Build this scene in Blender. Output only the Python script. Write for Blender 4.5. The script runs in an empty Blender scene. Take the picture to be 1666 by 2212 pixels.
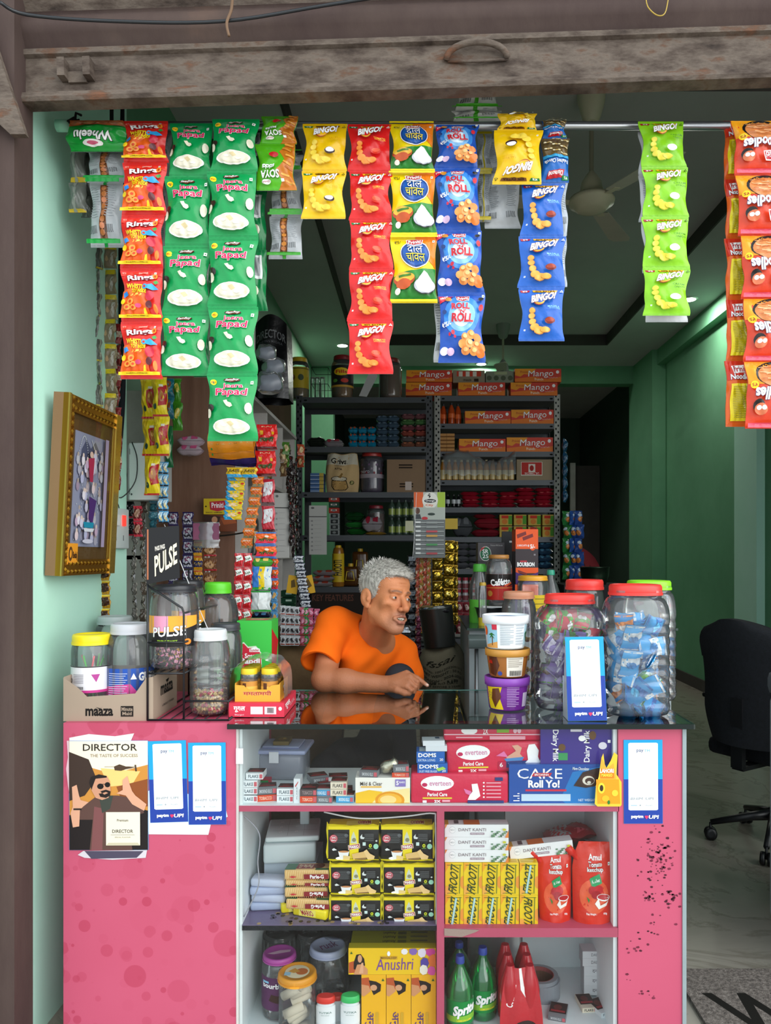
import bpy,math,random,re
import numpy as np
from mathutils import Vector,Matrix,Euler
from mathutils.geometry import tessellate_polygon
SC=bpy.context.scene
COL=SC.collection
PI=math.pi
FPX,VX,VY,CZ=1650.0,900.0,1200.0,1.42
cam=bpy.data.cameras.new('camera');camo=bpy.data.objects.new('camera',cam);COL.objects.link(camo)
cam.sensor_fit='VERTICAL';cam.sensor_height=36.0;cam.lens=FPX/2212*36
cam.shift_x=-(VX-833)/2212;cam.shift_y=(VY-1106)/2212
cam.clip_start=0.02;cam.clip_end=200
camo.location=(0,0,CZ);camo.rotation_euler=(PI/2,0,0)
SC.camera=camo
vs=SC.view_settings
vs.view_transform='Standard';vs.look='None';vs.gamma=1.0;vs.exposure=0.55;vs.use_curve_mapping=False
w=bpy.data.worlds.new('World');SC.world=w;w.use_nodes=True
bgn=w.node_tree.nodes['Background'];bgn.inputs[0].default_value=(0.86,0.95,1.0,1);bgn.inputs[1].default_value=1.15
sun=bpy.data.lights.new('hazy_sun','SUN');sun.energy=1.7;sun.angle=math.radians(70);sun.color=(1,.98,.95)
so=bpy.data.objects.new('hazy_sun',sun);COL.objects.link(so);so.rotation_euler=Vector((-.72,.62,-.42)).to_track_quat('-Z','Y').to_euler()
cy=SC.cycles
cy.use_denoising=True
try:cy.denoiser='OPENIMAGEDENOISE'
except Exception:pass
cy.max_bounces=8;cy.diffuse_bounces=4;cy.glossy_bounces=4;cy.transmission_bounces=6;cy.transparent_max_bounces=24
cy.caustics_reflective=False;cy.caustics_refractive=False;cy.sample_clamp_indirect=4.0
def P(px,py,d):return Vector(((px-VX)/FPX*d,d,CZ-(py-VY)/FPX*d))
def S(n,d):return n*d/FPX
def hx(s):
 s=s.lstrip('#');c=[int(s[i:i+2],16)/255 for i in (0,2,4)]
 return tuple(x/12.92 if x<=.04045 else ((x+.055)/1.055)**2.4 for x in c)
def area(name,loc,rot,size,power,col=(1,1,1)):
 l=bpy.data.lights.new(name,'AREA');l.shape='DISK';l.size=size;l.energy=power;l.color=col
 o=bpy.data.objects.new(name,l);COL.objects.link(o);o.location=loc;o.rotation_euler=rot;return o
MATS={}
def nodes(name):
 m=bpy.data.materials.new(name);m.use_nodes=True;MATS[name]=m
 nt=m.node_tree;return m,nt,nt.nodes,nt.links,nt.nodes['Principled BSDF']
def attr_mat(name,rough=.5,metal=0,bump=0,bscale=60,spec=.5,coat=0,sss=0,var=0,trans=0,aniso=None):
 m,nt,N,L,b=nodes(name)
 a=N.new('ShaderNodeAttribute');a.attribute_name='Col'
 b.inputs['Roughness'].default_value=rough;b.inputs['Metallic'].default_value=metal
 b.inputs['Specular IOR Level'].default_value=spec;b.inputs['Coat Weight'].default_value=coat
 tc=N.new('ShaderNodeTexCoord')
 src=a.outputs['Color']
 if var:
  n2=N.new('ShaderNodeTexNoise');n2.inputs['Scale'].default_value=9;n2.inputs['Detail'].default_value=6
  L.new(tc.outputs['Object'],n2.inputs['Vector'])
  mr=N.new('ShaderNodeMapRange');mr.inputs[3].default_value=1-var;mr.inputs[4].default_value=1+var*.4
  L.new(n2.outputs['Fac'],mr.inputs[0])
  mx=N.new('ShaderNodeVectorMath');mx.operation='SCALE';L.new(src,mx.inputs[0]);L.new(mr.outputs[0],mx.inputs['Scale'])
  src=mx.outputs[0]
 L.new(src,b.inputs['Base Color'])
 if sss:
  b.inputs['Subsurface Weight'].default_value=sss;b.inputs['Subsurface Radius'].default_value=(.012,.005,.003)
  b.inputs['Subsurface Scale'].default_value=1
 if bump:
  n=N.new('ShaderNodeTexNoise');n.inputs['Scale'].default_value=bscale;n.inputs['Detail'].default_value=4
  mp=N.new('ShaderNodeMapping');L.new(tc.outputs['Object'],mp.inputs[0]);L.new(mp.outputs[0],n.inputs['Vector'])
  if aniso:mp.inputs['Scale'].default_value=aniso
  bp=N.new('ShaderNodeBump');bp.inputs['Strength'].default_value=bump;bp.inputs['Distance'].default_value=.004
  L.new(n.outputs['Fac'],bp.inputs['Height']);L.new(bp.outputs[0],b.inputs['Normal'])
 return m
attr_mat('matte',.85,spec=.2,bump=.15,bscale=150)
attr_mat('paper',.5,spec=.35)
attr_mat('card',.75,spec=.2,var=.12)
attr_mat('film',.27,bump=.45,bscale=38,spec=.45)
attr_mat('gloss',.15,bump=.1,bscale=25)
attr_mat('plastic',.38)
attr_mat('metal',.32,metal=.9)
attr_mat('paintmetal',.45,bump=.15,bscale=80,var=.15)
attr_mat('foil',.2,metal=.85,bump=.9,bscale=55)
attr_mat('cloth',.9,spec=.15,bump=.22,bscale=420)
attr_mat('skin',.5,spec=.35,bump=.3,bscale=170,sss=.12,var=.06)
attr_mat('hair',.6,spec=.3)
attr_mat('sack',.9,spec=.1,bump=.5,bscale=260,var=.2)
def see_through(name,tint=(1,1,1),rough=.08,ior=1.45,boost=1.0,base=.04,milk=0.0,milkcol=(.9,.95,1)):
 m,nt,N,L,b=nodes(name);N.remove(b);out=N['Material Output']
 t=N.new('ShaderNodeBsdfTransparent');t.inputs[0].default_value=(*tint,1)
 g=N.new('ShaderNodeBsdfGlossy');g.inputs['Roughness'].default_value=rough;g.inputs[0].default_value=(1,1,1,1)
 f=N.new('ShaderNodeFresnel');f.inputs[0].default_value=ior
 mm=N.new('ShaderNodeMath');mm.operation='MULTIPLY_ADD';mm.inputs[1].default_value=boost;mm.inputs[2].default_value=base
 mm.use_clamp=True;L.new(f.outputs[0],mm.inputs[0])
 mx=N.new('ShaderNodeMixShader');L.new(mm.outputs[0],mx.inputs[0])
 src=t.outputs[0]
 if milk:
  d=N.new('ShaderNodeBsdfDiffuse');d.inputs[0].default_value=(*milkcol,1)
  m2=N.new('ShaderNodeMixShader');m2.inputs[0].default_value=milk;L.new(t.outputs[0],m2.inputs[1]);L.new(d.outputs[0],m2.inputs[2]);src=m2.outputs[0]
 L.new(src,mx.inputs[1]);L.new(g.outputs[0],mx.inputs[2]);L.new(mx.outputs[0],out.inputs['Surface'])
 return m
see_through('clear',(.96,.97,.97),.1,1.45,1.0,.02,.055)
see_through('clearbag',(.85,.88,.88),.2,1.5,1.2,.1,.15)
see_through('frost',(.8,.85,.9),.25,1.45,.8,.02,.35,(.75,.8,.95))
see_through('glasstop',(.72,.82,.79),.012,1.52,1.5,.10)
see_through('pane',(.985,1,.995),.01,1.5,.5,.008)
see_through('glassedge',(.03,.09,.08),.1,1.5,1.0,.06,.5,(.01,.03,.03))
see_through('greenbottle',(.08,.72,.25),.08,1.5,1.0,.05,.3,(.0,.35,.09))
see_through('greentint',(.7,.9,.75),.1,1.45,1,.04,.05)
m,nt,N,L,b=nodes('lamp');b.inputs['Emission Color'].default_value=(1,.98,.92,1);b.inputs['Emission Strength'].default_value=14
m,nt,N,L,b=nodes('redlamp');b.inputs['Base Color'].default_value=(.8,.02,.02,1);b.inputs['Emission Color'].default_value=(1,.05,.03,1);b.inputs['Emission Strength'].default_value=.8
def noise_mat(name,stops,scale=4,detail=8,rough=.7,metal=0,bump=.2,coords='Object',stretch=(1,1,1),bscale=None,spec=.4,dist=0.005,distort=0):
 m,nt,N,L,b=nodes(name)
 tc=N.new('ShaderNodeTexCoord');mp=N.new('ShaderNodeMapping');mp.inputs['Scale'].default_value=stretch
 L.new(tc.outputs[coords],mp.inputs[0])
 n=N.new('ShaderNodeTexNoise');n.inputs['Scale'].default_value=scale;n.inputs['Detail'].default_value=detail
 n.inputs['Roughness'].default_value=.65;n.inputs['Distortion'].default_value=distort
 L.new(mp.outputs[0],n.inputs['Vector'])
 r=N.new('ShaderNodeValToRGB');L.new(n.outputs['Fac'],r.inputs[0])
 els=r.color_ramp.elements
 while len(els)<len(stops):els.new(.5)
 for e,(p,c)in zip(els,stops):e.position=p;e.color=(*hx(c),1)
 L.new(r.outputs[0],b.inputs['Base Color'])
 b.inputs['Roughness'].default_value=rough;b.inputs['Metallic'].default_value=metal;b.inputs['Specular IOR Level'].default_value=spec
 if bump:
  n2=N.new('ShaderNodeTexNoise');n2.inputs['Scale'].default_value=bscale or scale*4;n2.inputs['Detail'].default_value=8
  L.new(mp.outputs[0],n2.inputs['Vector'])
  bp=N.new('ShaderNodeBump');bp.inputs['Strength'].default_value=bump;bp.inputs['Distance'].default_value=dist
  L.new(n2.outputs['Fac'],bp.inputs['Height']);L.new(bp.outputs[0],b.inputs['Normal'])
 return m,nt,N,L,b
noise_mat('rust',[(.3,'#2c2420'),(.42,'#4e433c'),(.55,'#6a5f56'),(.62,'#5e4a3e'),(.72,'#7a4f38')],7,rough=.8,bump=.5,stretch=(1,1,2.5),bscale=60,spec=.2)
noise_mat('steelbrown',[(.35,'#443634'),(.6,'#534540'),(.8,'#665248')],3,rough=.75,bump=.3,stretch=(1,1,.3),bscale=40,spec=.2)
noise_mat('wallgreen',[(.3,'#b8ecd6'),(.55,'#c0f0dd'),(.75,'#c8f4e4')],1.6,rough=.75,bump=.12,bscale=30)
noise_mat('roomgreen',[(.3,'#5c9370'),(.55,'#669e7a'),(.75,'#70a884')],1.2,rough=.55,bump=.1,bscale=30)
noise_mat('shadedgreen',[(.3,'#2c4034'),(.7,'#34493c')],1.2,rough=.7)  # room green darkened: shade of the unlit passage is put into the paint
noise_mat('ceilpaint',[(.3,'#b3b3b3'),(.6,'#bfbfbf'),(.8,'#c8c8c8')],.7,rough=.8,bump=.05,bscale=30)
noise_mat('beam',[(.3,'#3d3836'),(.7,'#4a4542')],2,rough=.7,bump=.1)
noise_mat('plaster',[(.35,'#23201f'),(.5,'#8f9a92'),(.62,'#cfe8da'),(.7,'#5a5550')],30,rough=.9,bump=.8,bscale=80)
noise_mat('marble',[(.3,'#857f75'),(.47,'#8f897e'),(.5,'#7c756a'),(.53,'#928c81'),(.75,'#8b857a')],1.5,rough=.22,bump=.02,distort=1.2)
noise_mat('plywood',[(.3,'#6a4838'),(.5,'#7e5a48'),(.7,'#8c6a58')],2,rough=.7,bump=.15,stretch=(6,6,.7),bscale=12)
noise_mat('ground',[(.3,'#a39c93'),(.55,'#b8b1a7'),(.75,'#c8c1b7')],3,rough=.95,bump=.6,bscale=40,dist=.02)
noise_mat('mat',[(.3,'#3a3532'),(.5,'#6b625c'),(.7,'#8e857e')],90,rough=1,bump=.9,bscale=220)
noise_mat('white',[(.3,'#e2eef0'),(.6,'#ecf6f8'),(.8,'#f2fafc')],3,rough=.55,bump=.05)
noise_mat('dirtywhite',[(.35,'#b7b3ae'),(.6,'#cfccc8'),(.8,'#d9d7d4')],3,rough=.6,bump=.05)
noise_mat('fabric_black',[(.3,'#15171b'),(.7,'#1f2228')],60,rough=.9,bump=.4,bscale=300)
noise_mat('khaki',[(.3,'#5e4a33'),(.6,'#735c40'),(.8,'#836b4c')],5,rough=.95,bump=.3,bscale=60)
def laminate(name,spots):
 m,nt,N,L,b=nodes(name)
 tc=N.new('ShaderNodeTexCoord')
 base,dark=(*hx('#c04a68'),1),(*hx('#ae3350'),1)
 nz=N.new('ShaderNodeTexNoise');nz.inputs['Scale'].default_value=3;L.new(tc.outputs['Object'],nz.inputs['Vector'])
 r=N.new('ShaderNodeMix');r.data_type='RGBA';r.inputs[6].default_value=(*hx('#bc4a66'),1);r.inputs[7].default_value=(*hx('#c65674'),1)
 L.new(nz.outputs['Fac'],r.inputs[0]);cur=r.outputs[2]
 if spots:
  for sc,k in ((8,.42),(16,.32)):
   v=N.new('ShaderNodeTexVoronoi');v.voronoi_dimensions='2D';v.inputs['Scale'].default_value=sc;v.inputs['Randomness'].default_value=.85
   sw=N.new('ShaderNodeSeparateXYZ');L.new(tc.outputs['Object'],sw.inputs[0]);cb=N.new('ShaderNodeCombineXYZ')
   L.new(sw.outputs[0],cb.inputs[0]);L.new(sw.outputs[2],cb.inputs[1]);L.new(cb.outputs[0],v.inputs['Vector'])
   sp=N.new('ShaderNodeSeparateColor');L.new(v.outputs['Color'],sp.inputs[0])
   mu=N.new('ShaderNodeMath');mu.operation='MULTIPLY';mu.inputs[1].default_value=k;L.new(sp.outputs[0],mu.inputs[0])
   su=N.new('ShaderNodeMath');su.operation='SUBTRACT';L.new(mu.outputs[0],su.inputs[0]);L.new(v.outputs['Distance'],su.inputs[1])
   mr=N.new('ShaderNodeMapRange');mr.inputs[1].default_value=0;mr.inputs[2].default_value=.02;L.new(su.outputs[0],mr.inputs[0])
   m2=N.new('ShaderNodeMath');m2.operation='MULTIPLY';L.new(mr.outputs[0],m2.inputs[0]);mp_=N.new('ShaderNodeMath');mp_.operation='MULTIPLY';mp_.inputs[1].default_value=.75;L.new(sp.outputs[1],mp_.inputs[0]);L.new(mp_.outputs[0],m2.inputs[1])
   mx=N.new('ShaderNodeMix');mx.data_type='RGBA';mx.inputs[7].default_value=dark
   L.new(cur,mx.inputs[6]);L.new(m2.outputs[0],mx.inputs[0]);cur=mx.outputs[2]
 L.new(cur,b.inputs['Base Color']);b.inputs['Roughness'].default_value=.5
laminate('laminate',True);laminate('laminate_plain',False)
TXT={}
def glyphs(s,off=0.0):
 k=(s,off)
 if k in TXT:return TXT[k]
 cu=bpy.data.curves.new('lettering','FONT');cu.body=s;cu.resolution_u=2;cu.offset=off;cu.fill_mode='BOTH';cu.dimensions='2D'
 o=bpy.data.objects.new('lettering',cu);COL.objects.link(o)
 bpy.context.view_layer.update()
 me=o.evaluated_get(bpy.context.evaluated_depsgraph_get()).to_mesh()
 me.calc_loop_triangles()
 v=np.array([p.co[:2]for p in me.vertices])if len(me.vertices)else np.zeros((0,2))
 t=np.array([lt.vertices[:]for lt in me.loop_triangles],dtype=int)if len(me.loop_triangles)else np.zeros((0,3),int)
 bpy.data.objects.remove(o);bpy.data.curves.remove(cu)
 TXT[k]=(v,t);return TXT[k]
def subdiv(v,t,ml):
 if not len(t)or ml<=0:return v,t
 v=[tuple(x)for x in v];out=[];st=[tuple(x)for x in t];cache={}
 while st:
  a,b,c=st.pop();A,B,C=v[a],v[b],v[c]
  d=[math.dist(A,B),math.dist(B,C),math.dist(C,A)];i=d.index(max(d))
  if d[i]<=ml:out.append((a,b,c));continue
  a,b,c=((a,b,c),(b,c,a),(c,a,b))[i]
  k=(min(a,b),max(a,b))
  if k not in cache:cache[k]=len(v);v.append(((v[a][0]+v[b][0])/2,(v[a][1]+v[b][1])/2))
  q=cache[k];st.append((a,q,c));st.append((q,b,c))
 return np.array(v),np.array(out,dtype=int)
class MB:
 def __init__(s,mat='plastic',col='#ffffff'):
  s.V=[];s.n=0;s.F=[];s.C=[];s.M=[];s.mats=[];s.S=[];s.mat=mat;s.col=col
 def mi(s,m):
  if m not in s.mats:s.mats.append(m)
  return s.mats.index(m)
 def add(s,v,f,col=None,mat=None,smooth=False):
  v=np.asarray(v,dtype=float).reshape(-1,3);col=col or s.col;c=hx(col)if isinstance(col,str)else col
  n=s.n;s.V.append(v);s.n+=len(v);k=s.mi(mat or s.mat)
  for q in f:s.F.append([i+n for i in q])
  s.C+=[c]*len(f);s.M+=[k]*len(f);s.S+=[smooth]*len(f);return s
 def box(s,x0,x1,y0,y1,z0,z1,col=None,mat=None,T=None):
  v=np.array([(x,y,z)for x in (x0,x1)for y in (y0,y1)for z in (z0,z1)],float)
  if T is not None:v=np.array([(T@Vector(p))[:]for p in v])
  return s.add(v,[(0,1,3,2),(4,6,7,5),(0,4,5,1),(2,3,7,6),(0,2,6,4),(1,5,7,3)],col,mat)
 def rbox(s,x0,x1,y0,y1,z0,z1,r=.004,col=None,mat=None,T=None):
  P_=[];cs=((1,1),(-1,1),(-1,-1),(1,-1));cx,cy,a,b=(x0+x1)/2,(y0+y1)/2,(x1-x0)/2,(y1-y0)/2
  def ring(ins,z):
   o=[]
   for i,(sx,sy)in enumerate(cs):
    for k in range(3):
     t=(i+k/2)*PI/2;rr=r
     o.append((cx+sx*(a-r)+(rr-ins)*math.cos(t),cy+sy*(b-r)+(rr-ins)*math.sin(t),z))
   return o
  rr=[ring(r*.7,z0),ring(r*.2,z0+r*.3),ring(0,z0+r),ring(0,z1-r),ring(r*.2,z1-r*.3),ring(r*.7,z1)]
  v=[p for q in rr for p in q];n=12
  f=[(j*n+i,j*n+(i+1)%n,(j+1)*n+(i+1)%n,(j+1)*n+i)for j in range(5)for i in range(n)]
  f.append(tuple(range(n))[::-1]);f.append(tuple(range(5*n,6*n)))
  if T is not None:v=[(T@Vector(p))[:]for p in v]
  return s.add(v,f,col,mat,True)
 def lathe(s,prof,seg=24,col=None,mat=None,sq=0.0,asp=1.0,smooth=True,T=None,cols=None,caps=True,wob=0,nw=0):
  v=[];f=[]
  for r,z in prof:
   for i in range(seg):
    t=2*PI*i/seg;c,d=math.cos(t),math.sin(t)
    k=1.0
    if sq:e=2+sq*6;k=(abs(c)**e+abs(d)**e)**(-1/e)
    if wob:k*=1+wob*math.cos(nw*t)
    v.append((r*k*c,r*k*d*asp,z))
  n=len(prof)
  for j in range(n-1):
   for i in range(seg):
    q=(j*seg+i,j*seg+(i+1)%seg,(j+1)*seg+(i+1)%seg,(j+1)*seg+i);f.append(q)
  if T is not None:v=[(T@Vector(p))[:]for p in v]
  s.add(v,f,col,mat,smooth)
  if caps:
   if prof[0][0]>1e-5:s.add(v[:seg],[tuple(range(seg))[::-1]],col,mat)
   if prof[-1][0]>1e-5:s.add(v[-seg:],[tuple(range(seg))],col,mat)
  return s
 def tube(s,pts,r,col=None,mat=None,seg=8,smooth=True):
  pts=[Vector(p)for p in pts];n=len(pts);rs=r if isinstance(r,(list,tuple))else [r]*n
  v=[];up=None
  for i,p in enumerate(pts):
   t=(pts[min(i+1,n-1)]-pts[max(i-1,0)]).normalized()
   if up is None:up=Vector((0,0,1))if abs(t.z)<.9 else Vector((1,0,0))
   a=t.cross(up).normalized();b=a.cross(t).normalized();up=b
   for k in range(seg):
    g=2*PI*k/seg;v.append((p+(a*math.cos(g)+b*math.sin(g))*rs[i])[:])
  f=[(j*seg+i,j*seg+(i+1)%seg,(j+1)*seg+(i+1)%seg,(j+1)*seg+i)for j in range(n-1)for i in range(seg)]
  f+=[tuple(range(seg))[::-1],tuple(range((n-1)*seg,n*seg))]
  return s.add(v,f,col,mat,smooth)
 def grid(s,F,nu,nv,col=None,mat=None,smooth=True,flip=False,h=0):
  uu,vv=np.meshgrid(np.linspace(0,1,nu+1),np.linspace(0,1,nv+1))
  v=F(uu.ravel(),vv.ravel(),h);w_=nu+1
  f=[(j*w_+i,(j+1)*w_+i,(j+1)*w_+i+1,j*w_+i+1)for j in range(nv)for i in range(nu)]
  if flip:f=[q[::-1]for q in f]
  return s.add(v,f,col,mat,smooth)
 def prism(s,poly,y0,y1,col=None,mat=None,T=None):
  n=len(poly);v=[(x,y0,z)for x,z in poly]+[(x,y1,z)for x,z in poly]
  tr=[tuple(t)for t in tessellate_polygon([[Vector((x,z,0))for x,z in poly]])]
  f=tr+[tuple(i+n for i in t[::-1])for t in tr]+[(i,i+n,(i+1)%n+n,(i+1)%n)for i in range(n)]
  if T is not None:v=[(T@Vector(p))[:]for p in v]
  return s.add(v,f,col,mat)
 def art(s,ops,F,mat=None,eps=.00022,ml=0,h0=.0004,smooth=False,clip=True):
  i=0;F_=F;F=(lambda u,v,h:F_(np.clip(u,.004,.996),np.clip(v,.002,.998),h))if clip else F_
  for o in ops:
   k=o[0]
   if k=='r':
    _,x0,y0,x1,y1,c=o[:6];v=np.array([(x0,y0),(x0,y1),(x1,y1),(x1,y0)]);t=np.array([(0,1,2),(0,2,3)])
   elif k=='e':
    _,cx,cy_,rx,ry,c=o[:6];n=o[6]if len(o)>6 else 14
    v=np.array([(cx,cy_)]+[(cx+rx*math.cos(2*PI*j/n),cy_-ry*math.sin(2*PI*j/n))for j in range(n)])
    t=np.array([(0,j+1,(j+1)%n+1)for j in range(n)])
   elif k=='p':
    _,pts,c=o[:3];v=np.array(pts,float);t=np.array([tuple(q)for q in tessellate_polygon([[Vector((x,y,0))for x,y in pts]])])
    if not len(t):continue
   elif k=='t':
    _,st,cx,cy_,w_,h_,c=o[:7];rot=o[7]if len(o)>7 else 0;oc=o[8]if len(o)>8 else None
    ow=o[9]if len(o)>9 else .05;bo=o[10]if len(o)>10 else .012;sh=o[11]if len(o)>11 else 0
    v0,_t=glyphs(st)
    if not len(v0):continue
    lo,hi=v0.min(0),v0.max(0);sz=np.maximum(hi-lo,1e-6)
    asp=o[12]if len(o)>12 else 1.0
    def put(off,cc,lvl):
     vv,tt=glyphs(st,off)
     if not len(tt):return
     q=(vv-lo)/sz-.5;X=(q[:,0]+q[:,1]*sh)*w_;Y=q[:,1]*h_
     a=math.radians(rot);ca,sa=math.cos(a),math.sin(a)
     X2=X*ca-Y*sa/asp;Y2=X*sa*asp+Y*ca
     vv=np.stack([cx+X2,cy_-Y2],1)
     if ml:vv,tt=subdiv(vv,tt,ml)
     s.add(F(vv[:,0],vv[:,1],h0+lvl*eps),tt.tolist(),cc,mat,smooth)
    if oc:put(ow,oc,i);i+=1
    put(bo,c,i);i+=1
    continue
   if ml:v,t=subdiv(v,t,ml)
   s.add(F(v[:,0],v[:,1],h0+i*eps),t.tolist(),c,mat,smooth);i+=1
  return s
 def build(s,name,parent=None,loc=None,rot=None):
  me=bpy.data.meshes.new(name)
  v=np.concatenate(s.V)if s.V else np.zeros((0,3))
  me.from_pydata(v.tolist(),[],s.F)
  for m in s.mats:me.materials.append(MATS[m])
  nf=len(me.polygons)
  me.polygons.foreach_set('material_index',s.M);me.polygons.foreach_set('use_smooth',s.S)
  lt=np.zeros(nf,dtype=np.int32);me.polygons.foreach_get('loop_total',lt)
  c=np.concatenate([np.array(s.C,dtype=np.float32).reshape(-1,3),np.ones((nf,1),np.float32)],1)
  at=me.color_attributes.new('Col','FLOAT_COLOR','CORNER');at.data.foreach_set('color',np.repeat(c,lt,axis=0).ravel())
  me.update()
  o=bpy.data.objects.new(name,me);COL.objects.link(o)
  if parent is not None:o.parent=parent
  if loc is not None:o.location=loc
  if rot is not None:o.rotation_euler=rot
  return o
ORD='zeroth first second third fourth fifth sixth seventh eighth ninth tenth eleventh twelfth'.split()+['%dth'%i for i in range(13,99)]
def words(s):
 for k in ('layer','row','column','pile number'):s=re.sub(k+r' (\d+)',lambda m:ORD[int(m.group(1))]+' '+k.split()[0],s)
 return re.sub(r'number (\d+)',lambda m:ORD[int(m.group(1))],s)
def tag(o,label,cat,group=None,kind=None):
 o['label']=words(label);o['category']=cat
 if group:o['group']=group
 if kind:o['kind']=kind
 return o
def thing(name,label,cat,loc=(0,0,0),rot=(0,0,0),group=None):
 o=bpy.data.objects.new(name,None);COL.objects.link(o);o.location=loc;o.rotation_euler=rot;o.empty_display_size=.05
 return tag(o,label,cat,group)
def struct(mb,name,**k):
 o=mb.build(name,**k);o['kind']='structure';return o
def dup(r,loc=None,rot=None,label=None,group=None):
 c=r.copy();COL.objects.link(c)
 if loc is not None:c.location=loc
 if rot is not None:c.rotation_euler=rot
 if label:c['label']=label
 if group:c['group']=group
 def kids(a,b):
  for ch in list(a.children):
   d=ch.copy();COL.objects.link(d);d.parent=b;kids(ch,d)
 kids(r,c);return c
def face(o,du,dv,n):
 o,du,dv,n=(np.array(x,float)for x in (o,du,dv,n))
 return lambda u,v,h:o+np.outer(u,du)+np.outer(v,dv)+n*h
def box_faces(w,d,h):
 return {'f':face((-w/2,0,h),(w,0,0),(0,0,-h),(0,-1,0)),
   't':face((-w/2,d,h),(w,0,0),(0,-d,0),(0,0,1)),
   'r':face((w/2,0,h),(0,d,0),(0,0,-h),(1,0,0)),
   'l':face((-w/2,d,h),(0,-d,0),(0,0,-h),(-1,0,0))}
def cyl(r,z0,z1,a0=-180,a1=0,asp=1.0,sq=0.0):
 def F(u,v,h):
  t=np.radians(a0+(a1-a0)*np.asarray(u));c,d=np.cos(t),np.sin(t);k=1.0
  if sq:e=2+sq*6;k=(np.abs(c)**e+np.abs(d)**e)**(-1/e)
  R=(r+h)*k;return np.stack([R*c,R*d*asp,z1+(z0-z1)*np.asarray(v)],1)
 return F
def carton(w,d,h,col,arts=None,mat='paper',r=None,T=None):
 mb=MB(mat,col)
 if r:mb.rbox(-w/2,w/2,0,d,0,h,r)
 else:mb.box(-w/2,w/2,0,d,0,h)
 fs=box_faces(w,d,h)
 for k,a in (arts or {}).items():mb.art(a,fs[k])
 return mb
def boxpx(rect,d,dep):
 x0,y0,x1,y1=rect;return S(x1-x0,d),dep,S(y1-y0,d),P((x0+x1)/2,y1,d)
def put_box(name,label,cat,rect,d,dep,col,arts=None,mat='paper',rz=0,group=None,ry=0,r=None):
 w_,dp,h_,loc=boxpx(rect,d,dep)
 o=carton(w_,dp,h_,col,arts,mat,r).build(name,None,loc,(0,ry,rz));return tag(o,label,cat,group)
random.seed(4)
# ================================================================ setting
CEIL,TRAY=3.9,4.02
def sbox(name,x0,x1,y0,y1,z0,z1,mat):
 cx,cy_=(x0+x1)/2,(y0+y1)/2
 mb=MB(mat);mb.box(x0-cx,x1-cx,y0-cy_,y1-cy_,0,z1-z0);return struct(mb,name,loc=(cx,cy_,z0))
sbox('floor',-1.6,3.4,2.08,14,-.12,0,'marble')
sbox('ground',-9,9,-9,2.08,-.3,-.12,'ground')
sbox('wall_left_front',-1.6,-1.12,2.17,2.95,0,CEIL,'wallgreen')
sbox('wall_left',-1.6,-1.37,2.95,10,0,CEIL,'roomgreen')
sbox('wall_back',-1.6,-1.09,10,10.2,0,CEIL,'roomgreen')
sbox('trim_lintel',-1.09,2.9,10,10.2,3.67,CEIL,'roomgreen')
sbox('wall_passage_back',-1.6,3.4,13.8,14,0,CEIL,'shadedgreen')
sbox('wall_passage_side',2.95,3.4,10.2,13.8,0,CEIL,'shadedgreen')
sbox('wall_passage_left',-1.6,-1.3,10.2,13.8,0,CEIL,'shadedgreen')
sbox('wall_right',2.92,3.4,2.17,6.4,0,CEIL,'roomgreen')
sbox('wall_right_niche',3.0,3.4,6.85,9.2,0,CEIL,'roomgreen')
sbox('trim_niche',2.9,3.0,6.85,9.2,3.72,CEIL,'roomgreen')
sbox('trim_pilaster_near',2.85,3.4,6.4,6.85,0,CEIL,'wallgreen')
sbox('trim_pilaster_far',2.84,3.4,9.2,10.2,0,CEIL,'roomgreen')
sbox('baseboard_right',2.98,3.0,6.85,9.2,0,.12,'beam')
sbox('baseboard_right_front',2.9,2.92,2.17,6.4,0,.12,'beam')
mb=MB('dirtywhite');mb.box(-.04,.04,0,.06,0,2.9);struct(mb,'trim_passage_doorframe',loc=(2.5,12.2,0))
mb=MB('beam');mb.box(0,.44,0,.05,0,2.86);struct(mb,'door_passage',loc=(2.5,12.25,0))
mb=MB('ceilpaint');mb.box(-1.6,3.4,2.1,14,TRAY,TRAY+.1);struct(mb,'ceiling')
mb=MB('ceilpaint')
for x0,x1,y0,y1 in ((-1.6,-.75,2.17,14),(2.25,3.4,2.17,14),(-.75,2.25,9.0,14)):mb.box(x0,x1,y0,y1,CEIL,TRAY)
struct(mb,'ceiling_border')
mb=MB('beam');h=TRAY-CEIL
mb.box(-.75,-.735,2.2,9,CEIL-.004,TRAY);mb.box(2.235,2.25,2.2,9,CEIL-.004,TRAY);mb.box(-.735,2.235,8.985,9,CEIL-.004,TRAY)
struct(mb,'trim_ceiling_tray')
sbox('wall_facade_left',-4,-1.3,2.1,2.5,-.12,5,'steelbrown')
sbox('wall_facade_right',3.2,6,2.1,2.5,-.12,5,'dirtywhite')
sbox('wall_facade_top',-1.6,3.4,2.2,2.6,3.0,5,'beam')
sbox('trim_plaster_edge',-1.3,-1.112,2.162,2.17,0,2.68,'plaster')
t=thing('shutter_guide_rail','dark brown steel shutter guide rail upright at left edge of shop front','guide rail',(-1.19,2.06,-.12))
mb=MB('steelbrown');mb.box(-.25,.105,0,.03,0,3.1);mb.box(.075,.105,.03,.1,0,3.1);mb.box(.02,.05,-.02,0,0,2.85);mb.build('rail',t)
mb=MB('rust');mb.prism([(-.02,2.78),(.11,2.66),(.15,2.66),(.02,3.05),(-.04,3.05)],-.03,-.01);mb.build('bracket',t)
t=thing('rolling_shutter','rusty brown rolling shutter curtain pulled part way over shop front','shutter',(-1.1,2.12,P(0,229,2.12).z),(0,-.0325,0))
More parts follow.
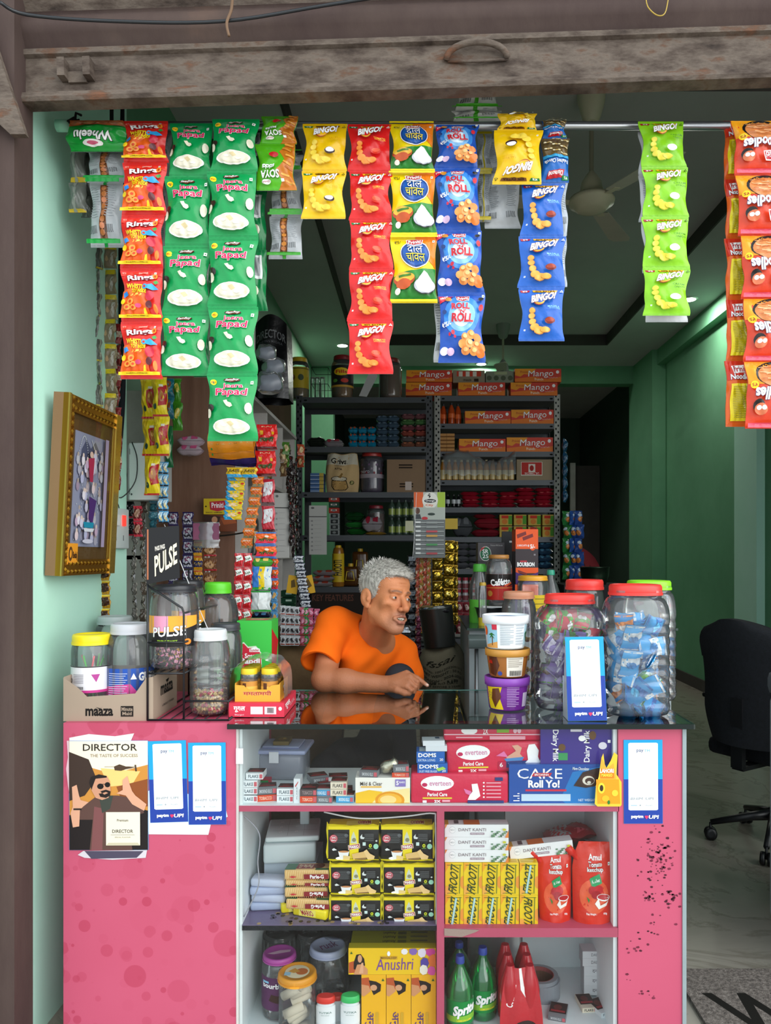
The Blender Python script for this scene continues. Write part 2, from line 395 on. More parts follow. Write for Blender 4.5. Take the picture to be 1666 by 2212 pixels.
def shut(prof,x1=2.9):
 F=lambda p:p
 n=len(prof);v=[(x,y,z)for x in (-.03,x1)for y,z in prof]
 return v,[(i,i+1,n+i+1,n+i)for i in range(n-1)]
mb=MB('rust')
v,f=shut([(.02,.0),(-.02,0),(-.025,.01),(-.02,.025),(0,.028),(0,.13),(-.012,.135),(-.012,.15),(0,.155)]);mb.add(v,f)
mb.box(-.03,2.9,.02,.03,0,.15);mb.build('bottom_bar',t)
for k,nm in enumerate(('slat','slat','slat')):
 mb=MB('steelbrown' if k!=1 else 'rust');z=.155+k*.105
 pr=[(0,z),(-.004,z+.008),(-.02,z+.03),(-.03,z+.05),(-.022,z+.075),(-.004,z+.09),(.006,z+.095),(.006,z+.1),(0,z+.105)]
 v,f=shut(pr);mb.add(v,f,smooth=True);mb.build(nm,t)
mb=MB('rust');a=[(1.27+.085*math.cos(x),-.006-.02*math.sin(x),.085+.035*math.sin(x)-.0)for x in np.linspace(0,PI,13)]
mb.tube(a,.009);mb.tube([(1.19,-.004,.083),(1.27,-.012,.075),(1.355,-.004,.083)],.004)
mb.build('lift_handle',t)
mb=MB('rust');mb.box(.12,.14,-.035,0,.06,.11);mb.box(.19,.21,-.035,0,.06,.11);mb.box(.14,.19,-.01,0,.055,.085);mb.build('lock_bracket',t)
mb=MB('beam');mb.box(-.2,2.9,-.12,.0,0,.12);mb.build('housing_beam',t,(0,-.01,.43))
def cable(name,label,pts,r,col,mat='plastic',cat='cable'):
 o0=Vector(pts[0]);mb=MB(mat,col);n=len(pts);Q=[]
 for i in range(n-1):
  p0,p1,p2,p3=(Vector(pts[max(0,min(n-1,i+k))])for k in (-1,0,1,2))
  for s in range(6):
   u=s/6;Q.append(.5*(2*p1+(p2-p0)*u+(2*p0-5*p1+4*p2-p3)*u*u+(3*p1-p0-3*p2+p3)*u**3)-o0)
 Q.append(Vector(pts[-1])-o0);mb.tube(Q,r,seg=6)
 return tag(mb.build(name,loc=o0),label,cat)
cable('electric_cable','black cable sagging across top of rolling shutter',[P(0,5,2.0),P(60,32,2.04),P(250,46,2.06),P(480,46,2.06),P(700,12,2.06),P(900,-20,2.05)],.0045,'#23262a')
cable('rope','frayed brown rope end dangling in front of shutter top',[P(503,-20,2.04),P(500,20,2.05),P(490,50,2.05),P(495,78,2.05)],[.004]*19,'#7b6350','cloth','rope')
cable('wire_loop','thin yellow wire loop hanging at top of shutter',[P(1395,-10,2.05),P(1400,15,2.05),P(1420,33,2.05),P(1437,28,2.05),P(1445,-10,2.05)],.0016,'#b79a3c',cat='wire')
RD,RZ=2.3,P(0,272,2.3).z
t=thing('hanging_rod','shiny steel rod under shutter that carries the snack packet strips','rod',(P(155,0,RD).x,RD,RZ))
mb=MB('metal','#b9bcc0');mb.tube([(0,0,0),(2.35,0,0)],.0125,seg=12);mb.build('tube',t)
mb=MB('cloth','#26221f');mb.tube([(.01,0,.02),(0,-.015,.005),(.01,0,-.02),(.02,.015,0),(.015,0,.02)],.008)
mb.tube([(.01,0,.02),(.012,.002,.04),(.03,-.004,.03)],.004);mb.build('tie',t)
mb=MB('matte','#a5d8bf');mb.tube([(-.045,0,0),(0,0,0)],.018);mb.build('wall_socket',t)
mb=MB('plastic','#1c2321');mb.box(-.006,.006,0,.002,-.11,CEIL-P(241,262,2.4).z);tag(mb.build('hanging_strap',loc=P(241,262,2.4)),'black strap hanging from top of left wall behind the rod','strap')
# ================================================================ counter
CT=.94;CF=2.19;CB=2.70
XL,X1,X2,XR=P(137,0,CF).x,P(513,0,CF).x,P(1336,0,CF).x,P(1474,0,CF).x
Z1,Z2,Z3=.703,.358,.3515
XM0,XM1=P(944,0,CF).x,P(960,0,CF).x
ct=thing('shop_counter','pink red laminate shop counter with glass showcase and dark glass top','counter',(XL,CF,0))
off=(-XL,-CF,0)
def cpart(mb,nm,par=None):
 if par is None:return mb.build(nm,ct,off)
 return mb.build(nm,par)
mb=MB('laminate');mb.box(XL,X1,CF,CB,0,CT);body=cpart(mb,'side_cabinet')
mb=MB('dirtywhite');mb.box(X1-.003,X1+.004,CF-.002,CF+.01,.02,CT);cpart(mb,'corner_strip',None)
mb=MB('laminate_plain');mb.box(X2,XR,CF,CB,0,CT-.012)
specks=[]
for cx,cy_,n,sx,sy in ((1418,1850,75,16,26),(1425,1900,25,22,40),(1450,1940,22,10,10),(1400,1940,10,8,8),(1385,2030,12,14,12),(1390,2150,8,14,8),(1430,1990,8,30,30),(1355,2080,5,6,30)):
 for i in range(n):specks.append((random.gauss(cx,sx),random.gauss(cy_,sy),random.uniform(1,3.2)))
for px,py,r in specks:
 if 1345<px<1470:mb.art([('p',[(px+r*(1+.6*random.random())*math.cos(a),py+r*.7*(1+.6*random.random())*math.sin(a))for a in np.linspace(0,2*PI,7)[:-1]],random.choice(['#6b2b3c','#4e2530','#7a3145']))],
  lambda u,v,h:np.stack([(u-VX)/FPX*CF,np.full(len(u),CF-h),CZ-(v-VY)/FPX*CF],1),'matte',clip=False)
cpart(mb,'end_panel')
mb=MB('paintmetal','#93a3a6');mb.box(XR,XR+.011,CF-.004,CB,0,CT-.012);cpart(mb,'edge_strip')
zb=.03
mb=MB('white');mb.box(X1,X2,CF+.005,CB-.1,0,zb);cpart(mb,'bottom_board')
mb=MB('white');mb.box(X1+.001,X1+.012,CF+.01,CB-.1,zb,CT-.02);cpart(mb,'inner_side')
mb=MB('white');mb.box(X2-.012,X2-.001,CF+.01,CB-.1,zb,CT-.02);cpart(mb,'inner_side')
mb=MB('white');mb.box(.30,X2-.012,CB-.12,CB-.1,zb,Z1-.017);mb.box(X1+.012,.30,CB-.12,CB-.1,zb,Z3-.02,mat='fabric_black');cpart(mb,'back_board')
mb=MB('laminate_plain');mb.box(X1-.002,X2+.002,CF,CB-.12,Z1-.017,Z1-.001);mb.box(X1,X2,CF+.003,CB-.12,Z1-.001,Z1,mat='white');cpart(mb,'shelf')
mb=MB('laminate_plain');mb.box(XM0,XM1,CF,CB-.12,zb,Z1-.017);cpart(mb,'divider')
mb=MB('fabric_black');mb.box(X1+.012,XM0,CF+.006,CB-.12,Z2-.016,Z2-.002)
mb.box(X1+.012,XM0,CF+.006,CB-.12,Z2-.002,Z2,'#6f6485','film')
for i in range(60):mb.art([('e',random.uniform(.1,.75),random.uniform(.72,.98),.012,.02,random.choice(['#2e2433','#a98f63','#4b3b55','#1f1a26']),6)],face((X1,CB-.12,Z2),(XM0-X1,0,0),(0,-(CB-.12-CF),0),(0,0,1)),'film')
cpart(mb,'shelf')
mb=MB('laminate_plain');mb.box(XM1,X2-.001,CF,CB-.12,Z3-.026,Z3);mb.prism([(XM1,Z3),(XM1,Z3-.02),(XM1+.05,Z3-.024),(XM1+.09,Z3-.01),(XM1+.1,Z3-.004)],CF-.003,CF-.001,'#8d7b72','matte');cpart(mb,'shelf')
mb=MB('glasstop');x0,x1=P(492,0,2.17).x,P(1497,0,2.17).x
mb.add([(x0,2.17,CT+.001),(x1,2.17,CT+.001),(x1,2.715,CT+.001),(x0,2.715,CT+.001)],[(0,1,2,3)])
gt=cpart(mb,'glass_top')
mb=MB('glassedge');r_=.006
mb.box(x0,x1,2.162,2.17,CT-.012,CT+.002,'#0b1b1a','gloss');mb.box(x1,x1+.004,2.162,2.715,CT-.012,CT+.002);mb.box(x0,x1,2.715,2.722,CT-.009,CT+.002,'#5f9c90','gloss');cpart(mb,'glass_top_edge')
mb=MB('pane');mb.add([(X1,CF-.001,zb),(X2,CF-.001,zb),(X2,CF-.001,CT-.012),(X1,CF-.001,CT-.012)],[(0,1,2,3)]);cpart(mb,'glass_pane')
mb=MB('plastic','#e9ecef');mb.box(P(511,0,CF).x,P(526,0,CF).x,CF-.006,CF-.002,P(0,1649,CF).z,P(0,1616,CF).z);cpart(mb,'pane_clip')
cable('electric_wire','thin twisted wire dropping inside left edge of showcase',[P(523,1758,2.215),P(560,1800,2.22),P(557,1860,2.22),P(558,1915,2.215),P(527,1980,2.21)],.002,'#9a9da6',cat='wire')
cable('string_cord','white braided cord sagging under showcase shelf above black biscuit packs',[P(700,1754,2.2),P(760,1766,2.2),P(810,1768,2.2),P(880,1763,2.2),P(935,1757,2.2),P(941,1775,2.2),P(942,1900,2.2),P(943,2000,2.2)],.0022,'#c8c8c8','cloth','cord')
# ================================================================ ceiling lamps and fans
def downlight(px,py,z,label,on=True,power=30):
 d=(z-CZ)*FPX/(VY-py);p=P(px,py,d)
 t=thing('ceiling_downlight',label,'ceiling light',(p.x,d,z))
 mb=MB('plastic','#e8e8e4');mb.lathe([(.075,0),(.08,-.006),(.06,-.012)],20,caps=False);mb.build('trim_ring',t)
 mb=MB('lamp' if on else 'plastic','#dfe3e0');mb.lathe([(.0001,-.013),(.058,-.013),(.06,-.009)],20,caps=False);mb.build('lens',t)
 if on:
  l=area('downlight_beam',(p.x,d,z-.03),(0,0,0),.12,power,(1,.98,.9));l.data.spread=PI
downlight(1040,785,CEIL,'round lit ceiling downlight at far end of shop above mango cartons',power=14)
downlight(1490,645,CEIL,'round lit ceiling downlight beside right green wall',power=12)
downlight(740,745,CEIL,'round ceiling downlight behind the red chip packet strip',power=12)
def square_lamp(px,py,z):
 d=(z-CZ)*FPX/(VY-py);p=P(px,py,d)
 mb=MB('plastic','#e4e8e6');mb.box(-.07,.07,-.07,.07,-.012,0);tag(mb.build('ceiling_panel_light',loc=(p.x,d,z)),'small square white ceiling light left of red chip strip, switched off','ceiling light')
square_lamp(682,670,TRAY)
def fan(loc,label,ang,top,cream='#dcd8bc',L=.52):
 t=thing('ceiling_fan',label,'ceiling fan',loc)
 mb=MB('paintmetal',cream);mb.lathe([(.03,top-.16),(.05,top-.14),(.075,top-.05),(.08,top)],20);mb.build('canopy',t)
 mb=MB('paintmetal','#a3a08b');mb.lathe([(.0125,.12),(.0125,top-.15)],10);mb.build('downrod',t)
 mb=MB('paintmetal',cream);mb.lathe([(.06,.03),(.065,.06),(.055,.11),(.03,.15),(.014,.17)],20);mb.build('motor_cap',t)
 mb=MB('paintmetal',cream);mb.lathe([(.001,-.05),(.06,-.048),(.09,-.04),(.1,-.025),(.125,-.012),(.13,.005),(.12,.02),(.06,.03)],28);mb.build('motor',t)
 for a in ang:
  T=Matrix.Rotation(math.radians(a),4,'Z')@Matrix.Rotation(.16,4,'X')
  mb=MB('paintmetal','#d0cdbd');w0,w1=.05,.07;n=10;v=[];
  for i in range(n+1):
   x=.16+(L-.16)*i/n;w_=w0+(w1-w0)*i/n
   if i==n:w_*=.7
   for z in (0,.004):v+=[(x,-w_,z),(x,w_,z)]
  f=[(i*4,i*4+1,i*4+5,i*4+4)for i in range(n)]+[(i*4+2,i*4+6,i*4+7,i*4+3)for i in range(n)]+[(i*4,i*4+4,i*4+6,i*4+2)for i in range(n)]+[(i*4+1,i*4+3,i*4+7,i*4+5)for i in range(n)]+[(n*4,n*4+1,n*4+3,n*4+2)]
  mb.add([(T@Vector(p))[:]for p in v],f);mb.box(.09,.2,-.02,.02,-.004,0,cream,T=T);mb.build('blade',t)
fan((.985,4.3,3.41),'cream ceiling fan hanging near shop front between blue and green strips',(-60,60,180),TRAY-3.41,L=.62)
p=P(1087,790,8.6);fan((p.x,8.6,p.z-.1),'far ceiling fan hanging above the mango cartons',(20,140,260),TRAY-p.z+.1,'#8f918c')
# ================================================================ office chair
t=thing('office_chair','black fabric swivel office chair with armrest standing on tiled floor','office chair',(P(1676,0,3.75).x,3.75,0),(0,0,-1.01))
bk=MB('fabric_black')
def Fb(u,v,h):
 u=np.asarray(u,float);v=np.asarray(v,float);wd=np.where(v<.2,.5+.5*np.sqrt(np.clip(1-((.2-v)/.2)**2,0,1)),1)*np.where(v>.72,1-.28*((v-.72)/.28)**1.5,1)
 return np.stack([(u-.5)*.47*wd,-.3+.07*(2*u-1)**2+.05*np.sin(v*PI)-.05*(1-v)-h,1.125-v*.6-.03*(2*u-1)**2*(v<.3)],1)
bk.grid(Fb,20,24,h=.025);bk.grid(Fb,20,24,flip=True,h=-.025)
nu,nv=20,24
uu=np.concatenate([np.linspace(0,1,nu+1),np.ones(nv),np.linspace(1,0,nu+1)[1:],np.zeros(nv-1)]);vv=np.concatenate([np.zeros(nu+1),np.linspace(0,1,nv+1)[1:],np.ones(nu),np.linspace(1,0,nv+1)[1:-1]])
A_,B_=Fb(uu,vv,.025),Fb(uu,vv,-.025);n=len(uu);bk.add(np.concatenate([A_,B_]),[(i,(i+1)%n,n+(i+1)%n,n+i)for i in range(n)],smooth=True)
bk.build('backrest',t)
mb=MB('fabric_black');mb.rbox(-.25,.25,-.2,.27,.43,.51,.03);mb.build('seat',t)
for s in (-1,1):
 mb=MB('plastic','#15171b');mb.tube([(s*.24,.02,.45),(s*.29,.02,.5),(s*.29,.02,.69)],.016);mb.rbox(s*.29-.035,s*.29+.035,-.14,.14,.69,.715,.012);mb.build('armrest',t)
mb=MB('plastic','#1a1a1d');mb.box(-.03,.03,-.31,-.28,.42,.75);mb.box(-.03,.03,-.3,-.1,.41,.43);mb.build('back_bracket',t)
mb=MB('metal','#777b80');mb.lathe([(.025,.14),(.025,.43)],14);mb.build('gas_lift',t)
mb=MB('plastic','#101114');mb.tube([(0,-.02,.41),(.12,-.16,.4),(.2,-.18,.41)],.006);mb.build('lever',t)
for k in range(5):
 a=2*PI*k/5+3.9
 mb=MB('plastic','#15161a');T=Matrix.Rotation(a,4,'Z')
 mb.tube([(T@Vector(q))[:]for q in ((0,0,.15),(.12,0,.13),(.3,0,.085))],[.03,.022,.014]);lg=mb.build('base_leg',t)
 mb=MB('plastic','#101114');TT=T@Matrix.Translation((.3,0,.031))@Matrix.Rotation(PI/2,4,'X')
 for q in (-.016,.016):mb.lathe([(.012,q-.01),(.029,q-.01),(.031,q),(.029,q+.01),(.012,q+.01)],16,T=TT)
 mb.tube([(T@Vector((.3,0,.03)))[:],(T@Vector((.3,0,.085)))[:]],.007);mb.build('caster',lg)
mb=MB('mat');mb.box(-.75,.75,0,.62,0,.014)
F=face((-.75,.62,.014),(1.5,0,0),(0,-.62,0),(0,0,1))
mb.art([('t','WELCOME',.42,.42,.74,.36,'#15130f',0,None,0,.02,-.04)],F,'matte')
tag(mb.build('door_mat',loc=(1.62,1.98,0)),'grey brown coir doormat with dark lettering at shop entrance','door mat')
mb=MB('plastic','#c9cdd2');mb.rbox(0,.5,0,.5,0,.88,.03);mb.rbox(-.01,.51,-.01,.5,.88,.97,.03,'#6c7076')
tag(mb.build('chest_cooler',loc=(P(1662,0,2.98).x,2.5,0)),'white chest cooler with grey rim at right edge by entrance','cooler')
t=thing('plastic_chair','red plastic chair with slatted back far behind the counter','chair',(P(1275,0,7).x,7,0),(0,0,.6))
mb=MB('plastic','#9e2a3a')
def Fc(u,v,h):
 x=(u-.5)*.5*(1-.5*np.clip(.35-v,0,.35)**1.5*3);return np.stack([x,.05*np.cos((u-.5)*PI)+.1*(1-v)-h,1.5-v*.5-.1*(2*u-1)**2],1)
mb.grid(Fc,14,8);mb.grid(Fc,14,8,flip=True,h=-.012)
for k in range(5):mb.art([('r',.2+k*.13,.3,.225+k*.13,.95,'#571520')],Fc,'plastic')
mb.build('backrest',t)
mb=MB('plastic','#9e2a3a');mb.rbox(-.24,.24,-.42,.06,.98,1.01,.012);mb.build('seat',t)
for sx in (-1,1):
 for yy in (-.38,.03):mb=MB('plastic','#9e2a3a');mb.tube([(sx*.22,yy,.602),(sx*.19,yy*.9,.98)],.02);mb.build('leg',t)
mb=MB('matte','#222426');mb.rbox(-.32,.32,-.4,.3,.56,.6,.01)
for x in (-.28,.28):
 for y in (-.36,.26):mb.box(x-.02,x+.02,y-.02,y+.02,0,.56)
tag(mb.build('low_table',None,(P(1275,0,7).x+.1,6.85,0)),'dark low table far behind, carrying the red plastic chair','table')
# ================================================================ hanging snack strips
def pouch_F(w,h,T=.016,pinch=.07,seed=0,se=.06,lean=0):
 rn=random.Random(seed);ph=[rn.uniform(0,6.28)for _ in range(6)];am=rn.uniform(.7,1.3)
 def F(u,v,off):
  u=np.asarray(u,float);v=np.asarray(v,float)
  s=np.sin(PI*np.clip((v-se)/(1-2*se),0,1))
  W=w*(1-pinch*s)
  x=(u-.5)*W+.0025*np.sin(v*9+ph[0])*am+lean*v
  puff=s**.55*np.clip(1-(2*u-1)**2,0,1)**.75
  wr=np.exp(-((v-se)/.13)**2)+np.exp(-((v-1+se)/.13)**2)
  cr=.0030*wr*(np.sin(u*34+ph[1])+.25*np.sin(u*49+ph[2]))*np.clip(s*4,.12,1)
  cr=cr+.0024*np.sin(u*11+v*13+ph[3])*s+.0016*np.sin(u*23-v*17+ph[4])*s
  return x,puff,cr,v
 def FR(u,v,off):
  x,p,c,v=F(u,v,off);return np.stack([x,-(T*p+c+.0012)-off,-v*h],1)
 def BK(u,v,off):
  x,p,c,v=F(u,v,off);return np.stack([x,(T*.8*p-c+.0012)+off,-v*h],1)
 return FR,BK
def packet(w,h,col,art=None,back='#c4c8cb',seed=0,T=.016,flip=False,backart=None,name='packet',parent=None,loc=None,rot=None,pinch=.07,lean=0,seal=None,mat='film',ml=.09):
 FR,BK=pouch_F(w,h,T,pinch,seed,lean=lean)
 mb=MB(mat,col);mb.grid(FR,14,18);mb.grid(BK,10,12,back,flip=True)
 e=np.linspace(0,1,19);z0=np.zeros(19)
 for u in (z0,z0+1):
  a,b=FR(u,e,0),BK(u,e,0);f=[(i,i+1,19+i+1,19+i)for i in range(18)];mb.add(np.concatenate([a,b]),f,col)
 G=(lambda u,v,o:FR(1-np.asarray(u),1-np.asarray(v),o))if flip else FR
 if art:mb.art(art,G,mat,ml=ml if w>.06 else .2,smooth=True,eps=.00055 if w>.06 else .0003,h0=.0012)
 sc=seal or col
 for q in ([.012,.024,.036,.964,.976,.988]if w>.06 else []):mb.art([('r',.0,q,1,q+.003,tuple(x*.72 for x in hx(sc)))],FR,mat,ml=.12)
 return mb.build(name,parent,loc,rot)
W_='#ffffff'
def veg(x,y,s=.035):return [('r',x,y,x+s,y+s*.8,W_),('e',x+s/2,y+s*.4,s*.22,s*.18,'#1e7d3c',8)]
def chips(cx,cy,col,col2,sx=1,sy=1):
 o=[]
 for i,(x,y,rx,ry,a)in enumerate([(-.19,-.2,.07,.05,0),(-.2,-.1,.075,.05,0),(-.17,.01,.08,.055,0),(-.1,.11,.1,.06,0),(.02,.17,.12,.065,0),(.15,.16,.11,.05,0)]):
  o+=[('e',cx+x*sx,cy+y*sy,rx*1.08,ry*1.1,col2,12),('e',cx+x*sx-.005,cy+y*sy-.006,rx,ry,col,12)]
 return o
def bingo(base,chip,chip2,flav,fcol,bowl,badge,dark,extra='#f2b21c',sub='POTATO CHIPS',bowltop='#ffffff'):
 a=[('p',[(.03,.055),(.25,.055),(.22,.1),(.05,.1)],badge),('t','₹5',.14,.078,.1,.028,W_,0,None,0,.02),
         ('p',[(.3,.055),(.85,.055),(.83,.1),(.32,.1)],extra),('t','40% EXTRA',.575,.078,.44,.03,'#33200c',0,None,0,.02),
         ('p',[(.9,.1),(.94,.05),(.98,.1)],W_ if dark else '#2a4a1c'),('p',[(.92,.092),(.94,.068),(.96,.092)],base)]
 a+=chips(.42,.66,chip,chip2)
 a+=[('e',.40,.27,.15,.1,'#a3281f',18),('e',.41,.262,.145,.094,'#f3b13a',18),('e',.42,.255,.11,.07,base,18),
          ('t','BINGO!',.52,.22,.56,.12,W_,8,'#7c1d22',.075,.045,.1,1.1)]
 a+=[('t',flav[0],.75,.4,.3,.035,fcol,0,None,0,.01)]
 if len(flav)>1:a+=[('t',flav[1],.78,.455,.26,.035,fcol,0,None,0,.01)]
 else:a+=[('t',sub,.77,.435,.28,.018,fcol)]
 if bowl:a+=[('e',.66,.66,.13,.062,bowl,16),('e',.66,.645,.105,.042,bowltop,14)]
 a+=veg(.08,.82)
 return a
RED,YEL,BLU,LIM='#e01f1f','#f5c60c','#1f63c4','#8ed421'
A_tom=bingo(RED,'#ff9a45','#e07222',['TOMATO'],'#ffd34a','#d8321f','#167a3a',1,bowltop='#ee5a3a')
A_salt=bingo(YEL,'#f8d84c','#e3b51d',['SALTED'],'#d99b10','#3a2118','#167a3a',0,extra='#7c4a12')
A_mas=bingo(BLU,'#f6b350','#d88a2c',['MASALA'],'#8fd2f5','#7c2216','#b01d2c',1,bowltop='#a8402a')
A_lime=bingo(LIM,'#f2e04a','#c9c92a',['CREAM','ONION'],'#3e7d1a','#f5f7ee','#a81d26',0,bowltop='#ffffff')
GRN='#08984e'
A_jeera=[('e',.12,.13,.07,.045,'#ffe51f',12),('t','₹5/-',.12,.13,.1,.03,'#d0202a',0,None,0,.02),
 ('e',.5,.1,.17,.035,'#2a1a14'),('e',.5,.1,.155,.028,'#6e3d22'),('t','SamBoy',.5,.097,.27,.045,W_,3,None,0,.01,.15),
 ('t','Jeera',.52,.2,.42,.085,'#d81e5a',0,W_,.05,.02),('t','Papad',.5,.3,.66,.13,'#d81e5a',0,W_,.05,.025)]+veg(.88,.12,.06)+    [('p',[(.36,.42),(.44,.41),(.47,.44),(.55,.46),(.58,.5),(.52,.52),(.45,.5),(.4,.46)],'#efe9cf'),
     ('e',.05,.52,.1,.06,'#2a2019',10),('e',.92,.53,.075,.085,'#e8e4cc',12),('e',.02,.6,.07,.07,'#e4e0c8',12),
     ('e',.5,.8,.385,.115,'#f7f6ee',22),('e',.5,.795,.35,.1,'#e5dfc6',20),('p',[(.2,.8),(.3,.72),(.42,.71),(.52,.69),(.62,.72),(.7,.74),(.8,.79),(.7,.86),(.5,.88),(.3,.86)],'#efe9d3'),
     ('p',[(.42,.74),(.52,.72),(.58,.77),(.5,.8)],'#e2cf9f'),('e',.36,.78,.06,.02,'#f8f4e4'),('e',.62,.82,.07,.02,'#f8f4e4')]+[('e',.2+.04*i,.44+.03*(i%3),.006,.004,'#123018',5)for i in range(5)]
A_rings=[('p',[(0,.08),(1,.08),(1,.16),(.6,.12),(0,.15)],'#ee3a2a'),('t','₹5',.1,.09,.09,.03,'#ffb0a0',0,None,0,.02),('t','Diamond',.56,.095,.2,.03,'#f7d9c8',5),]+veg(.82,.08,.05)+    [('t','Rings',.5,.205,.66,.125,W_,3,'#6e1220',.06,.03),('e',.85,.17,.06,.05,'#f08a1e'),('e',.85,.17,.025,.02,'#c02a14'),
     ('p',[(0,.45),(.35,.38),(.7,.5),(.75,.9),(0,.9)],'#f4671c'),('t','WHISTLE',.38,.37,.5,.085,'#ffe81c',-3,'#8a2a10',.03,.03),('t','TOY INSIDE',.46,.46,.4,.06,'#ffe81c',-2,'#8a2a10',.03,.03),
     ('p',[(.6,.36),(.78,.32),(.95,.42),(.8,.44),(.68,.42)],'#2fa4e6'),('e',.62,.38,.07,.05,'#2fa4e6'),('e',.61,.38,.035,.022,'#d52c1c'),('p',[(.82,.3),(.9,.26),(.95,.3),(.88,.34)],'#2c9a3c'),
     ('p',[(.05,.5),(.15,.47),(.2,.54),(.08,.58)],'#2f8ae0'),('e',.28,.66,.09,.06,'#f8a040'),('e',.28,.66,.04,.026,'#e04418'),('e',.2,.76,.09,.055,'#f8a040'),('e',.2,.76,.04,.025,'#e04418'),('e',.36,.77,.08,.05,'#f8a040'),('e',.36,.77,.036,.023,'#e04418'),
     ('e',.08,.66,.06,.05,'#ffd91c'),('e',.5,.74,.08,.04,'#e04a7a'),('e',.78,.56,.11,.09,'#c81e3c'),('e',.77,.72,.08,.07,'#5e1420'),('p',[(.64,.8),(.68,.78),(.7,.89),(.62,.89)],'#ffd91c'),('e',.92,.8,.05,.09,'#e87a1c'),('t','♪♫♪',.45,.55,.3,.05,'#ffd25a'),
     ('r',0,.9,1,.955,'#ffd61e'),('t','SHARIFEEL NUTRITION INFORMATION',.45,.925,.5,.015,'#4a2a10')]
A_dal=[('p',[(.52,0),(1,0),(1,.5),(.7,.3)],'#f08018'),('p',[(0,.95),(0,.62),(.3,.55),(1,.5),(1,.95)],'#2d8a34'),('t','₹5/',.16,.1,.13,.05,'#3a3a12',0,None,0,.01)]+veg(.9,.06,.05)+    [('e',.53,.3,.34,.215,W_,24),('e',.53,.3,.325,.2,'#123f86',24),('e',.53,.3,.29,.175,'#1a56a8',24),('p',[(.34,.07),(.5,.055),(.7,.06),(.68,.15),(.52,.165),(.36,.15)],W_),('p',[(.355,.08),(.5,.065),(.685,.07),(.665,.14),(.52,.155),(.375,.14)],'#b81e2c'),('t','Priniti',.52,.11,.26,.055,W_,4,None,0,.025),
     ('t','दाल',.53,.235,.34,.115,W_,0,'#0c2b60',.02,0),('t','चावल',.53,.36,.44,.12,'#ffe13a',0,'#0c2b60',.02,0),
     ('e',.27,.68,.25,.1,'#b8481c',18),('e',.27,.655,.235,.07,'#e8b43a',18),('e',.27,.75,.17,.08,'#c8541c',14),('p',[(.12,.63),(.4,.6),(.42,.63),(.14,.66)],'#3f7d1c'),
     ('e',.75,.78,.25,.115,'#3a3a40',20),('e',.75,.775,.24,.105,'#cfd2da',20),('p',[(.54,.76),(.62,.66),(.72,.57),(.8,.6),(.9,.68),(.97,.76),(.9,.84),(.75,.87),(.6,.84)],'#eceef4'),('e',.16,.86,.06,.05,'#f2e6d8')]+    [('r',0,0,1,.03,'#f5d80c'),('r',0,.965,1,1,'#f5d80c')]
A_roll=[('e',.5,.35,.42,.3,'#3a8ade',24),('e',.5,.36,.32,.22,'#8cc4f2',24),('e',.5,.37,.22,.14,'#dff0fb',20),('p',[(0,.06),(.32,.06),(.0,.17)],'#d81e3a'),('t','FREE',.12,.085,.17,.03,W_,12),
     ('p',[(.36,.06),(.66,.055),(.64,.13),(.52,.145),(.38,.13)],W_),('p',[(.37,.065),(.65,.062),(.63,.122),(.52,.138),(.39,.122)],'#b81e2c'),('t','Priniti',.51,.098,.22,.045,W_,3,None,0,.02),
     ('t','ROLL',.46,.215,.4,.085,'#c81e2c',0,W_,.05,.045),('t',"'N'",.5,.3,.16,.05,'#c81e2c',0,W_,.05,.03),('t','ROLL',.52,.39,.5,.115,'#c81e2c',0,W_,.05,.05),
     ('t','₹5/-',.15,.48,.2,.07,W_,8,None,0,.03),('e',.2,.12,.07,.03,'#c8862c'),('e',.9,.11,.06,.025,'#1c1c20'),('e',.92,.24,.05,.05,'#d81e2c'),('e',.09,.3,.05,.035,'#1c3a7a')]+veg(.92,.05,.05)+     [('e',.3,.6,.045,.035,'#c8203a',8),('e',.22,.63,.03,.025,'#c8203a',8),('e',.34,.66,.03,.025,'#c8203a',8),('e',.1,.86,.09,.06,'#efe9ee'),('e',.24,.87,.08,.055,'#d8b8d8')]+     [('e',x,y,.095,.062,c,12)for x,y,c in ((.58,.68,'#e8964a'),(.72,.64,'#f0a85a'),(.86,.68,'#ea8a3c'),(.5,.77,'#f0a458'),(.66,.76,'#f4b268'),(.82,.78,'#ec9248'),(.92,.82,'#e88438'),(.56,.86,'#e8904a'),(.74,.87,'#f0a050'),(.88,.9,'#e27c30'))]+     [('e',x,y,.05,.03,c,10)for x,y,c in ((.57,.67,'#f8ca84'),(.73,.63,'#f8ca84'),(.67,.75,'#fbd08c'),(.82,.77,'#f6be78'),(.56,.85,'#f6be78'),(.75,.86,'#f8c47c'))]
A_soya=[('p',[(0,0),(.45,0),(.3,.2),(.45,.4),(.25,.6),(.4,.8),(.2,1),(0,1)],'#c8741c')]+[('p',[(x,y),(x+.22,y+.06),(x+.2,y+.1),(x-.01,y+.04)],c)for x,y,c in ((.02,.1,'#e09a3a'),(.1,.25,'#f0ae4a'),(0,.4,'#b8601a'),(.08,.5,'#e8a040'),(.03,.65,'#f0ae4a'),(.1,.8,'#d88c30'),(.04,.9,'#e8a040'))]+     [('t','SOYA',.62,.3,.5,.15,W_,0,'#2c6a12',.05,.03),('t','sticks',.68,.45,.34,.09,W_,0,'#2c6a12',.04,.03),('e',.72,.14,.12,.05,'#f2efe8'),('t','Chokri',.72,.14,.18,.03,'#b02a4a',8),('e',.55,.7,.13,.06,'#c01f26'),('r',.25,.14,.33,.2,W_)]
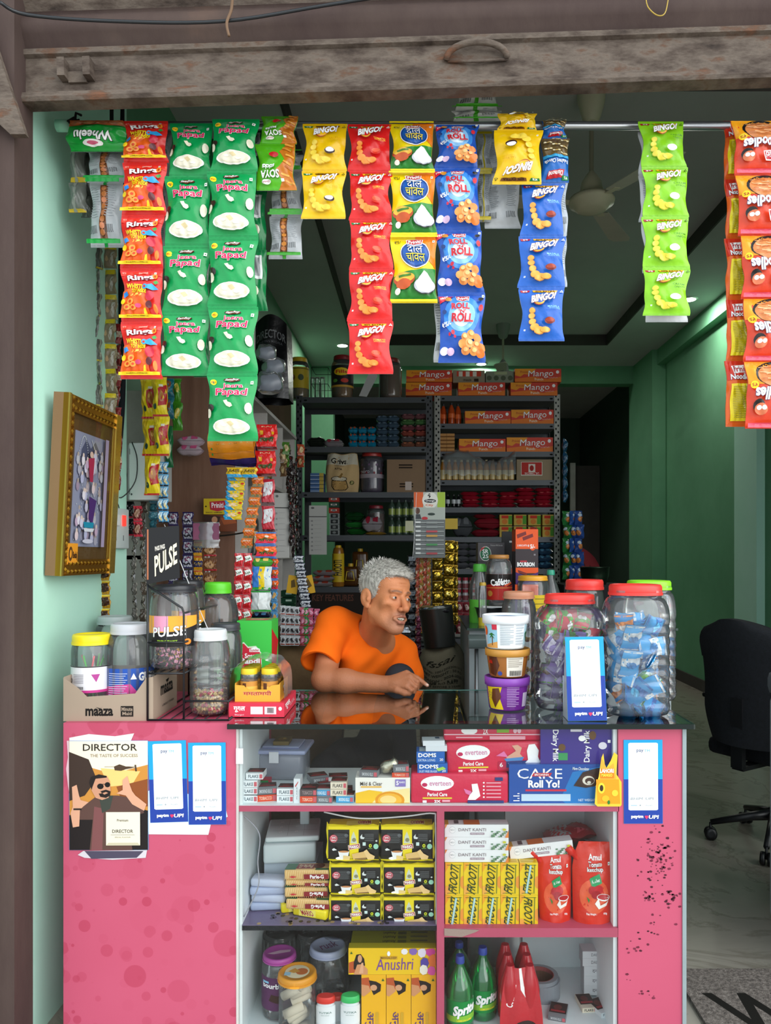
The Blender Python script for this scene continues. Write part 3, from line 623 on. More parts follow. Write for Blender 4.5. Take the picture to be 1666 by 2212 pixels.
A_wheel=[('p',[(0,.75),(0,.3),(.2,.2),(.5,.25),(.8,.18),(1,.28),(1,.75)],'#1b9a3a'),('t','Wheelu',.52,.44,.62,.26,W_,-4,'#101a12',.07,.03),('e',.55,.2,.18,.1,'#f4f2ee'),('e',.55,.2,.1,.05,'#d05a7a'),('r',0,.78,1,1,'#a85a30')]+[('e',x,.88,.12,.09,c)for x,c in ((.15,'#c87a4a'),(.4,'#b8683c'),(.62,'#d08850'),(.85,'#b8683c'))]
def A_back(stripe,mark='#3a3d40',cook=None):
 a=[('r',.42,0,.52,1,stripe)]if stripe else []
 if cook:a+=[('r',.34,.04,.56,.92,'#7c4a2a')]+[('e',.45,.1+.1*i,.08,.05,c,8)for i,c in enumerate([cook,'#b8703c']*4)]
 for x0 in (.06,.6):
  for i in range(13):a.append(('r',x0,.1+.04*i,x0+.3-(i%3)*.03,.112+.04*i,'#7d8286'))
  for i in range(9):a.append(('r',x0+.03*i,.72,x0+.03*i+(.012 if i%2 else .018),.84,mark))
 if stripe:a+=[('r',0,.93,1,1,stripe),('r',0,0,1,.06,stripe)]
 return a
A_noodle=[('p',[(0,.0),(1,.0),(1,.38),(0,.34)],'#f5a31a'),('e',.6,.2,.44,.2,'#1c1a1a',22),('e',.6,.22,.4,.18,'#d8864a',22)]+     [('p',[(x,y),(x+.2,y+.02*k),(x+.2,y+.012+.02*k),(x,y+.012)],c)for x,y,k,c in [(.25+.11*(i%5),.09+.035*(i//2),(i%3)-1,['#f0b07a','#b8602c','#f6c490'][i%3])for i in range(14)]]+     [('e',.1,.36,.08,.06,'#ffd81c'),('t','₹5',.1,.36,.1,.05,'#b01c1c',180),('t','Noodles',.52,.5,.8,.17,W_,180,'#1c2c6a',.06,.035),('e',.2,.68,.12,.1,'#1a1414'),('e',.24,.73,.13,.09,'#e07850'),('e',.2,.71,.05,.035,W_),('e',.3,.71,.05,.035,W_),('p',[(.55,.65),(.95,.63),(.93,.8),(.58,.82)],W_),('p',[(.57,.665),(.93,.645),(.91,.785),(.6,.8)],'#c01e2c'),('t','Priniti',.75,.72,.3,.1,W_,180,None,0,.02),('r',0,.93,1,1,'#e8506a')]
A_noodback=[('r',0,0,1,.3,'#d8321c'),('p',[(.2,.08),(.8,.06),(.78,.18),(.24,.2)],W_),('t','Priniti',.5,.13,.5,.09,'#b81e2c',0,None,0,.02),('t','Noodles',.5,.25,.75,.08,W_,0,'#1c2c6a',.05,.03),('r',.12,.36,.9,.92,'#f3dc1a')]+[('r',.2,.4+.026*i,.82-.05*(i%3),.41+.026*i,'#9a8a20')for i in range(19)]
A_diam=[('p',[(.22,.1),(.8,.06),(.74,.22),(.16,.26)],'#c8202c'),('t','Diamond',.48,.17,.5,.09,W_,3,None,0,.02),('r',.02,.04,.24,.13,'#168a3c'),('t','₹5',.12,.085,.12,.05,W_),('t','Falahari Chivda',.5,.42,.9,.08,W_,0,None,0,.02),('r',0,.5,1,.56,'#39a7e0'),('r',0,.56,1,.98,'#6a5634')]+[('e',.08+.1*(i%9),.6+.045*(i//3),.06,.018,['#e8d8a8','#c8a868','#f0e4c0'][i%3],7)for i in range(24)]
def strip(name,label,packs,art,col,d=RD-.03,flip=False,back='#c4c8cb',T=.016,part='packet',group='snack strips on the rod',pinch=.13,behind=None,seed0=0,ml=.05,seal=None):
 """packs: list of (x0, x1, ytop, ybottom) in pixels, one per packet"""
 x0,x1,y0,y1=packs[0];t=thing(name,label,'snack packets',P((x0+x1)/2,y0,d),group=group)
 for i,(a,b,c,e)in enumerate(packs):
  p=P((a+b)/2,c,d)-t.location
  dx=0
  if i+1<len(packs):dx=S((packs[i+1][0]+packs[i+1][1]-a-b)/2,d)
  packet(S(b-a,d),S(e-c,d),col,art,back,seed0+i*7+int(a),T,flip,parent=t,name=part,loc=(p.x,p.y,p.z),pinch=pinch,lean=dx*.6,ml=ml,seal=seal)
 return t
def uni(x0,x1,ys,dx=0):return [(x0+dx*i,x1+dx*i,ys[i],ys[i+1])for i in range(len(ys)-1)]
strip('wheel_snack_strip','green wheel snack packet strip showing silver backs below, leftmost on the rod',[(190,278,325,395),(195,268,395,535)],A_back('#1f9a42',cook='#c8784a'),'#b9bec2',flip=False,d=RD+.03)
tt=strip('wheel_snack_packet','single green and brown packet lying flipped over left end of rod',[(152,268,262,328)],A_wheel,'#1b9a3a',flip=True,T=.02,pinch=-.12)
strip('rings_strip','strip of five red ring snack packets hanging beside left wall',[(268,365,262,352),(265,361,352,466),(262,355,466,581),(262,354,581,696),(262,352,696,819)],A_rings,'#df2a24')
strip('papad_strip','strip of four green papad packets, shorter and left of its twin',[(369,462,267,381),(357,458,381,532),(352,456,532,677),(347,453,677,812)],A_jeera,GRN,T=.02)
strip('papad_strip','strip of five green papad packets, longest strip on the rod',[(458,560,258,371),(449,556,371,514),(450,557,514,663),(449,557,663,808),(447,556,808,953)],A_jeera,GRN,T=.022,d=RD-.05)
strip('papad_back_strip','reverse sides of green papad packets hanging behind the longest papad strip',[(530,572,275,410),(532,576,410,540),(530,578,540,672)],[('r',.2,.1,.8,.5,'#d8dcdc'),('r',.3,.14,.7,.45,'#8d9294'),('e',.4,.7,.3,.1,'#e4e0c8')],'#0d7a40',d=RD+.05,T=.014)
strip('papad_back_strip','reverse sides of green papad packets seen right of the four packet papad strip',[(436,462,300,380),(434,460,560,680),(420,452,680,815)],[('r',.2,.1,.8,.5,'#d8dcdc'),('r',.3,.14,.7,.45,'#8d9294')],'#0d7a40',d=RD+.05,T=.012)
strip('rings_back_strip','silver reverse of ring packets peeking out right of the red ring strip',[(345,372,275,352),(342,368,352,460),(338,360,470,580)],A_back(None),'#c0c4c6',d=RD+.05,T=.01)
strip('soya_strip','two green soya stick packets hanging upside down over the rod',[(565,645,252,312),(553,640,312,412)],A_soya,'#58b81e',flip=True)
strip('soya_back_strip','silver and orange backs of soya packets dangling below the green soya pair',[(590,655,335,372),(586,655,372,468),(582,655,468,560)],A_back('#3c9a2c',cook='#d88a3a'),'#b8bcc0',d=RD+.04)
strip('chip_strip','pair of yellow salted chip packets hanging upright',[(656,752,268,370),(651,747,370,473)],A_salt,YEL,back=W_)
strip('chip_strip','strip of five red tomato chip packets',[(752,846,269,371),(753,846,371,476),(754,849,476,583),(753,851,583,694),(750,849,694,808)],A_tom,RED)
strip('rice_snack_strip','strip of three yellow and green rice bowl snack packets with torn bottom',[(843,939,268,374),(841,941,374,512),(844,946,512,655)],A_dal,'#f5d80c',T=.022)
strip('roll_snack_strip','strip of four blue roll snack packets with orange puffs',[(941,1034,270,364),(938,1037,364,499),(942,1043,499,633),(946,1048,633,784)],A_roll,'#1c54b8',T=.022)
strip('roll_back_strip','silver reverse packets hanging just right of the blue roll strip',[(1030,1062,290,375),(1030,1060,375,480)],A_back('#c8b420'),'#b4b8bb',d=RD+.05)
strip('roll_back_strip','silver edge of reverse packet behind lowest blue roll packet',[(938,985,640,783)],A_back(None),'#c6cacc',d=RD+.02,T=.01)
strip('reverse_chip_strip','two pale grey reversed chip packets hanging behind upside down yellow packet',[(1052,1125,300,396),(1046,1124,396,494)],A_back(None),'#c9cccf',d=RD+.06)
strip('reverse_chip_packet','green and white packet reversed above the rod against shutter bottom',[(985,1075,178,240),(977,1085,240,266)],A_back('#4cb82c'),'#dfe3df',d=RD+.02,T=.02)
strip('chip_strip','yellow salted chip packets hanging upside down over the rod',[(1075,1160,246,282),(1066,1172,282,399)],A_salt,YEL,flip=True,d=RD-.05,T=.022)
strip('chivda_strip','small blue savoury mix packets upside down right of flipped yellow packet',[(1170,1222,262,300),(1168,1230,300,395)],A_diam,'#1c6ac0',flip=True,d=RD-.02,T=.02)
strip('chip_strip','strip of three blue masala chip packets',[(1126,1220,396,511),(1119,1222,511,622),(1121,1220,622,737)],A_mas,BLU)
strip('blue_back_strip','silver edge of packets behind the blue masala strip',[(1186,1226,385,510),(1190,1224,510,620)],A_back(None),'#b9c2cc',d=RD+.02,T=.012)
strip('chip_strip','strip of four lime green cream onion chip packets',[(1380,1478,263,362),(1388,1488,362,469),(1387,1489,469,579),(1388,1490,579,682)],A_lime,LIM)
strip('reverse_lime_strip','white reversed packets behind the lime green chip strip',[(1380,1470,285,380),(1378,1470,380,480),(1384,1472,480,590),(1393,1484,590,696)],A_back(None),'#dde1e4',d=RD+.03)
strip('noodle_strip','strip of orange noodle packets seen from yellow back sides at right',[(1563,1612,262,388),(1566,1610,388,516),(1566,1618,516,648),(1568,1622,648,780),(1566,1625,780,922)],A_noodback,'#e8641c',d=RD+.0,group='snack strips on the rod')
strip('noodle_strip','strip of orange noodle packets hanging upside down, cut by right picture edge',[(1580,1685,262,380),(1588,1694,380,510),(1598,1702,510,646),(1604,1708,646,782),(1608,1716,782,926)],A_noodle,'#e8482a',d=RD-.06,T=.024)
# ================================================================ jars, bottles, wrapped sweets
def jarfit(x0,x1,ytop,zs,ybase=None,dc=None):
 k=(x1-x0)/2/FPX
 if dc is None:d=(CZ-zs)*FPX/(ybase-VY);r=k*d/(1-k);dc=d+r
 else:r=k*dc
 p=P((x0+x1)/2,0,dc);return (p.x,dc,zs),r,CZ-(ytop-VY)/FPX*dc-zs
def jar(name,label,fit,lid='#e02a22',sq=0,ribs=0,neck=.72,sh=.72,art=None,lz=(.25,.6),lidh=.09,mat='clear',lidmat='plastic',cat='jar',group=None,asp=1,lblcol=None,flute=0,grip=True,rz=0,a0=-175,a1=-5,lidr=None,top=None):
 loc,r,h=fit;t=thing(name,label,cat,loc,(0,0,rz),group)
 lh=h*lidh;hb=h-lh*.55
 pr=[(.001,.004),(r*.8,.003),(r*.93,.008),(r*.985,.02)]
 if ribs:
  z0,z1=.03,hb*sh
  for i in range(ribs*4+1):q=i/(ribs*4);pr.append((r*(1-.035*(1-math.cos(q*ribs*2*PI))/2),z0+(z1-z0)*q))
 else:pr+=[(r,.03),(r,hb*sh*.5),(r,hb*sh)]
 n=7
 for i in range(1,n+1):
  a=i/n*PI/2;pr.append((r*(neck+(1-neck)*math.cos(a)),hb*sh+(hb*.94-hb*sh)*math.sin(a)**1.0))
 pr+=[(r*neck,hb)]
 mb=MB(mat);mb.lathe(pr,40 if flute else 28,sq=sq,asp=asp,caps=False,wob=flute and .018,nw=flute);
 mb.build('body',t)
 lr=lidr or neck*1.06
 mb=MB(lidmat,lid);R_=r*lr
 mb.lathe([(R_*.97,h-lh),(R_,h-lh*.9),(R_,h-lh*.25),(R_*.95,h-lh*.05),(R_*.86,h-lh*.02),(R_*.82,h-lh*.12),(.001,h-lh*.12)],32,sq=sq*.3,asp=asp)
 if grip:mb.lathe([(R_*1.03,h-lh),(R_*1.03,h-lh*.75)],32,asp=asp,sq=sq*.3)
 if top:mb.art(top,face((-R_*.8,R_*.8,h-lh*.11),(1.6*R_,0,0),(0,-1.6*R_,0),(0,0,1)))
 mb.build('lid',t)
 if art is not None:
  F=cyl(r*1.004,h*lz[0],h*lz[1],a0,a1,asp,sq);mb=MB('paper',lblcol or W_)
  if lblcol:mb.grid(F,18,2)
  mb.art(art,F,ml=.05,smooth=True);mb.build('wrap_label',t)
 return t
def sweet(c1,c2,c3,L=.024,r=.006,kind='twist',art=None):
 mb=MB('gloss',c1)
 if kind=='twist':
  mb.lathe([(r*.9,-L/2),(r*1.1,-L/2+.002),(r*.25,-L*.28),(r*.9,-L*.18),(r,0),(r*.9,L*.18),(r*.25,L*.28),(r*1.1,L/2-.002),(r*.9,L/2)],8,asp=.7)
  mb.lathe([(r*1.01,-L*.1),(r*1.06,0),(r*1.01,L*.1)],8,c2,asp=.7,caps=False)
 else:
  FR,BK=pouch_F(r*2.4,L,r*.5,.05,3);mb.mat='film'
  T=Matrix.Translation((0,0,L/2))
  mb.grid(lambda u,v,h:FR(u,v,h)+np.array([0,0,L/2]),6,8);mb.grid(lambda u,v,h:BK(u,v,h)+np.array([0,0,L/2]),6,8,c2,flip=True)
  a=[('p',[(0,.3),(1,.2),(1,.45),(0,.6)],c3),('e',.5,.5,.3,.13,c2,10),('r',0,.02,1,.08,c3),('r',0,.92,1,.98,c3)]if art is None else art
  mb.art(a,lambda u,v,h:FR(u,v,h)+np.array([0,0,L/2]),ml=.12,eps=.0006,h0=.0012);mb.art(a,lambda u,v,h:BK(u,v,h)+np.array([0,0,L/2]),ml=.12,eps=.0006,h0=.0012)
 o=mb.build('x');me=o.data;bpy.data.objects.remove(o);return me
def fill(protos,n,fit,z0,z1,name,label,group,cat='sweet',seed=1,sq=0,sz=.012,pile=0,rr=.88):
 rn=random.Random(seed);loc,r,h=fit;placed=[];tries=0
 while len(placed)<n and tries<n*60:
  tries+=1
  a=rn.uniform(0,2*PI);q=math.sqrt(rn.random())*(r*rr-sz);x,y=q*math.cos(a),q*math.sin(a)
  if rn.random()<.75 and y>-.2*r:y=-abs(y)
  z=rn.uniform(z0,z1-pile*(q/r)**2)+sz*.5
  if all((x-p[0])**2+(y-p[1])**2+(z-p[2])**2>(sz*1.25)**2 for p in placed):placed.append((x,y,z))
 for x,y,z in placed:
  o=bpy.data.objects.new(name,rn.choice(protos));COL.objects.link(o)
  o.location=(loc[0]+x,loc[1]+y,loc[2]+z);o.rotation_euler=(rn.uniform(-1.2,1.2),rn.uniform(-3,3),rn.uniform(-.8,.8));tag(o,label,cat,group)
BR='#a89684'
w_,dp,h_=S(193,2.21),.235,.0
t=thing('carton_tray','brown open cardboard carton printed with juice logos at left end of counter','carton',P(234,0,2.215).xy.to_3d(),(0,0,.02));t.location.z=CT
hh=.128
mb=MB('card',BR);mb.prism([(-w_/2,0),(w_/2,0),(w_/2,hh),(w_*.42,hh*.97),(w_*.3,hh*.62),(-w_*.24,hh*.55),(-w_*.34,hh*.75),(-w_/2,hh*.98)],0,.003)
F=face((-w_/2,0,hh),(w_,0,0),(0,0,-hh),(0,-1,0))
mb.art([('t','maaza',.4,.8,.3,.15,'#1d1a18',0,None,0,.035),('p',[(.36,.68),(.4,.73),(.44,.67),(.41,.71)],'#1d1a18'),('r',.64,.66,.78,.9,'#2a2522'),('t','Minute',.71,.73,.12,.08,BR,0,None,0,.02),('t','Maid',.71,.83,.1,.07,BR,0,None,0,.02)],F);mb.build('front_panel',t)
mb=MB('card',BR);mb.box(w_/2-.003,w_/2,.003,dp,0,hh);mb.art([('t','maaza',.55,.42,.5,.2,'#1d1a18',0,None,0,.035),('p',[(.5,.22),(.56,.3),(.64,.2),(.6,.28)],'#1d1a18'),('t','A PRODUCT OF INDIA',.6,.78,.5,.05,'#3a3330')],face((w_/2,0,hh),(0,dp,0),(0,0,-hh),(1,0,0)));mb.build('side_panel',t)
mb=MB('card',BR);mb.box(-w_/2,-w_/2+.003,.003,dp,0,hh);mb.build('side_panel',t)
mb=MB('card','#8c7b6b');mb.box(-w_/2+.003,w_/2-.003,.003,dp,0,.003);mb.box(-w_/2+.003,w_/2-.003,dp-.003,dp,.003,hh);mb.build('back_and_base',t)
ZT=CT+.003
f1=jarfit(157,241,1368,ZT,dc=2.30)
jar('jar','clear jar with yellow flip lid and white pink label holding straws, inside brown carton',f1,'#f5dc1e',neck=.9,sh=.8,lidh=.13,lz=(.3,.62),lblcol='#e8e6ea',
 art=[('r',0,0,1,.04,'#1d1a1c'),('r',0,.9,1,1,'#c83a8a'),('p',[(.62,.3),(.76,.3),(.7,.6)],'#b0408f'),('t','090',.18,.55,.16,.16,'#2a2628',0,None,0,.02)]+[('r',.3,.3+.06*i,.5,.325+.06*i,'#9b98a0')for i in range(6)]+[('r',.35+.02*i,.75,.36+.02*i,.86,'#333333')for i in range(8)])
for i,(a,b,c)in enumerate([(-.03,.03,'#5cc85a'),(.02,-.02,'#5cc85a'),(.035,.0,'#d8a0a0'),(-.02,-.03,'#e85a6a'),(.01,.03,'#e8e8e8'),(-.01,.035,'#4ac848')]):
 mb=MB('plastic',c);mb.tube([(a,b*.5,.0),(-a*.9,b*.9,.17)],.0028,seg=6);tag(mb.build('drinking_straw',loc=(f1[0][0],f1[0][1],ZT+.008)),'coloured drinking straw leaning inside yellow lidded jar','straw','straws in the yellow lidded jar')
f2=jarfit(229,335,1345,ZT,dc=2.335)
jar('jar','large clear jar with grey white lid and blue pink label inside brown carton',f2,'#c9ccd2',neck=.72,sh=.66,lidh=.12,flute=20,lz=(.1,.52),lblcol='#2454b0',
 art=[('p',[(0,.45),(.2,.5),(.45,.42),(.62,.4),(.7,.6),(.85,.55),(.85,1),(0,1)],'#d84a98'),('t','GUMM',.88,.22,.3,.2,W_,0,'#123a80',.03,.05),('p',[(.62,.28),(.66,.12),(.7,.28)],W_),('t','Centre fresh',.88,.4,.2,.05,W_)]+[('r',.32,.12+.055*i,.58-.02*(i%3),.135+.055*i,'#cfd8ee')for i in range(12)])
jar('jar','empty clear jar with grey lid behind the brown carton tray',jarfit(206,290,1330,CT,dc=2.62),'#a9b4b4',neck=.8,sh=.7,lidh=.1)
t=thing('wire_stand','black wire two tier counter stand holding sweet jars','stand',(-.78,2.215,CT+.003))
def wire(pts,nm,r=.0032):
 mb=MB('plastic','#1a1c20');mb.tube([Vector(p)for p in pts],r,seg=6);mb.build(nm,t)
YB=.40
for y in (0,YB):
 wire([(0,y,0),(0,y,.43)],'upright');wire([(0,y,.39),(.1,y,.325),(.105,y,.31),(.105,y,0)],'upright')
 wire([(0,y,.135),(.105,y,.135)],'shelf_rail');wire([(0,y,.225),(.105,y,.225)],'guard_rail');wire([(0,y,0),(.235,y,0),(.235,y,.055),(.105,y,.055)],'base_rail')
for x,z in ((0,0),(.235,0),(.235,.055),(.105,.135),(0,.135),(.105,.225),(0,.225),(.0,.43),(.105,.31)):wire([(x,0,z),(x,YB,z)],'cross_rail')
for i in range(1,7):wire([(.0+.033*i,0,.002),(.0+.033*i,YB,.002)],'base_wire',.0016)
for i in range(1,4):wire([(.026*i,0,.135),(.026*i,YB,.135)],'shelf_wire',.0016)
mb=MB('paper','#17171a');a,b=S(70,2.23),S(112,2.23)
T=Matrix.Shear('XY',4,(0,0))if False else Matrix.Identity(4)
mb.prism([(0,0),(a,.018),(a*.98,b+.018),(-.006,b+.01)],-.002,.002,'#17171a');F=face((0,-.002,b+.01),(a,0,.006),(0,0,-b),(0,-1,0))
mb.art([('r',0,.02,.05,.98,'#b06a48'),('t','PASS PASS',.4,.38,.3,.08,'#d8d2c8',8,None,0,.04),('t','PULSE',.58,.62,.7,.36,'#efe6c8',16,'#8a6a2a',.02,.025,.1,1.2)],F);mb.build('sign',None,P(318,1262,2.21))
o=bpy.data.objects['sign'];o.name='sweet_sign_board';tag(o,'black advertising board with cream lettering on top of wire stand','sign')
PUL=[('r',0,0,1,.55,'#f0a83a'),('r',.28,0,.52,.5,'#e89ab8'),('p',[(0,.6),(.6,.5),(1,.3),(1,1),(0,1)],'#1c1a1c'),('t','PULSE',.52,.5,.5,.3,W_,6,'#1c1a1c',.04,.02,.06,1.2),('t','TRIPLE TWIST',.5,.82,.3,.08,'#a8d83a',0,None,0,.02),('e',.8,.84,.06,.1,'#f08a2a')]
mp=[sweet('#1c1a1c','#e87aa8',W_),sweet('#e8a0b8','#1c1a1c',W_),sweet('#e8b02a','#1c1a1c',W_)]
f=jarfit(326,428,1262,CT+.142,dc=2.30);jar('sweet_jar','clear jar with black lid and orange black label on upper tier of wire stand',f,'#2a2b30',neck=.86,sh=.62,lidh=.09,lz=(.28,.64),art=PUL,lblcol='#f0a83a',flute=24,a0=-170,a1=-10)
fill(mp,70,f,.005,.075,'wrapped_sweet','small black, pink or yellow wrapped sweet in the black lidded jar','sweets in the front black lidded jar',seed=3,sz=.013)
f=jarfit(372,442,1253,CT+.142,dc=2.50);jar('sweet_jar','second black lidded sweet jar half hidden behind first on wire stand',f,'#26272b',neck=.86,sh=.62,lidh=.09,lz=(.25,.62),art=PUL,lblcol='#f0a83a',flute=24,a0=-150,a1=10)
f=jarfit(428,514,1257,CT,dc=2.64);jar('jar','tall empty clear jar with bright green lid in front of plywood board',f,'#5fce2a',neck=.62,sh=.72,lidh=.1,flute=22,lz=(.0,.25),art=[('r',0,0,1,.5,'#dfe8e0')])
f=jarfit(452,523,1345,CT+.002,dc=2.47);jar('jar','clear jar with dark grey lid behind the jar of golden sweets',f,'#3a3d42',neck=.82,sh=.7,lidh=.09,flute=20,mat='greentint')
fill([sweet('#15161a','#f4f4f4','#888888')],26,f,.0,.09,'wrapped_sweet','black and white wrapped sweet in the dark grey lidded jar','sweets in the dark grey lidded jar',seed=8,sz=.014)
f=jarfit(411,497,1358,CT+.006,ybase=1549);jar('sweet_jar','ribbed clear jar with frosted lid and gold wrapped sweets, lower tier of wire stand',f,'#d5dadd',neck=.78,sh=.66,ribs=6,lidh=.13,lidmat='plastic')
fill([sweet('#c9a25a','#f0dca0',W_,.02,.006),sweet('#d8b878','#b88a40',W_,.02,.006),sweet('#c02a4a','#e8c88a',W_,.02,.006)],95,f,.0,.06,'wrapped_sweet','gold or red wrapped sweet at bottom of ribbed clear jar','gold sweets in the ribbed jar',seed=5,sz=.010)
put_box('sweet_box','bright green and red soan papdi sweet box standing behind small yellow lidded jars','box',(512,1341,587,1505),2.58,.12,'#3fc24a',
 {'f':[('p',[(0,.3),(.2,.28),(.32,.34),(.55,.33),(.7,.42),(.72,.6),(.6,.7),(.3,.75),(0,.75)],'#d8ecd0'),('p',[(0,.32),(.2,.3),(.32,.36),(.55,.35),(.68,.43),(.7,.6),(.58,.68),(.3,.72),(0,.72)],'#d42a40'),('p',[(.36,.37),(.52,.345),(.66,.37),(.66,.41),(.36,.41)],W_),('t','Sunder',.51,.385,.26,.035,'#c02038',0,None,0,.02),
           ('t','Soan',.38,.46,.3,.06,W_,0,None,0,.03),('t','Papdi',.38,.54,.55,.09,W_,0,None,0,.04),('t','Elaichi',.2,.61,.2,.03,'#f0d0d0')],
     'r':[('p',[(0,.1),(1,.3),(.7,.6),(1,1),(0,1)],'#c8282c')],'t':[('p',[(.1,.2),(.9,.2),(.8,.8),(.2,.8)],'#c8603a'),('t','Sunder',.5,.5,.4,.3,'#f0e0c0')]})
RB=put_box('incense_box','flat red incense box at left end of glass top, under tray of small jars','box',(493,1521,614,1551),2.256,.22,'#d8344c',
 {'f':[('t','गूगल',.2,.45,.2,.4,W_,0,None,0,.03),('t','Bhargavi',.2,.85,.16,.14,'#f4c8d0'),('r',.4,.25,.62,.8,'#f4d8dc'),('r',.65,.25,.86,.8,'#f4d8dc'),('e',.93,.4,.03,.14,W_)]+[('r',.7+.012*i,.32,.706+.012*i,.7,'#2a2228')for i in range(10)],
     'r':[('t','गूगल',.3,.4,.35,.5,W_,12,None,0,.02),('t','GUGAL',.65,.5,.4,.3,'#f0a8b0',12)]})
RB.location.z=CT+.003
zt=CT+.003+S(30,2.256)
w_,dp=S(96,2.31),.135
t=thing('jar_tray','yellow open card tray wrapped in clear film, on top of flat red box','tray',(P(560,0,2.3).x,2.275,zt+.0005))
YT='#e8a83a'
mb=MB('paper',YT);mb.prism([(-w_/2,0),(w_/2,0),(w_/2,.052),(w_*.3,.048),(w_*.22,.036),(-w_*.22,.036),(-w_*.3,.048),(-w_/2,.05)],0,.002)
mb.art([('t','ममतामयी',.5,.42,.62,.3,'#b02a1c',0,W_,.03,.02)],face((-w_/2,0,.045),(w_,0,0),(0,0,-.045),(0,-1,0)));mb.build('front_panel',t)
mb=MB('paper',YT);mb.box(w_/2-.002,w_/2,.002,dp,0,.055);mb.art([('t','श्री',.5,.45,.25,.6,W_,0,'#b02a1c',.05,.03)],face((w_/2,0,.055),(0,dp,0),(0,0,-.055),(1,0,0)));mb.build('side_panel',t)
mb=MB('paper',YT);mb.box(-w_/2,-w_/2+.002,.002,dp,0,.055);mb.build('side_panel',t)
mb=MB('paper','#c98f30');mb.box(-w_/2+.002,w_/2-.002,.002,dp-.002,0,.0015);mb.box(-w_/2+.002,w_/2-.002,dp-.002,dp,0,.055);mb.build('back_and_base',t)
def Fw(u,v,h):
 a=PI*(1-u);return np.stack([-(w_/2+.014)*np.cos(PI*u)*-1*(np.abs(np.cos(PI*u))**-.35*np.abs(np.cos(PI*u))if False else 1),-.008+v*(dp+.012),.01+.118*np.sin(PI*u)**.45+.003*np.sin(u*31+v*17)],1)
mb=MB('clearbag');mb.grid(Fw,26,6);mb.build('film_wrap',t)
spots=[(-.034+.034*0,0),(.03,0),(-.03,.045),(.033,.045),(-.027,.088),(.036,.088)]
for i,(x,y)in enumerate([(-.031,.03),(.031,.03),(-.031,.073),(.031,.073),(-.031,.112),(.031,.112)]):
 lab=['front left','front right','middle left','middle right','rear left','rear right'][i]
 fit=((t.location.x+x,t.location.y+y,zt+.002),.023 if y>.1 else .026,.096)
 if y>.1:fit=(fit[0],.021,.096)
 jar('small_jar','small paste jar with yellow cap, %s of six in the yellow tray'%lab,fit,'#f2cf2a',neck=.9,sh=.8,lidh=.2,grip=False,lz=(.08,.6),lblcol='#c98a3a',art=[('r',0,.3,1,.7,'#e8b04a'),('r',.3,.1,.45,.9,'#5a3018')],group='six small jars in the yellow tray')
def tub(label,x0,x1,ytop,zs,body,rim,art,dc=2.39,top=None):
 fit=jarfit(x0,x1,ytop,zs,dc=dc);loc,R_,h=fit;t=thing('tub',label,'tub',loc,group='stacked confectionery tubs');r0=R_*.86
 mb=MB('gloss',body);mb.lathe([(.001,.002),(r0*.9,0),(r0*.93,.004),(R_*.93,h*.8),(R_*.93,h*.9)],36)
 mb.art(art,lambda u,v,k:cyl(1,0,1,-165,-15)(u,v,0)*np.stack([(r0*.93+(R_*.93-r0*.93)*(1-np.asarray(v))+k)]*2+[np.full(len(u),h*.78)],1)+np.array([0,0,.004]),'gloss',ml=.05,smooth=True);mb.build('body',t)
 mb=MB('plastic',rim);mb.lathe([(R_*.945,h*.74),(R_*.99,h*.75),(R_,h*.86),(R_*1.0,h*.985),(R_*.97,h),(R_*.93,h*.985),(R_*.92,h*.93),(.001,h*.93)],36)
 if top:mb.art(top,face((-R_*.9,R_*.9,h*.93),(1.8*R_,0,0),(0,-1.8*R_,0),(0,0,1)))
 mb.build('rim_lid',t);return loc[2]+h
txt_lines=lambda x0,x1,y0,y1,n,c:[('r',x0,y0+(y1-y0)*i/n,x1-(x1-x0)*.25*(i%3==2),y0+(y1-y0)*(i+.45)/n,c)for i in range(n)]
z=tub('purple chocolate bar tub, lowest in the stack of three',1047,1145,1459,CT+.004,'#7a2f9a','#8a45b0',[('p',[(0,.15),(.36,.1),(.3,.5),(.38,1),(.05,1),(0,.8)],'#f2d21c'),('t','Star',.1,.42,.2,.25,'#f2d21c',0,'#5a1c70',.06,.03),('p',[(.16,.2),(.3,.15),(.34,.5),(.2,.95),(.12,.6)],'#6a3a1c'),('r',.78,.35,.92,.9,'#d8c8e4')]+txt_lines(.45,.68,.1,.9,12,'#b890cc'))
z=tub('brown and gold chocolate tub, middle of the stack of three',1048,1145,1399,z+.0005,'#a8682c','#c98f3c',[('p',[(.04,.1),(.24,.05),(.3,.5),(.2,1),(.02,.9)],'#5a2c18'),('t','milk',.08,.35,.12,.15,'#d82a1c',0,None,0,.03),('e',.3,.86,.05,.1,'#3a4a9c'),('r',.44,.0,.78,1,'#ece6da'),('e',.88,.08,.04,.08,'#c8202c')]+txt_lines(.47,.75,.08,.6,6,'#b0a89c')+[('r',.5+.02*i,.72,.51+.02*i,.95,'#1c1a1a')for i in range(12)])
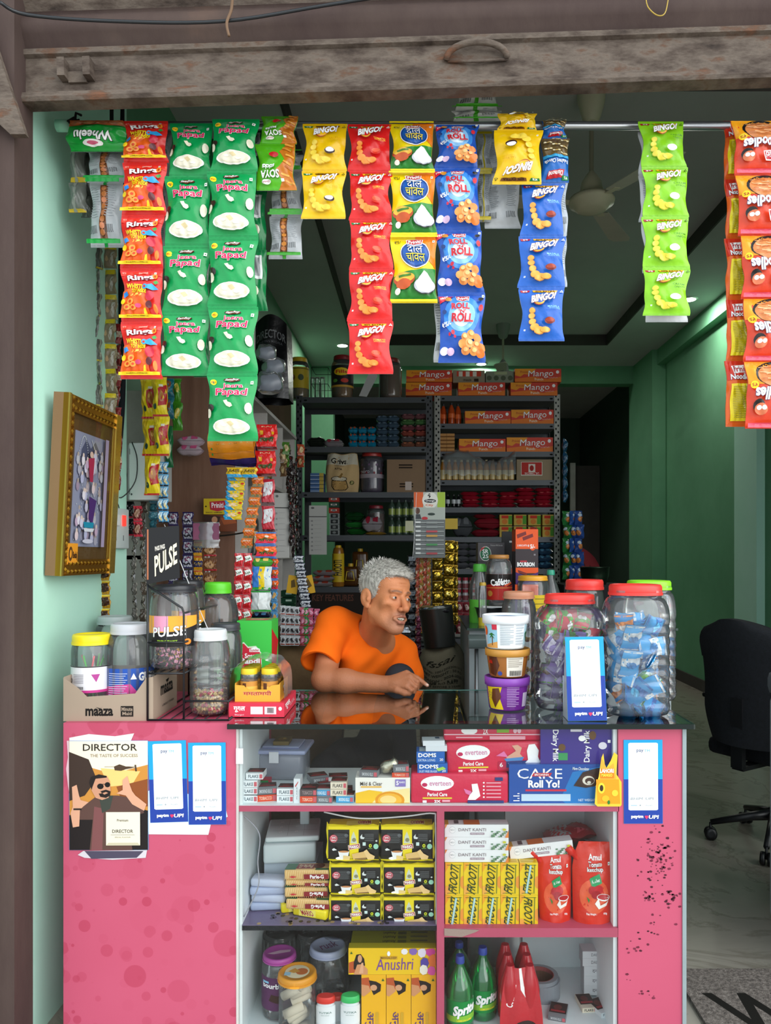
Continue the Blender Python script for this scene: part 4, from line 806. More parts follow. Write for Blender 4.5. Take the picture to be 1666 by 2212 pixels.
z=tub('white coconut sweet tub with lid print, top of the stack of three',1042,1143,1327,z+.0005,'#dfeef4','#eef2f6',[('r',0,0,.3,1,'#9fd4ea'),('r',.84,0,1,.9,'#bfe2ee'),('p',[(0,.9),(.3,.75),(.34,1),(0,1)],'#e8a85a'),('p',[(.17,.9),(.18,.55),(.2,.55),(.19,.9)],'#6a4a2a'),('p',[(.1,.5),(.18,.42),(.26,.52),(.19,.5),(.24,.66),(.18,.56),(.12,.64),(.16,.52)],'#2c7a3a'),('p',[(.88,.45),(.94,.36),(1,.5),(.94,.46),(.96,.8),(.9,.6)],'#2c6a3a'),('r',.3,.0,.84,1,'#f2f6f8'),('r',.2,.05,.3,.3,'#d8304a'),('e',.02,.35,.06,.18,'#e8602a')]+txt_lines(.36,.6,.1,.9,12,'#a8b4bc')+txt_lines(.64,.8,.1,.9,8,'#b8c0c8'),
 top=[('e',.5,.5,.5,.5,'#cfe4ee',24),('e',.5,.45,.3,.3,'#3a7ab8',18),('e',.5,.55,.16,.16,'#e89a4a',14),('r',.1,.4,.3,.5,'#d8506a')])
mp_=[sweet('#6a4a9c','#8a6abc','#d8d0e4',.075,.02,'pack'),sweet('#7a5aac','#e8e4ee','#4a2c7c',.075,.02,'pack'),sweet('#8a70b8','#7a5020','#5a9a3a',.075,.02,'pack')]
mr=[sweet('#d8283c','#f4f0f0','#5ab02a',.08,.022,'pack')]
f=jarfit(1155,1306,1282,CT+.003,ybase=1545);jar('cake_jar','big square clear jar with red lid full of purple wrapped cakes, behind payment stand',f,'#e83a34',sq=.22,neck=.66,sh=.74,ribs=7,lidh=.085,asp=.82)
f=(f[0],f[1]*.95,f[2]);fill(mp_,46,f,.01,.21,'wrapped_cake','purple wrapped cake in the big red lidded jar left of the blue jar','purple cakes in the big jar','wrapped cake',2,sz=.032,rr=.98)
fill(mr,7,f,.21,.27,'wrapped_cake','red wrapped cake on top of the purple ones in big jar','red cakes in the purple cake jar','wrapped cake',12,sz=.03,rr=.9)
mbl=[sweet('#0c9ae0','#3cc0f4','#0a6cc0',.085,.024,'pack'),sweet('#18aaf0','#0c84cc','#e8f0f4',.085,.024,'pack'),sweet('#0a8cd4','#f0e8e0','#e88a3a',.08,.024,'pack')]
f=jarfit(1304,1441,1261,CT+.003,ybase=1556);jar('cake_jar','big square clear jar with red lid full of blue foil wrapped cakes',f,'#ea3c36',sq=.22,neck=.76,sh=.76,ribs=8,lidh=.085,asp=.85)
fb=f;fill(mbl,34,f,.06,.26,'wrapped_cake','bright blue wrapped cake in the right hand big jar','blue cakes in the big jar','wrapped cake',7,sz=.036,rr=.98)
fill(mbl[:1],6,f,.0,.06,'wrapped_cake','bright blue wrapped cake in the right hand big jar','blue cakes in the big jar','wrapped cake',9,sz=.036,rr=.95)
fill([sweet('#2c8a4a','#7ac83a','#dfeee0',.085,.024,'pack')],2,(f[0],f[1]*.8,f[2]),.05,.09,'wrapped_cake','green wrapped cake low in the right hand big jar','green cakes in the blue cake jar','wrapped cake',4,sz=.03,rr=.8)
f=jarfit(1348,1456,1253,CT+.003,dc=2.53);jar('cake_jar','big clear jar with lime green lid behind the blue cake jar',f,'#8fe02a',sq=.2,neck=.8,sh=.74,ribs=8,lidh=.08,asp=.85)
fill(mbl,10,f,.02,.24,'wrapped_cake','blue wrapped cake in the lime lidded jar at back','blue cakes in the lime lidded jar','wrapped cake',17,sz=.036,rr=.95)
jar('jar','clear jar with red lid behind and between the two big cake jars',jarfit(1222,1304,1251,CT+.003,dc=2.635),'#ea3c36',neck=.92,sh=.75,lidh=.09)
CY,NV='#1c9fe0','#1f3f9c'
def PAY(full=1):
 return [('r',0,0,1,.47,CY),('r',0,.47,1,1,NV),('p',[(.12,.045),(.16,.035),(.84,.035),(.88,.045),(.88,.83),(.84,.84),(.16,.84),(.12,.83)],'#f6f9fa'),
   ('t','pay',.42,.135,.17,.04,'#17356e',0,None,0,.01),('t','TM',.6,.13,.14,.03,'#25b4e8',0,None,0,.0),('t','Accepted Here',.5,.17,.26,.012,'#b0bcc4'),('t','Scan & Pay',.5,.25,.22,.012,'#c0c8cc'),
   ('t','BHIM',.33,.7,.3,.03,'#8a969e',0,None,0,0,.06),('t','UPI',.66,.7,.2,.03,'#8a969e',0,None,0,0,.06),('r',.18,.775,.34,.787,'#a8c4d0'),('e',.42,.78,.02,.01,'#9aa4aa',8),('t','PhonePe',.65,.78,.18,.016,'#b0b8bc'),
   ('t','paytm',.34,.92,.3,.038,W_,0,None,0,.05),('e',.56,.915,.028,.014,'#e83a6a',10),('e',.6,.915,.028,.014,'#e83a6a',10),('p',[(.535,.918),(.625,.918),(.58,.945)],'#e83a6a'),('t','UPI',.76,.918,.24,.04,W_,0,None,0,.03,.06)]
def sticker(name,label,rect,dcf,rz=0,ry=0,arts=None,col=CY,cat='sticker',shape=None,th=.0008):
 x0,y0,x1,y1=rect;w_,h_=S(x1-x0,dcf),S(y1-y0,dcf);p=P((x0+x1)/2,y1,dcf);mb=MB('paper',col)
 if shape:mb.prism([((x-.5)*w_,(1-y)*h_)for x,y in shape],-th,0)
 else:mb.box(-w_/2,w_/2,-th,0,0,h_)
 if arts:mb.art(arts,face((-w_/2,-th,h_),(w_,0,0),(0,0,-h_),(0,-1,0)),eps=.00012,h0=.00015)
 return tag(mb.build(name,None,p,(0,ry,rz)),label,cat)
t=thing('payment_stand','blue and white payment stand on glass top, before big purple jar','sign',(P(1270,0,2.2).x,2.205,CT+.003),(0,-.015,0))
w_,h_=S(84,2.21),S(180,2.21);mb=MB('gloss',CY);T=Matrix.Rotation(-.12,4,'X');mb.box(-w_/2,w_/2,-.002,0,0,h_,T=T)
F0=face((-w_/2,-.002,h_),(w_,0,0),(0,0,-h_),(0,-1,0));ca,sa=math.cos(-.12),math.sin(-.12)
mb.art(PAY(),lambda u,v,h:(lambda q:np.stack([q[:,0],q[:,1]*ca-q[:,2]*sa,q[:,1]*sa+q[:,2]*ca],1))(F0(u,v,h)),'paper',eps=.00012,h0=.0002);mb.build('front_panel',t)
mb=MB('gloss','#c4ccd4');mb.add([(-w_/2,.0,0),(-w_/2,.075,0),(-w_/2,.025,h_*.95),(-w_/2,.02,h_*.95)],[(0,1,2,3)]);mb.box(-w_/2,w_/2,.07,.072,0,h_*.5);mb.box(-w_/2,w_/2,0,.072,0,.002);mb.build('support',t)
EPS=CF-.0012
sticker('payment_sticker','blue payment sticker on left cabinet, left one of the overlapping pair',(325,1600,407,1776),EPS-.0004,ry=-.03,arts=PAY())
sticker('payment_sticker','blue payment sticker on left cabinet, right one of the overlapping pair',(408,1604,489,1781),EPS-.001,ry=-.008,arts=PAY())
sticker('payment_sticker','blue payment sticker on right end panel of counter',(1348,1598,1432,1779),EPS,ry=-.004,arts=PAY())
sticker('torn_backing_paper','torn white paper remnant below the pair of payment stickers',(318,1700,492,1803),EPS+.0004,arts=None,col='#dfe2ea',shape=[(0,.1),(.1,0),(.95,.3),(1,.62),(.92,.7),(.8,.72),(.76,1),(.02,.99),(0,.6)],cat='paper')
PO=[('r',0,0,1,1,'#f4e9cf'),('p',[(0,.1),(.3,.25),(.55,.3),(1,.22),(1,.7),(0,.75)],'#c98a3a'),('p',[(0,.1),(.25,.17),(.35,.35),(.2,.5),(0,.55)],'#3a2a22'),('p',[(.4,.25),(.9,.28),(.8,.4),(.5,.42)],'#f0c878'),('p',[(.6,.42),(1,.35),(1,.6),(.7,.62)],'#8a4a20'),('p',[(0,.68),(.3,.62),(.7,.58),(1,.64),(1,1),(0,1)],'#1a1212'),
      ('t','DIRECTOR',.52,.06,.68,.062,'#2a2420',0,None,0,.012),('t','THE TASTE OF SUCCESS',.57,.135,.6,.028,'#8a7a68',0,None,0,.006),
      ('p',[(.57,.235),(.64,.215),(.72,.235),(.84,.245),(.72,.26),(.66,.275),(.58,.27)],'#4a3626'),('r',.45,.235,.85,.238,'#5a4636'),('p',[(.83,.22),(.85,.22),(.86,.28),(.84,.28)],'#4a3626'),
      ('p',[(.36,.5),(.62,.5),(.9,.54),(.95,.66),(.75,.7),(.8,1),(.26,1),(.3,.72),(.12,.72),(.14,.62)],'#5a3f38'),('p',[(.32,.6),(.44,.62),(.42,1),(.28,1)],'#7a4a4a'),('p',[(.38,.5),(.56,.5),(.52,.62),(.42,.66)],'#3a4038'),
      ('p',[(.04,.42),(.1,.4),(.13,.5),(.15,.54),(.25,.56),(.18,.6),(.14,.63),(.13,.78),(.05,.79),(.02,.66),(.05,.6)],'#d8a284'),('p',[(.68,.36),(.74,.32),(.77,.4),(.8,.46),(.84,.5),(.98,.58),(.95,.64),(.8,.58),(.72,.5),(.6,.48),(.68,.45)],'#d8a284'),
      ('p',[(.27,.36),(.34,.315),(.48,.32),(.52,.37),(.53,.46),(.5,.52),(.42,.54),(.34,.52),(.28,.44)],'#c99274'),('p',[(.26,.38),(.28,.33),(.38,.305),(.48,.32),(.48,.335),(.34,.345),(.3,.42),(.29,.45)],'#1d1512'),('e',.4,.415,.042,.026,'#100c0c',12),('e',.49,.4,.035,.024,'#100c0c',12),('r',.4,.392,.5,.397,'#100c0c'),('p',[(.4,.46),(.47,.445),(.53,.46),(.52,.5),(.47,.52),(.4,.51),(.38,.48),(.41,.48),(.47,.465),(.5,.475),(.45,.49),(.42,.475)],'#1d1512'),
      ('r',.06,.615,.16,.63,'#1a1414'),('r',.47,.65,.9,.955,'#e8e2cc'),('p',[(.5,.93),(.87,.93),(.9,.955),(.47,.955)],'#c8c0a4'),('t','Premium',.68,.725,.14,.022,'#4a3a2a'),('t','DIRECTOR',.68,.825,.26,.03,'#3a2f28',0,None,0,.01),('r',.53,.856,.83,.859,'#8a7f70'),('t','SPECIAL FLAVOUR',.68,.88,.2,.012,'#b0a890')]
sticker('poster','large advertising poster with man in sunglasses on left cabinet front',(150,1600,321,1836),EPS,ry=-.004,arts=PO,cat='poster')
sticker('torn_poster_edge','torn dark strip of older poster below the large poster',(168,1836,318,1857),EPS,arts=[('p',[(.1,.1),(.95,.1),(.85,.8),(.2,.9)],'#4a4458')],col='#cfc9d0',shape=[(0,.5),(.08,.1),(1,0),(.98,.8),(.5,1),(.1,.8)],cat='paper')
sticker('torn_paper','torn white paper streaks above the large poster',(150,1584,290,1600),EPS,col='#e4dcdc',shape=[(0,.6),(.3,.1),(.7,.4),(1,0),(.95,1),(0,1)],cat='paper')
sticker('torn_paper','torn pale paper streaks along left side of large poster',(143,1600,151,1720),EPS,col='#d8b8c0',shape=[(.2,0),(1,0),(1,1),(.5,.8),(0,.5),(.5,.3)],cat='paper')
sticker('juice_pouch_sticker','orange bottle shaped mango drink sticker with torn top on showcase glass',(1285,1625,1343,1742),CF-.003,arts=[('p',[(.05,.5),(.9,.5),(.95,.95),(.1,.95)],'#f09a1c'),('p',[(.25,.1),(.45,.3),(.7,.2),(.8,.5),(.2,.5)],'#f4a83a'),('r',.2,.3,.72,.48,'#e8801c'),('t','LAHORI',.45,.34,.5,.07,W_,0,None,0,.03),('t','MANGO',.45,.42,.4,.05,'#ffe84a',0,None,0,.03),('e',.25,.66,.13,.1,'#ffd83a'),('e',.25,.66,.07,.06,'#3a2a1c'),('e',.75,.75,.12,.06,'#ffc83a'),('e',.4,.85,.14,.06,'#f8b428'),('e',.52,.92,.05,.04,'#2c7a2c')],col='#f4c23a',shape=[(.15,.45),(.25,.1),(.32,.02),(.4,.32),(.6,.15),(.72,0),(.85,.05),(.8,.4),(1,.55),(1,.97),(.95,1),(.1,1),(0,.95),(.05,.6)])
# ================================================================ goods inside the showcase
rn=random.Random(11)
def cig(w,d,h,col,side,txt,tc,warn='#3a2422'):
 mb=MB('paper',col);mb.box(-w/2,w/2,0,d,0,h);fs=box_faces(w,d,h)
 mb.art([('r',0,0,1,1,side),('t',txt,.45,.5,.6,.5,tc,0,None,0,.02),('r',.8,.15,.97,.85,'#c9606a')],fs['f'])
 mb.art([('r',.02,.02,.98,.75,warn),('e',.45,.35,.25,.2,'#6a2e2a',8),('r',.1,.55,.9,.68,'#a8323a')],fs['t']);return mb
CK={'flake':('#e6dcc8','#e4dac4','FLAKE','#4a4440'),'blue':('#cfd6dc','#3f9fd0','SMOKING KILLS','#e8f4fa'),'grey':('#8f9398','#6a6d72','SMOKING KILLS','#c8ccd0'),'white':('#e2e8ea','#e6ecee','FLAKE','#5a6a74'),'red':('#4a2a2a','#d84a2a','TOBACCO','#f0c8b0'),'dark':('#3a3436','#5a4e50','TOBACCO','#a09090')}
def cigpack(x0,x1,y1,hpx,kind,lab,zs=Z1,rz=0,d=None,dep=.055,lift=0,rx=0):
 d=d or (CZ-zs)*FPX/(y1-VY);w_,h_=S(x1-x0,d),S(hpx,d);c=CK[kind]
 o=cig(w_,dep,h_,c[0],c[1],c[2],c[3]).build('cigarette_pack',None,(P((x0+x1)/2,0,d).x,d,CZ-(y1-VY)/FPX*d),(rx,0,rz));tag(o,lab,'cigarette pack','cigarette packs on the top showcase shelf' if zs==Z1 else 'loose cigarette packs low in showcase')
def col_(x0,x1,ys,h,kinds,where,d,rz=0):
 for i,(y,k)in enumerate(zip(ys,kinds)):cigpack(x0,x1,y,h,k,'%s cigarette pack, %s %s'%({'flake':'cream','blue':'blue sided','grey':'grey','white':'white','red':'orange red','dark':'dark'}[k],['lowest','second from bottom','third from bottom','topmost'][i],where),d=d,rz=rz+rn.uniform(-.05,.05))
B=lambda y:(CZ-Z1)*FPX/(y-VY)
col_(520,556,[1733,1716,1701],14,['white','white','white'],'of front stack at left end of shelf',B(1733))
col_(531,568,[1683.5,],13,['white'],'on the stack at far left of shelf',B(1733)+.012)
col_(554,598,[1731,1716],14,['red','grey'],'in second stack from left',B(1731),.2)
col_(598,634,[1733,1718],14,['white','white'],'lying beside upright white pack',B(1733))
o=carton(S(14,2.21),.05,S(52,2.21),'#dfe6ea',{'f':[('t','FLAKE',.5,.6,.5,.1,'#5a6a74',90),('p',[(.2,.3),(.7,.1),(.7,.15),(.3,.35)],'#c84a4a')]}).build('cigarette_pack',None,(P(641,0,2.21).x,2.215,Z1));tag(o,'white cigarette pack standing upright between the stacks','cigarette pack','cigarette packs on the top showcase shelf')
col_(648,684,[1734,1719.5],14,['red','dark'],'of stack right of upright white pack',B(1735))
col_(683,718,[1735],14,['grey'],'in front row middle',B(1735));col_(676,714,[1720],14,['blue'],'on dark packs in the middle',B(1735)+.01)
col_(726,764,[1734],14,['blue'],'near the soap box in front row',B(1735));col_(714,749,[1719,1704],14,['flake','flake'],'in cream pair left of soap box',B(1735)+.005)
for x0,x1,y,k,l in ((655,690,1700,'dark','lying behind, left of cream pair'),(690,730,1693,'grey','lying behind the blue sided pack'),(672,712,1678,'grey','at back of the pile, tilted'),(710,752,1680,'white','at back right of the pile'),(730,762,1708,'dark','tucked behind the cream pair')):
 d=2.30;cigpack(x0,x1,y+14,13,k,{'dark':'dark','grey':'grey','white':'white'}[k]+' cigarette pack '+l,d=d+.03*(y<1690),rz=rn.uniform(-.4,.4),dep=.06)
t=thing('storage_box','translucent lilac lidded plastic box at back left of top shelf','storage box',(P(607,0,2.46).x,2.42,Z1),(0,0,-.05))
w_=.17;mb=MB('frost','#9fb0d8');mb.rbox(-w_/2+.01,w_/2-.01,.01,.15,0,.085,.015,'#8f9fd0');mb.build('body',t)
mb=MB('plastic','#a9b3d6');mb.rbox(-w_/2,w_/2,0,.16,.085,.098,.006);mb.rbox(-.06,.06,.025,.135,.098,.105,.004);mb.box(-.03,.0,-.004,0,.06,.095,'#e4e8ee');mb.build('lid',t)
o=carton(.05,.07,.012,'#6b5a2c',{'t':[('e',.5,.5,.3,.3,'#8a6a28'),('e',.6,.4,.1,.1,'#c8a84a')]}).build('foil_sachet',None,(t.location.x+.0,2.46,Z1+.106));tag(o,'crumpled gold brown sachet on top of lilac lidded box','sachet')
o=carton(.05,.03,.028,'#b8344a',{'f':[('r',.1,.1,.9,.4,'#2c8a4a')]}).build('matchbox',None,(P(570,0,2.38).x,2.35,Z1));tag(o,'small red and green matchbox in front of lilac box','matchbox')
put_box('soap_box','white and yellow soap carton on top shelf','box',(768,1680,886,1735),B(1735),.07,'#f4f2ea',
   {'f':[('p',[(0,.6),(.25,.48),(.5,.55),(.35,1),(0,1)],'#f6c62a'),('p',[(.5,.55),(1,.4),(1,1),(.3,1)],'#fae6a0'),('e',.63,.88,.27,.34,'#e89a1c',20),('e',.63,.88,.22,.27,'#f4b83a',20),('e',.6,.86,.15,.17,'#fad88a',16),('r',0,.98,1,1,'#d89a1c'),('t','Mild & Clear',.29,.23,.4,.15,'#4a4038',0,None,0,.005),('r',.1,.33,.48,.38,'#f0b83a'),('r',.73,.06,.92,.34,'#8a7ac0'),('t','5',.77,.2,.04,.16,W_,0,None,0,.03),('t','BARS',.855,.17,.1,.07,W_)]})
zt_=Z1+S(55,B(1735))
for x0,x1,y,h,k,l,rz in ((776,816,1679,13,'grey','grey cigarette pack lying on left of soap box',-.15),(847,884,1679,10,'red','red edged cigarette pack, lower one on right of soap box',0),(850,884,1668.5,15,'grey','grey cigarette pack, upper one on right of soap box',.1)):
 cigpack(x0,x1,y,h,k,l,d=B(1735)+.004,rz=rz)
mb=MB('foil','#b8b4a0');mb.lathe([(.001,0),(.014,.004),(.018,.02),(.014,.036),(.016,.05),(.006,.055)],12,sq=.1);tag(mb.build('foil_roll',None,(P(838,0,2.25).x-.02,B(1735)+.03,zt_+.016),(0,1.15,0)),'crumpled silver foil pack lying between cigarette packs on soap box','foil pack')
def EV(v=0):
 a=[('e',.27,.33,.17,.25,W_,22),('e',.14,.38,.03,.07,'#c8205a',7),('t','everteen',.3,.34,.22,.14,'#d88ab0'),('t','Period Care',.27,.7,.2+.0,.12,W_,0,None,0,.025),('r',.12,.8,.42,.85,'#e8d83a'),('r',.12,.9,.16,.98,W_),('t','2X',.27,.93,.06,.08,W_,0,None,0,.04),('r',.32,.88,.4,.95,'#f0a8b8')]
 if v:a+=[('p',[(.6,.65),(.95,.6),(.95,.85),(.6,.85)],'#2c3a7a'),('p',[(.83,.1),(.89,.08),(.93,.3),(.92,.5),(.95,.75),(.88,.9),(.74,.92),(.76,.8),(.82,.6),(.81,.3)],W_),('p',[(.6,.5),(.7,.3),(.66,.12),(.72,.1),(.76,.2),(.74,.4),(.78,.55),(.62,.6)],'#e0a890'),('p',[(.58,.55),(.78,.5),(.76,.62),(.6,.64)],'#4a8ac8'),('p',[(.5,.45),(.58,.3),(.62,.5)],'#e878b0'),('r',.52,.65,.6,.9,'#c01c4c'),('t','6',.55,.75,.03,.14,W_),('t','Extra Large Pads',.69,.72,.14,.06,W_),('t','with Wide Flaps',.69,.8,.14,.06,W_)]
 else:a+=[('p',[(.62,.35),(.68,.33),(.7,.6),(.71,.75),(.66,.88),(.58,.88),(.6,.72),(.63,.6)],W_),('p',[(.54,.5),(.62,.6),(.6,.72),(.56,.66)],'#e878b0'),('r',.58,.9,.95,.99,'#2c3a7a'),('r',.86,.12,.94,.24,'#2c3a7a')]+[('e',.745,.3+.12*i,.01,.03,W_,8)for i in range(5)]+[('r',.77,.28+.12*i,.92,.32+.12*i,'#f0a8b8')for i in range(5)]
 return a
def pad(rect,d,dep,art,label,ry=0,top=None):
 w_,dp,h_,loc=boxpx(rect,d,dep);mb=MB('film','#d8264c');mb.rbox(-w_/2,w_/2,0,dp,0,h_,.007);fs=box_faces(w_,dp,h_);mb.art(art,fs['f']);
 if top:mb.art(top,fs['t'])
 tag(mb.build('pad_pack',None,loc,(0,ry,0)),label,'pad pack')
pad((888,1671,1099,1735),B(1735),.10,EV(0),'pink period care pad pack, lowest one on shelf beside soap box')
pad((965,1603,1180,1668),B(1735)+.02,.09,EV(1),'pink period care pad pack with woman print, resting tilted on lower pack',-.02)
pad((959,1571,1179,1600),B(1735)+.022,.09,[('e',.25,.25,.08,.3,W_),('r',.0,.5,1,.58,'#f4c8d4'),('t','2X',.41,.3,.05,.4,W_),('r',.52,.15,.64,.4,'#8ab83a'),('e',.7,.25,.02,.2,'#f4c8d4',8),('e',.74,.25,.02,.2,'#f4c8d4',8),('r',.12,.7,.38,.8,'#f0a8b8'),('r',.45,.65,.8,.9,'#f0a8b8')],'pink pad pack lying flat on top of the pad stack under glass')
for rc,hh,l in (((902,1649,967,1672),0,'lower'),((900,1624,961,1648),1,'upper')):
 put_box('eraser_box','blue %s of two small stationery boxes on lower pad pack'%l,'box',rc,B(1735)+.006,.06,'#1c62b8',{'f':[('t','DOMS',.38,.3,.62,.34,W_,0,None,0,.03),('t','EXTRA LONG' if hh else 'DUST FREE ERASER',.36,.75,.6,.2,'#cfe4f8'),('t','20',.88,.7,.12,.22,W_)]+([]if hh else [('p',[(.62,.5),(.85,.3),(.95,.5),(.7,.75)],'#a8d85a')]),'t':[('r',.1,.1,.9,.9,'#c8d4dc')]})
put_box('white_carton','small white carton, lower of two on the blue stationery boxes','box',(920,1611,966,1623),B(1735)+.008,.05,'#dde4ea',{'t':[('r',.7,.1,.8,.4,'#2a3a6a')]},rz=.0)
put_box('white_carton','small white carton, topmost on the blue stationery boxes','box',(914,1600,961,1611),B(1735)+.009,.05,'#dfe6ec',{'t':[('r',.6,.1,.8,.5,'#2a4a6a')]},rz=.06)
put_box('chocolate_box','purple milk chocolate box standing above blue cake box','box',(1168,1571,1322,1650),B(1735)+.004,.1,'#3f2f8c',
   {'f':[('t','Dairy Milk',.2,.5,.44,.2,W_,-90,None,0,.015,0,1.95),('t','Dairy Milk',.66,.52,.44,.2,W_,90,None,0,.015,0,1.95),('r',.42,.0,.58,.12,'#e8e4f0'),('r',.25,.7,.38,.9,'#3a9a5a'),('e',.3,.55,.05,.1,'#6a4a2a'),('e',.73,.22,.05,.12,'#6a4a2a'),('e',.58,.3,.05,.08,W_),('e',.87,.5,.06,.1,'#e8e4f0'),('r',.94,.34,.98,.42,W_)],'r':[('r',.1,.1,.9,.5,W_)]},mat='gloss')
put_box('cake_box','blue choco vanilla cake roll box in front right of top shelf','box',(1100,1651,1321,1735),B(1735),.09,'#1c52a8',
   {'f':[('p',[(.5,.9),(.62,.2),(1,0),(1,1),(.55,1)],'#1c7cc8'),('t','CAKE',.3,.24,.44,.26,W_,0,None,0,0),('p',[(.24,.22),(.42,.22),(.4,.31),(.22,.31)],'#c82a3a'),('t','BRITANNIA',.32,.265,.14,.05,W_),('t','Roll Yo!',.34,.5,.3,.18,W_,0,None,0,.04),('r',.16,.64,.56,.69,'#d8304a'),('r',.12,.76,.6,.94,'#c8e0f0'),('t','More Chocolatey',.7,.12,.16,.1,'#e8f4fa',-4,None,0,.02),('p',[(.63,.55),(.72,.2),(.85,.1),(1,.05),(1,.5),(.85,.55),(.75,.6)],'#3a2420'),('e',.78,.4,.085,.17,'#4a2e26',16),('e',.775,.41,.06,.12,'#f0e8d8',14),('e',.785,.42,.045,.085,'#4a2e26',12),('e',.78,.46,.02,.04,'#f0e8d8',8),('p',[(.84,.55),(.95,.42),(1,.5),(1,.65),(.9,.72)],'#f4ecd0'),('t','NET WEIGHT',.76,.91,.17,.06,'#cfe4f4',0,None,0,.02),('t','15 N',.95,.91,.05,.06,'#cfe4f4')]+[('r',.08-.04*(i%2),.73+.06*i,.1,.755+.06*i,W_)for i in range(4)]},mat='gloss')
ZL=Z2;dl=lambda y:(CZ-ZL)*FPX/(y-VY)
t=thing('weighing_scale','white electronic weighing scale with pillar, left lower shelf','weighing scale',(P(634,0,2.38).x,2.34,Z2+.1185),(0,0,.1))
mb=MB('plastic','#c9d6d8');mb.rbox(-.085,.075,0,.17,0,.06,.008);mb.build('housing',t)
mb=MB('plastic','#d2dedf');mb.rbox(-.08,.085,.01,.175,.062,.078,.006);mb.art([('r',.1+.3*i,.05,.105+.3*i,.95,'#93a2a5')for i in range(1,3)]+[('r',.05,.05+.31*i,.95,.058+.31*i,'#93a2a5')for i in range(1,3)]+[('e',.25+.3*(i%2)+.03*(k%2),.2+.3*(i//2)+.03*(k//2),.012,.012,'#f4f8f8',6)for i in range(6)for k in range(4)],face((-.08,.175,.078),(.165,0,0),(0,-.165,0),(0,0,1)));mb.build('weighing_tray',t)
mb=MB('plastic','#c4d2d4');mb.rbox(.02,.05,.12,.15,.07,.16,.004);mb.build('pillar',t)
o=carton(.16,.17,.1175,'#b9c6d2',{}).build('white_carton',None,(t.location.x-.005,2.35,Z2+.0005));tag(o,'plain pale carton directly under the weighing scale','box')
for i in range(4):
 mb=MB('film',['#aebbd8','#c2cbe0'][i%2]);mb.rbox(-.05,.055,0,.05,0,.024,.008);tag(mb.build('plastic_pouch',None,(P(580,0,2.30).x,2.28-.004*i,Z2+.001+.0248*i),(0,0,.1*(-1)**i)),'pale blue plastic pouch in stack at left of shelf, %s'%['lowest','second','third','topmost'][i],'pouch','pale blue pouches beside the biscuits')
def biscuit(x0,x1,y0,y1,label,d,rz=0,ry=0,up=False):
 w_,h_=S(x1-x0,d),S(y1-y0,d);mb=MB('film','#ecc98a');mb.rbox(-w_/2,w_/2,0,.055,0,h_,.006);fs=box_faces(w_,.055,h_)
 a=[('p',[(x,0),(x+.012,0),(x-.03,1),(x-.042,1)],'#d8a860')for x in [i*.05+.04 for i in range(19)]]+[('r',.45,.35,1,.85,'#8a1c24'),('t','Parle-G',.74,.6,.3,.36,W_,180 if up else 0,None,0,.03),('p',[(.12,.6),(.2,.5),(.3,.6),(.2,.72)],'#c8303a')]
 mb.art(a,fs['f']);mb.art([('r',0,.1,.25,.9,'#2a6a44'),('r',.25,.2,.65,.8,'#8a2430'),('t','Parle-G',.45,.5,.3,.4,'#e8d8b0',180),('e',.75,.45,.12,.35,'#5a2c1a'),('r',.7,.8,1,1,'#2a6a44')],fs['t'])
 tag(mb.build('biscuit_pack',None,(P((x0+x1)/2,y1,d).x,d,P(0,y1,d).z),(0,ry,rz)),label,'biscuit pack','striped tan biscuit packs')
biscuit(617,712,1944,1965,'striped tan glucose biscuit pack, lowest on the yellow packs',2.235,-.05,up=True)
biscuit(615,708,1918,1938,'striped tan glucose biscuit pack, second from bottom of leaning stack',2.245,.04,up=True)
biscuit(616,712,1902,1914,'thin striped tan biscuit pack third in leaning stack',2.245,-.02)
biscuit(613,712,1880,1901,'striped tan glucose biscuit pack, topmost of leaning stack',2.24,-.1,-.05)
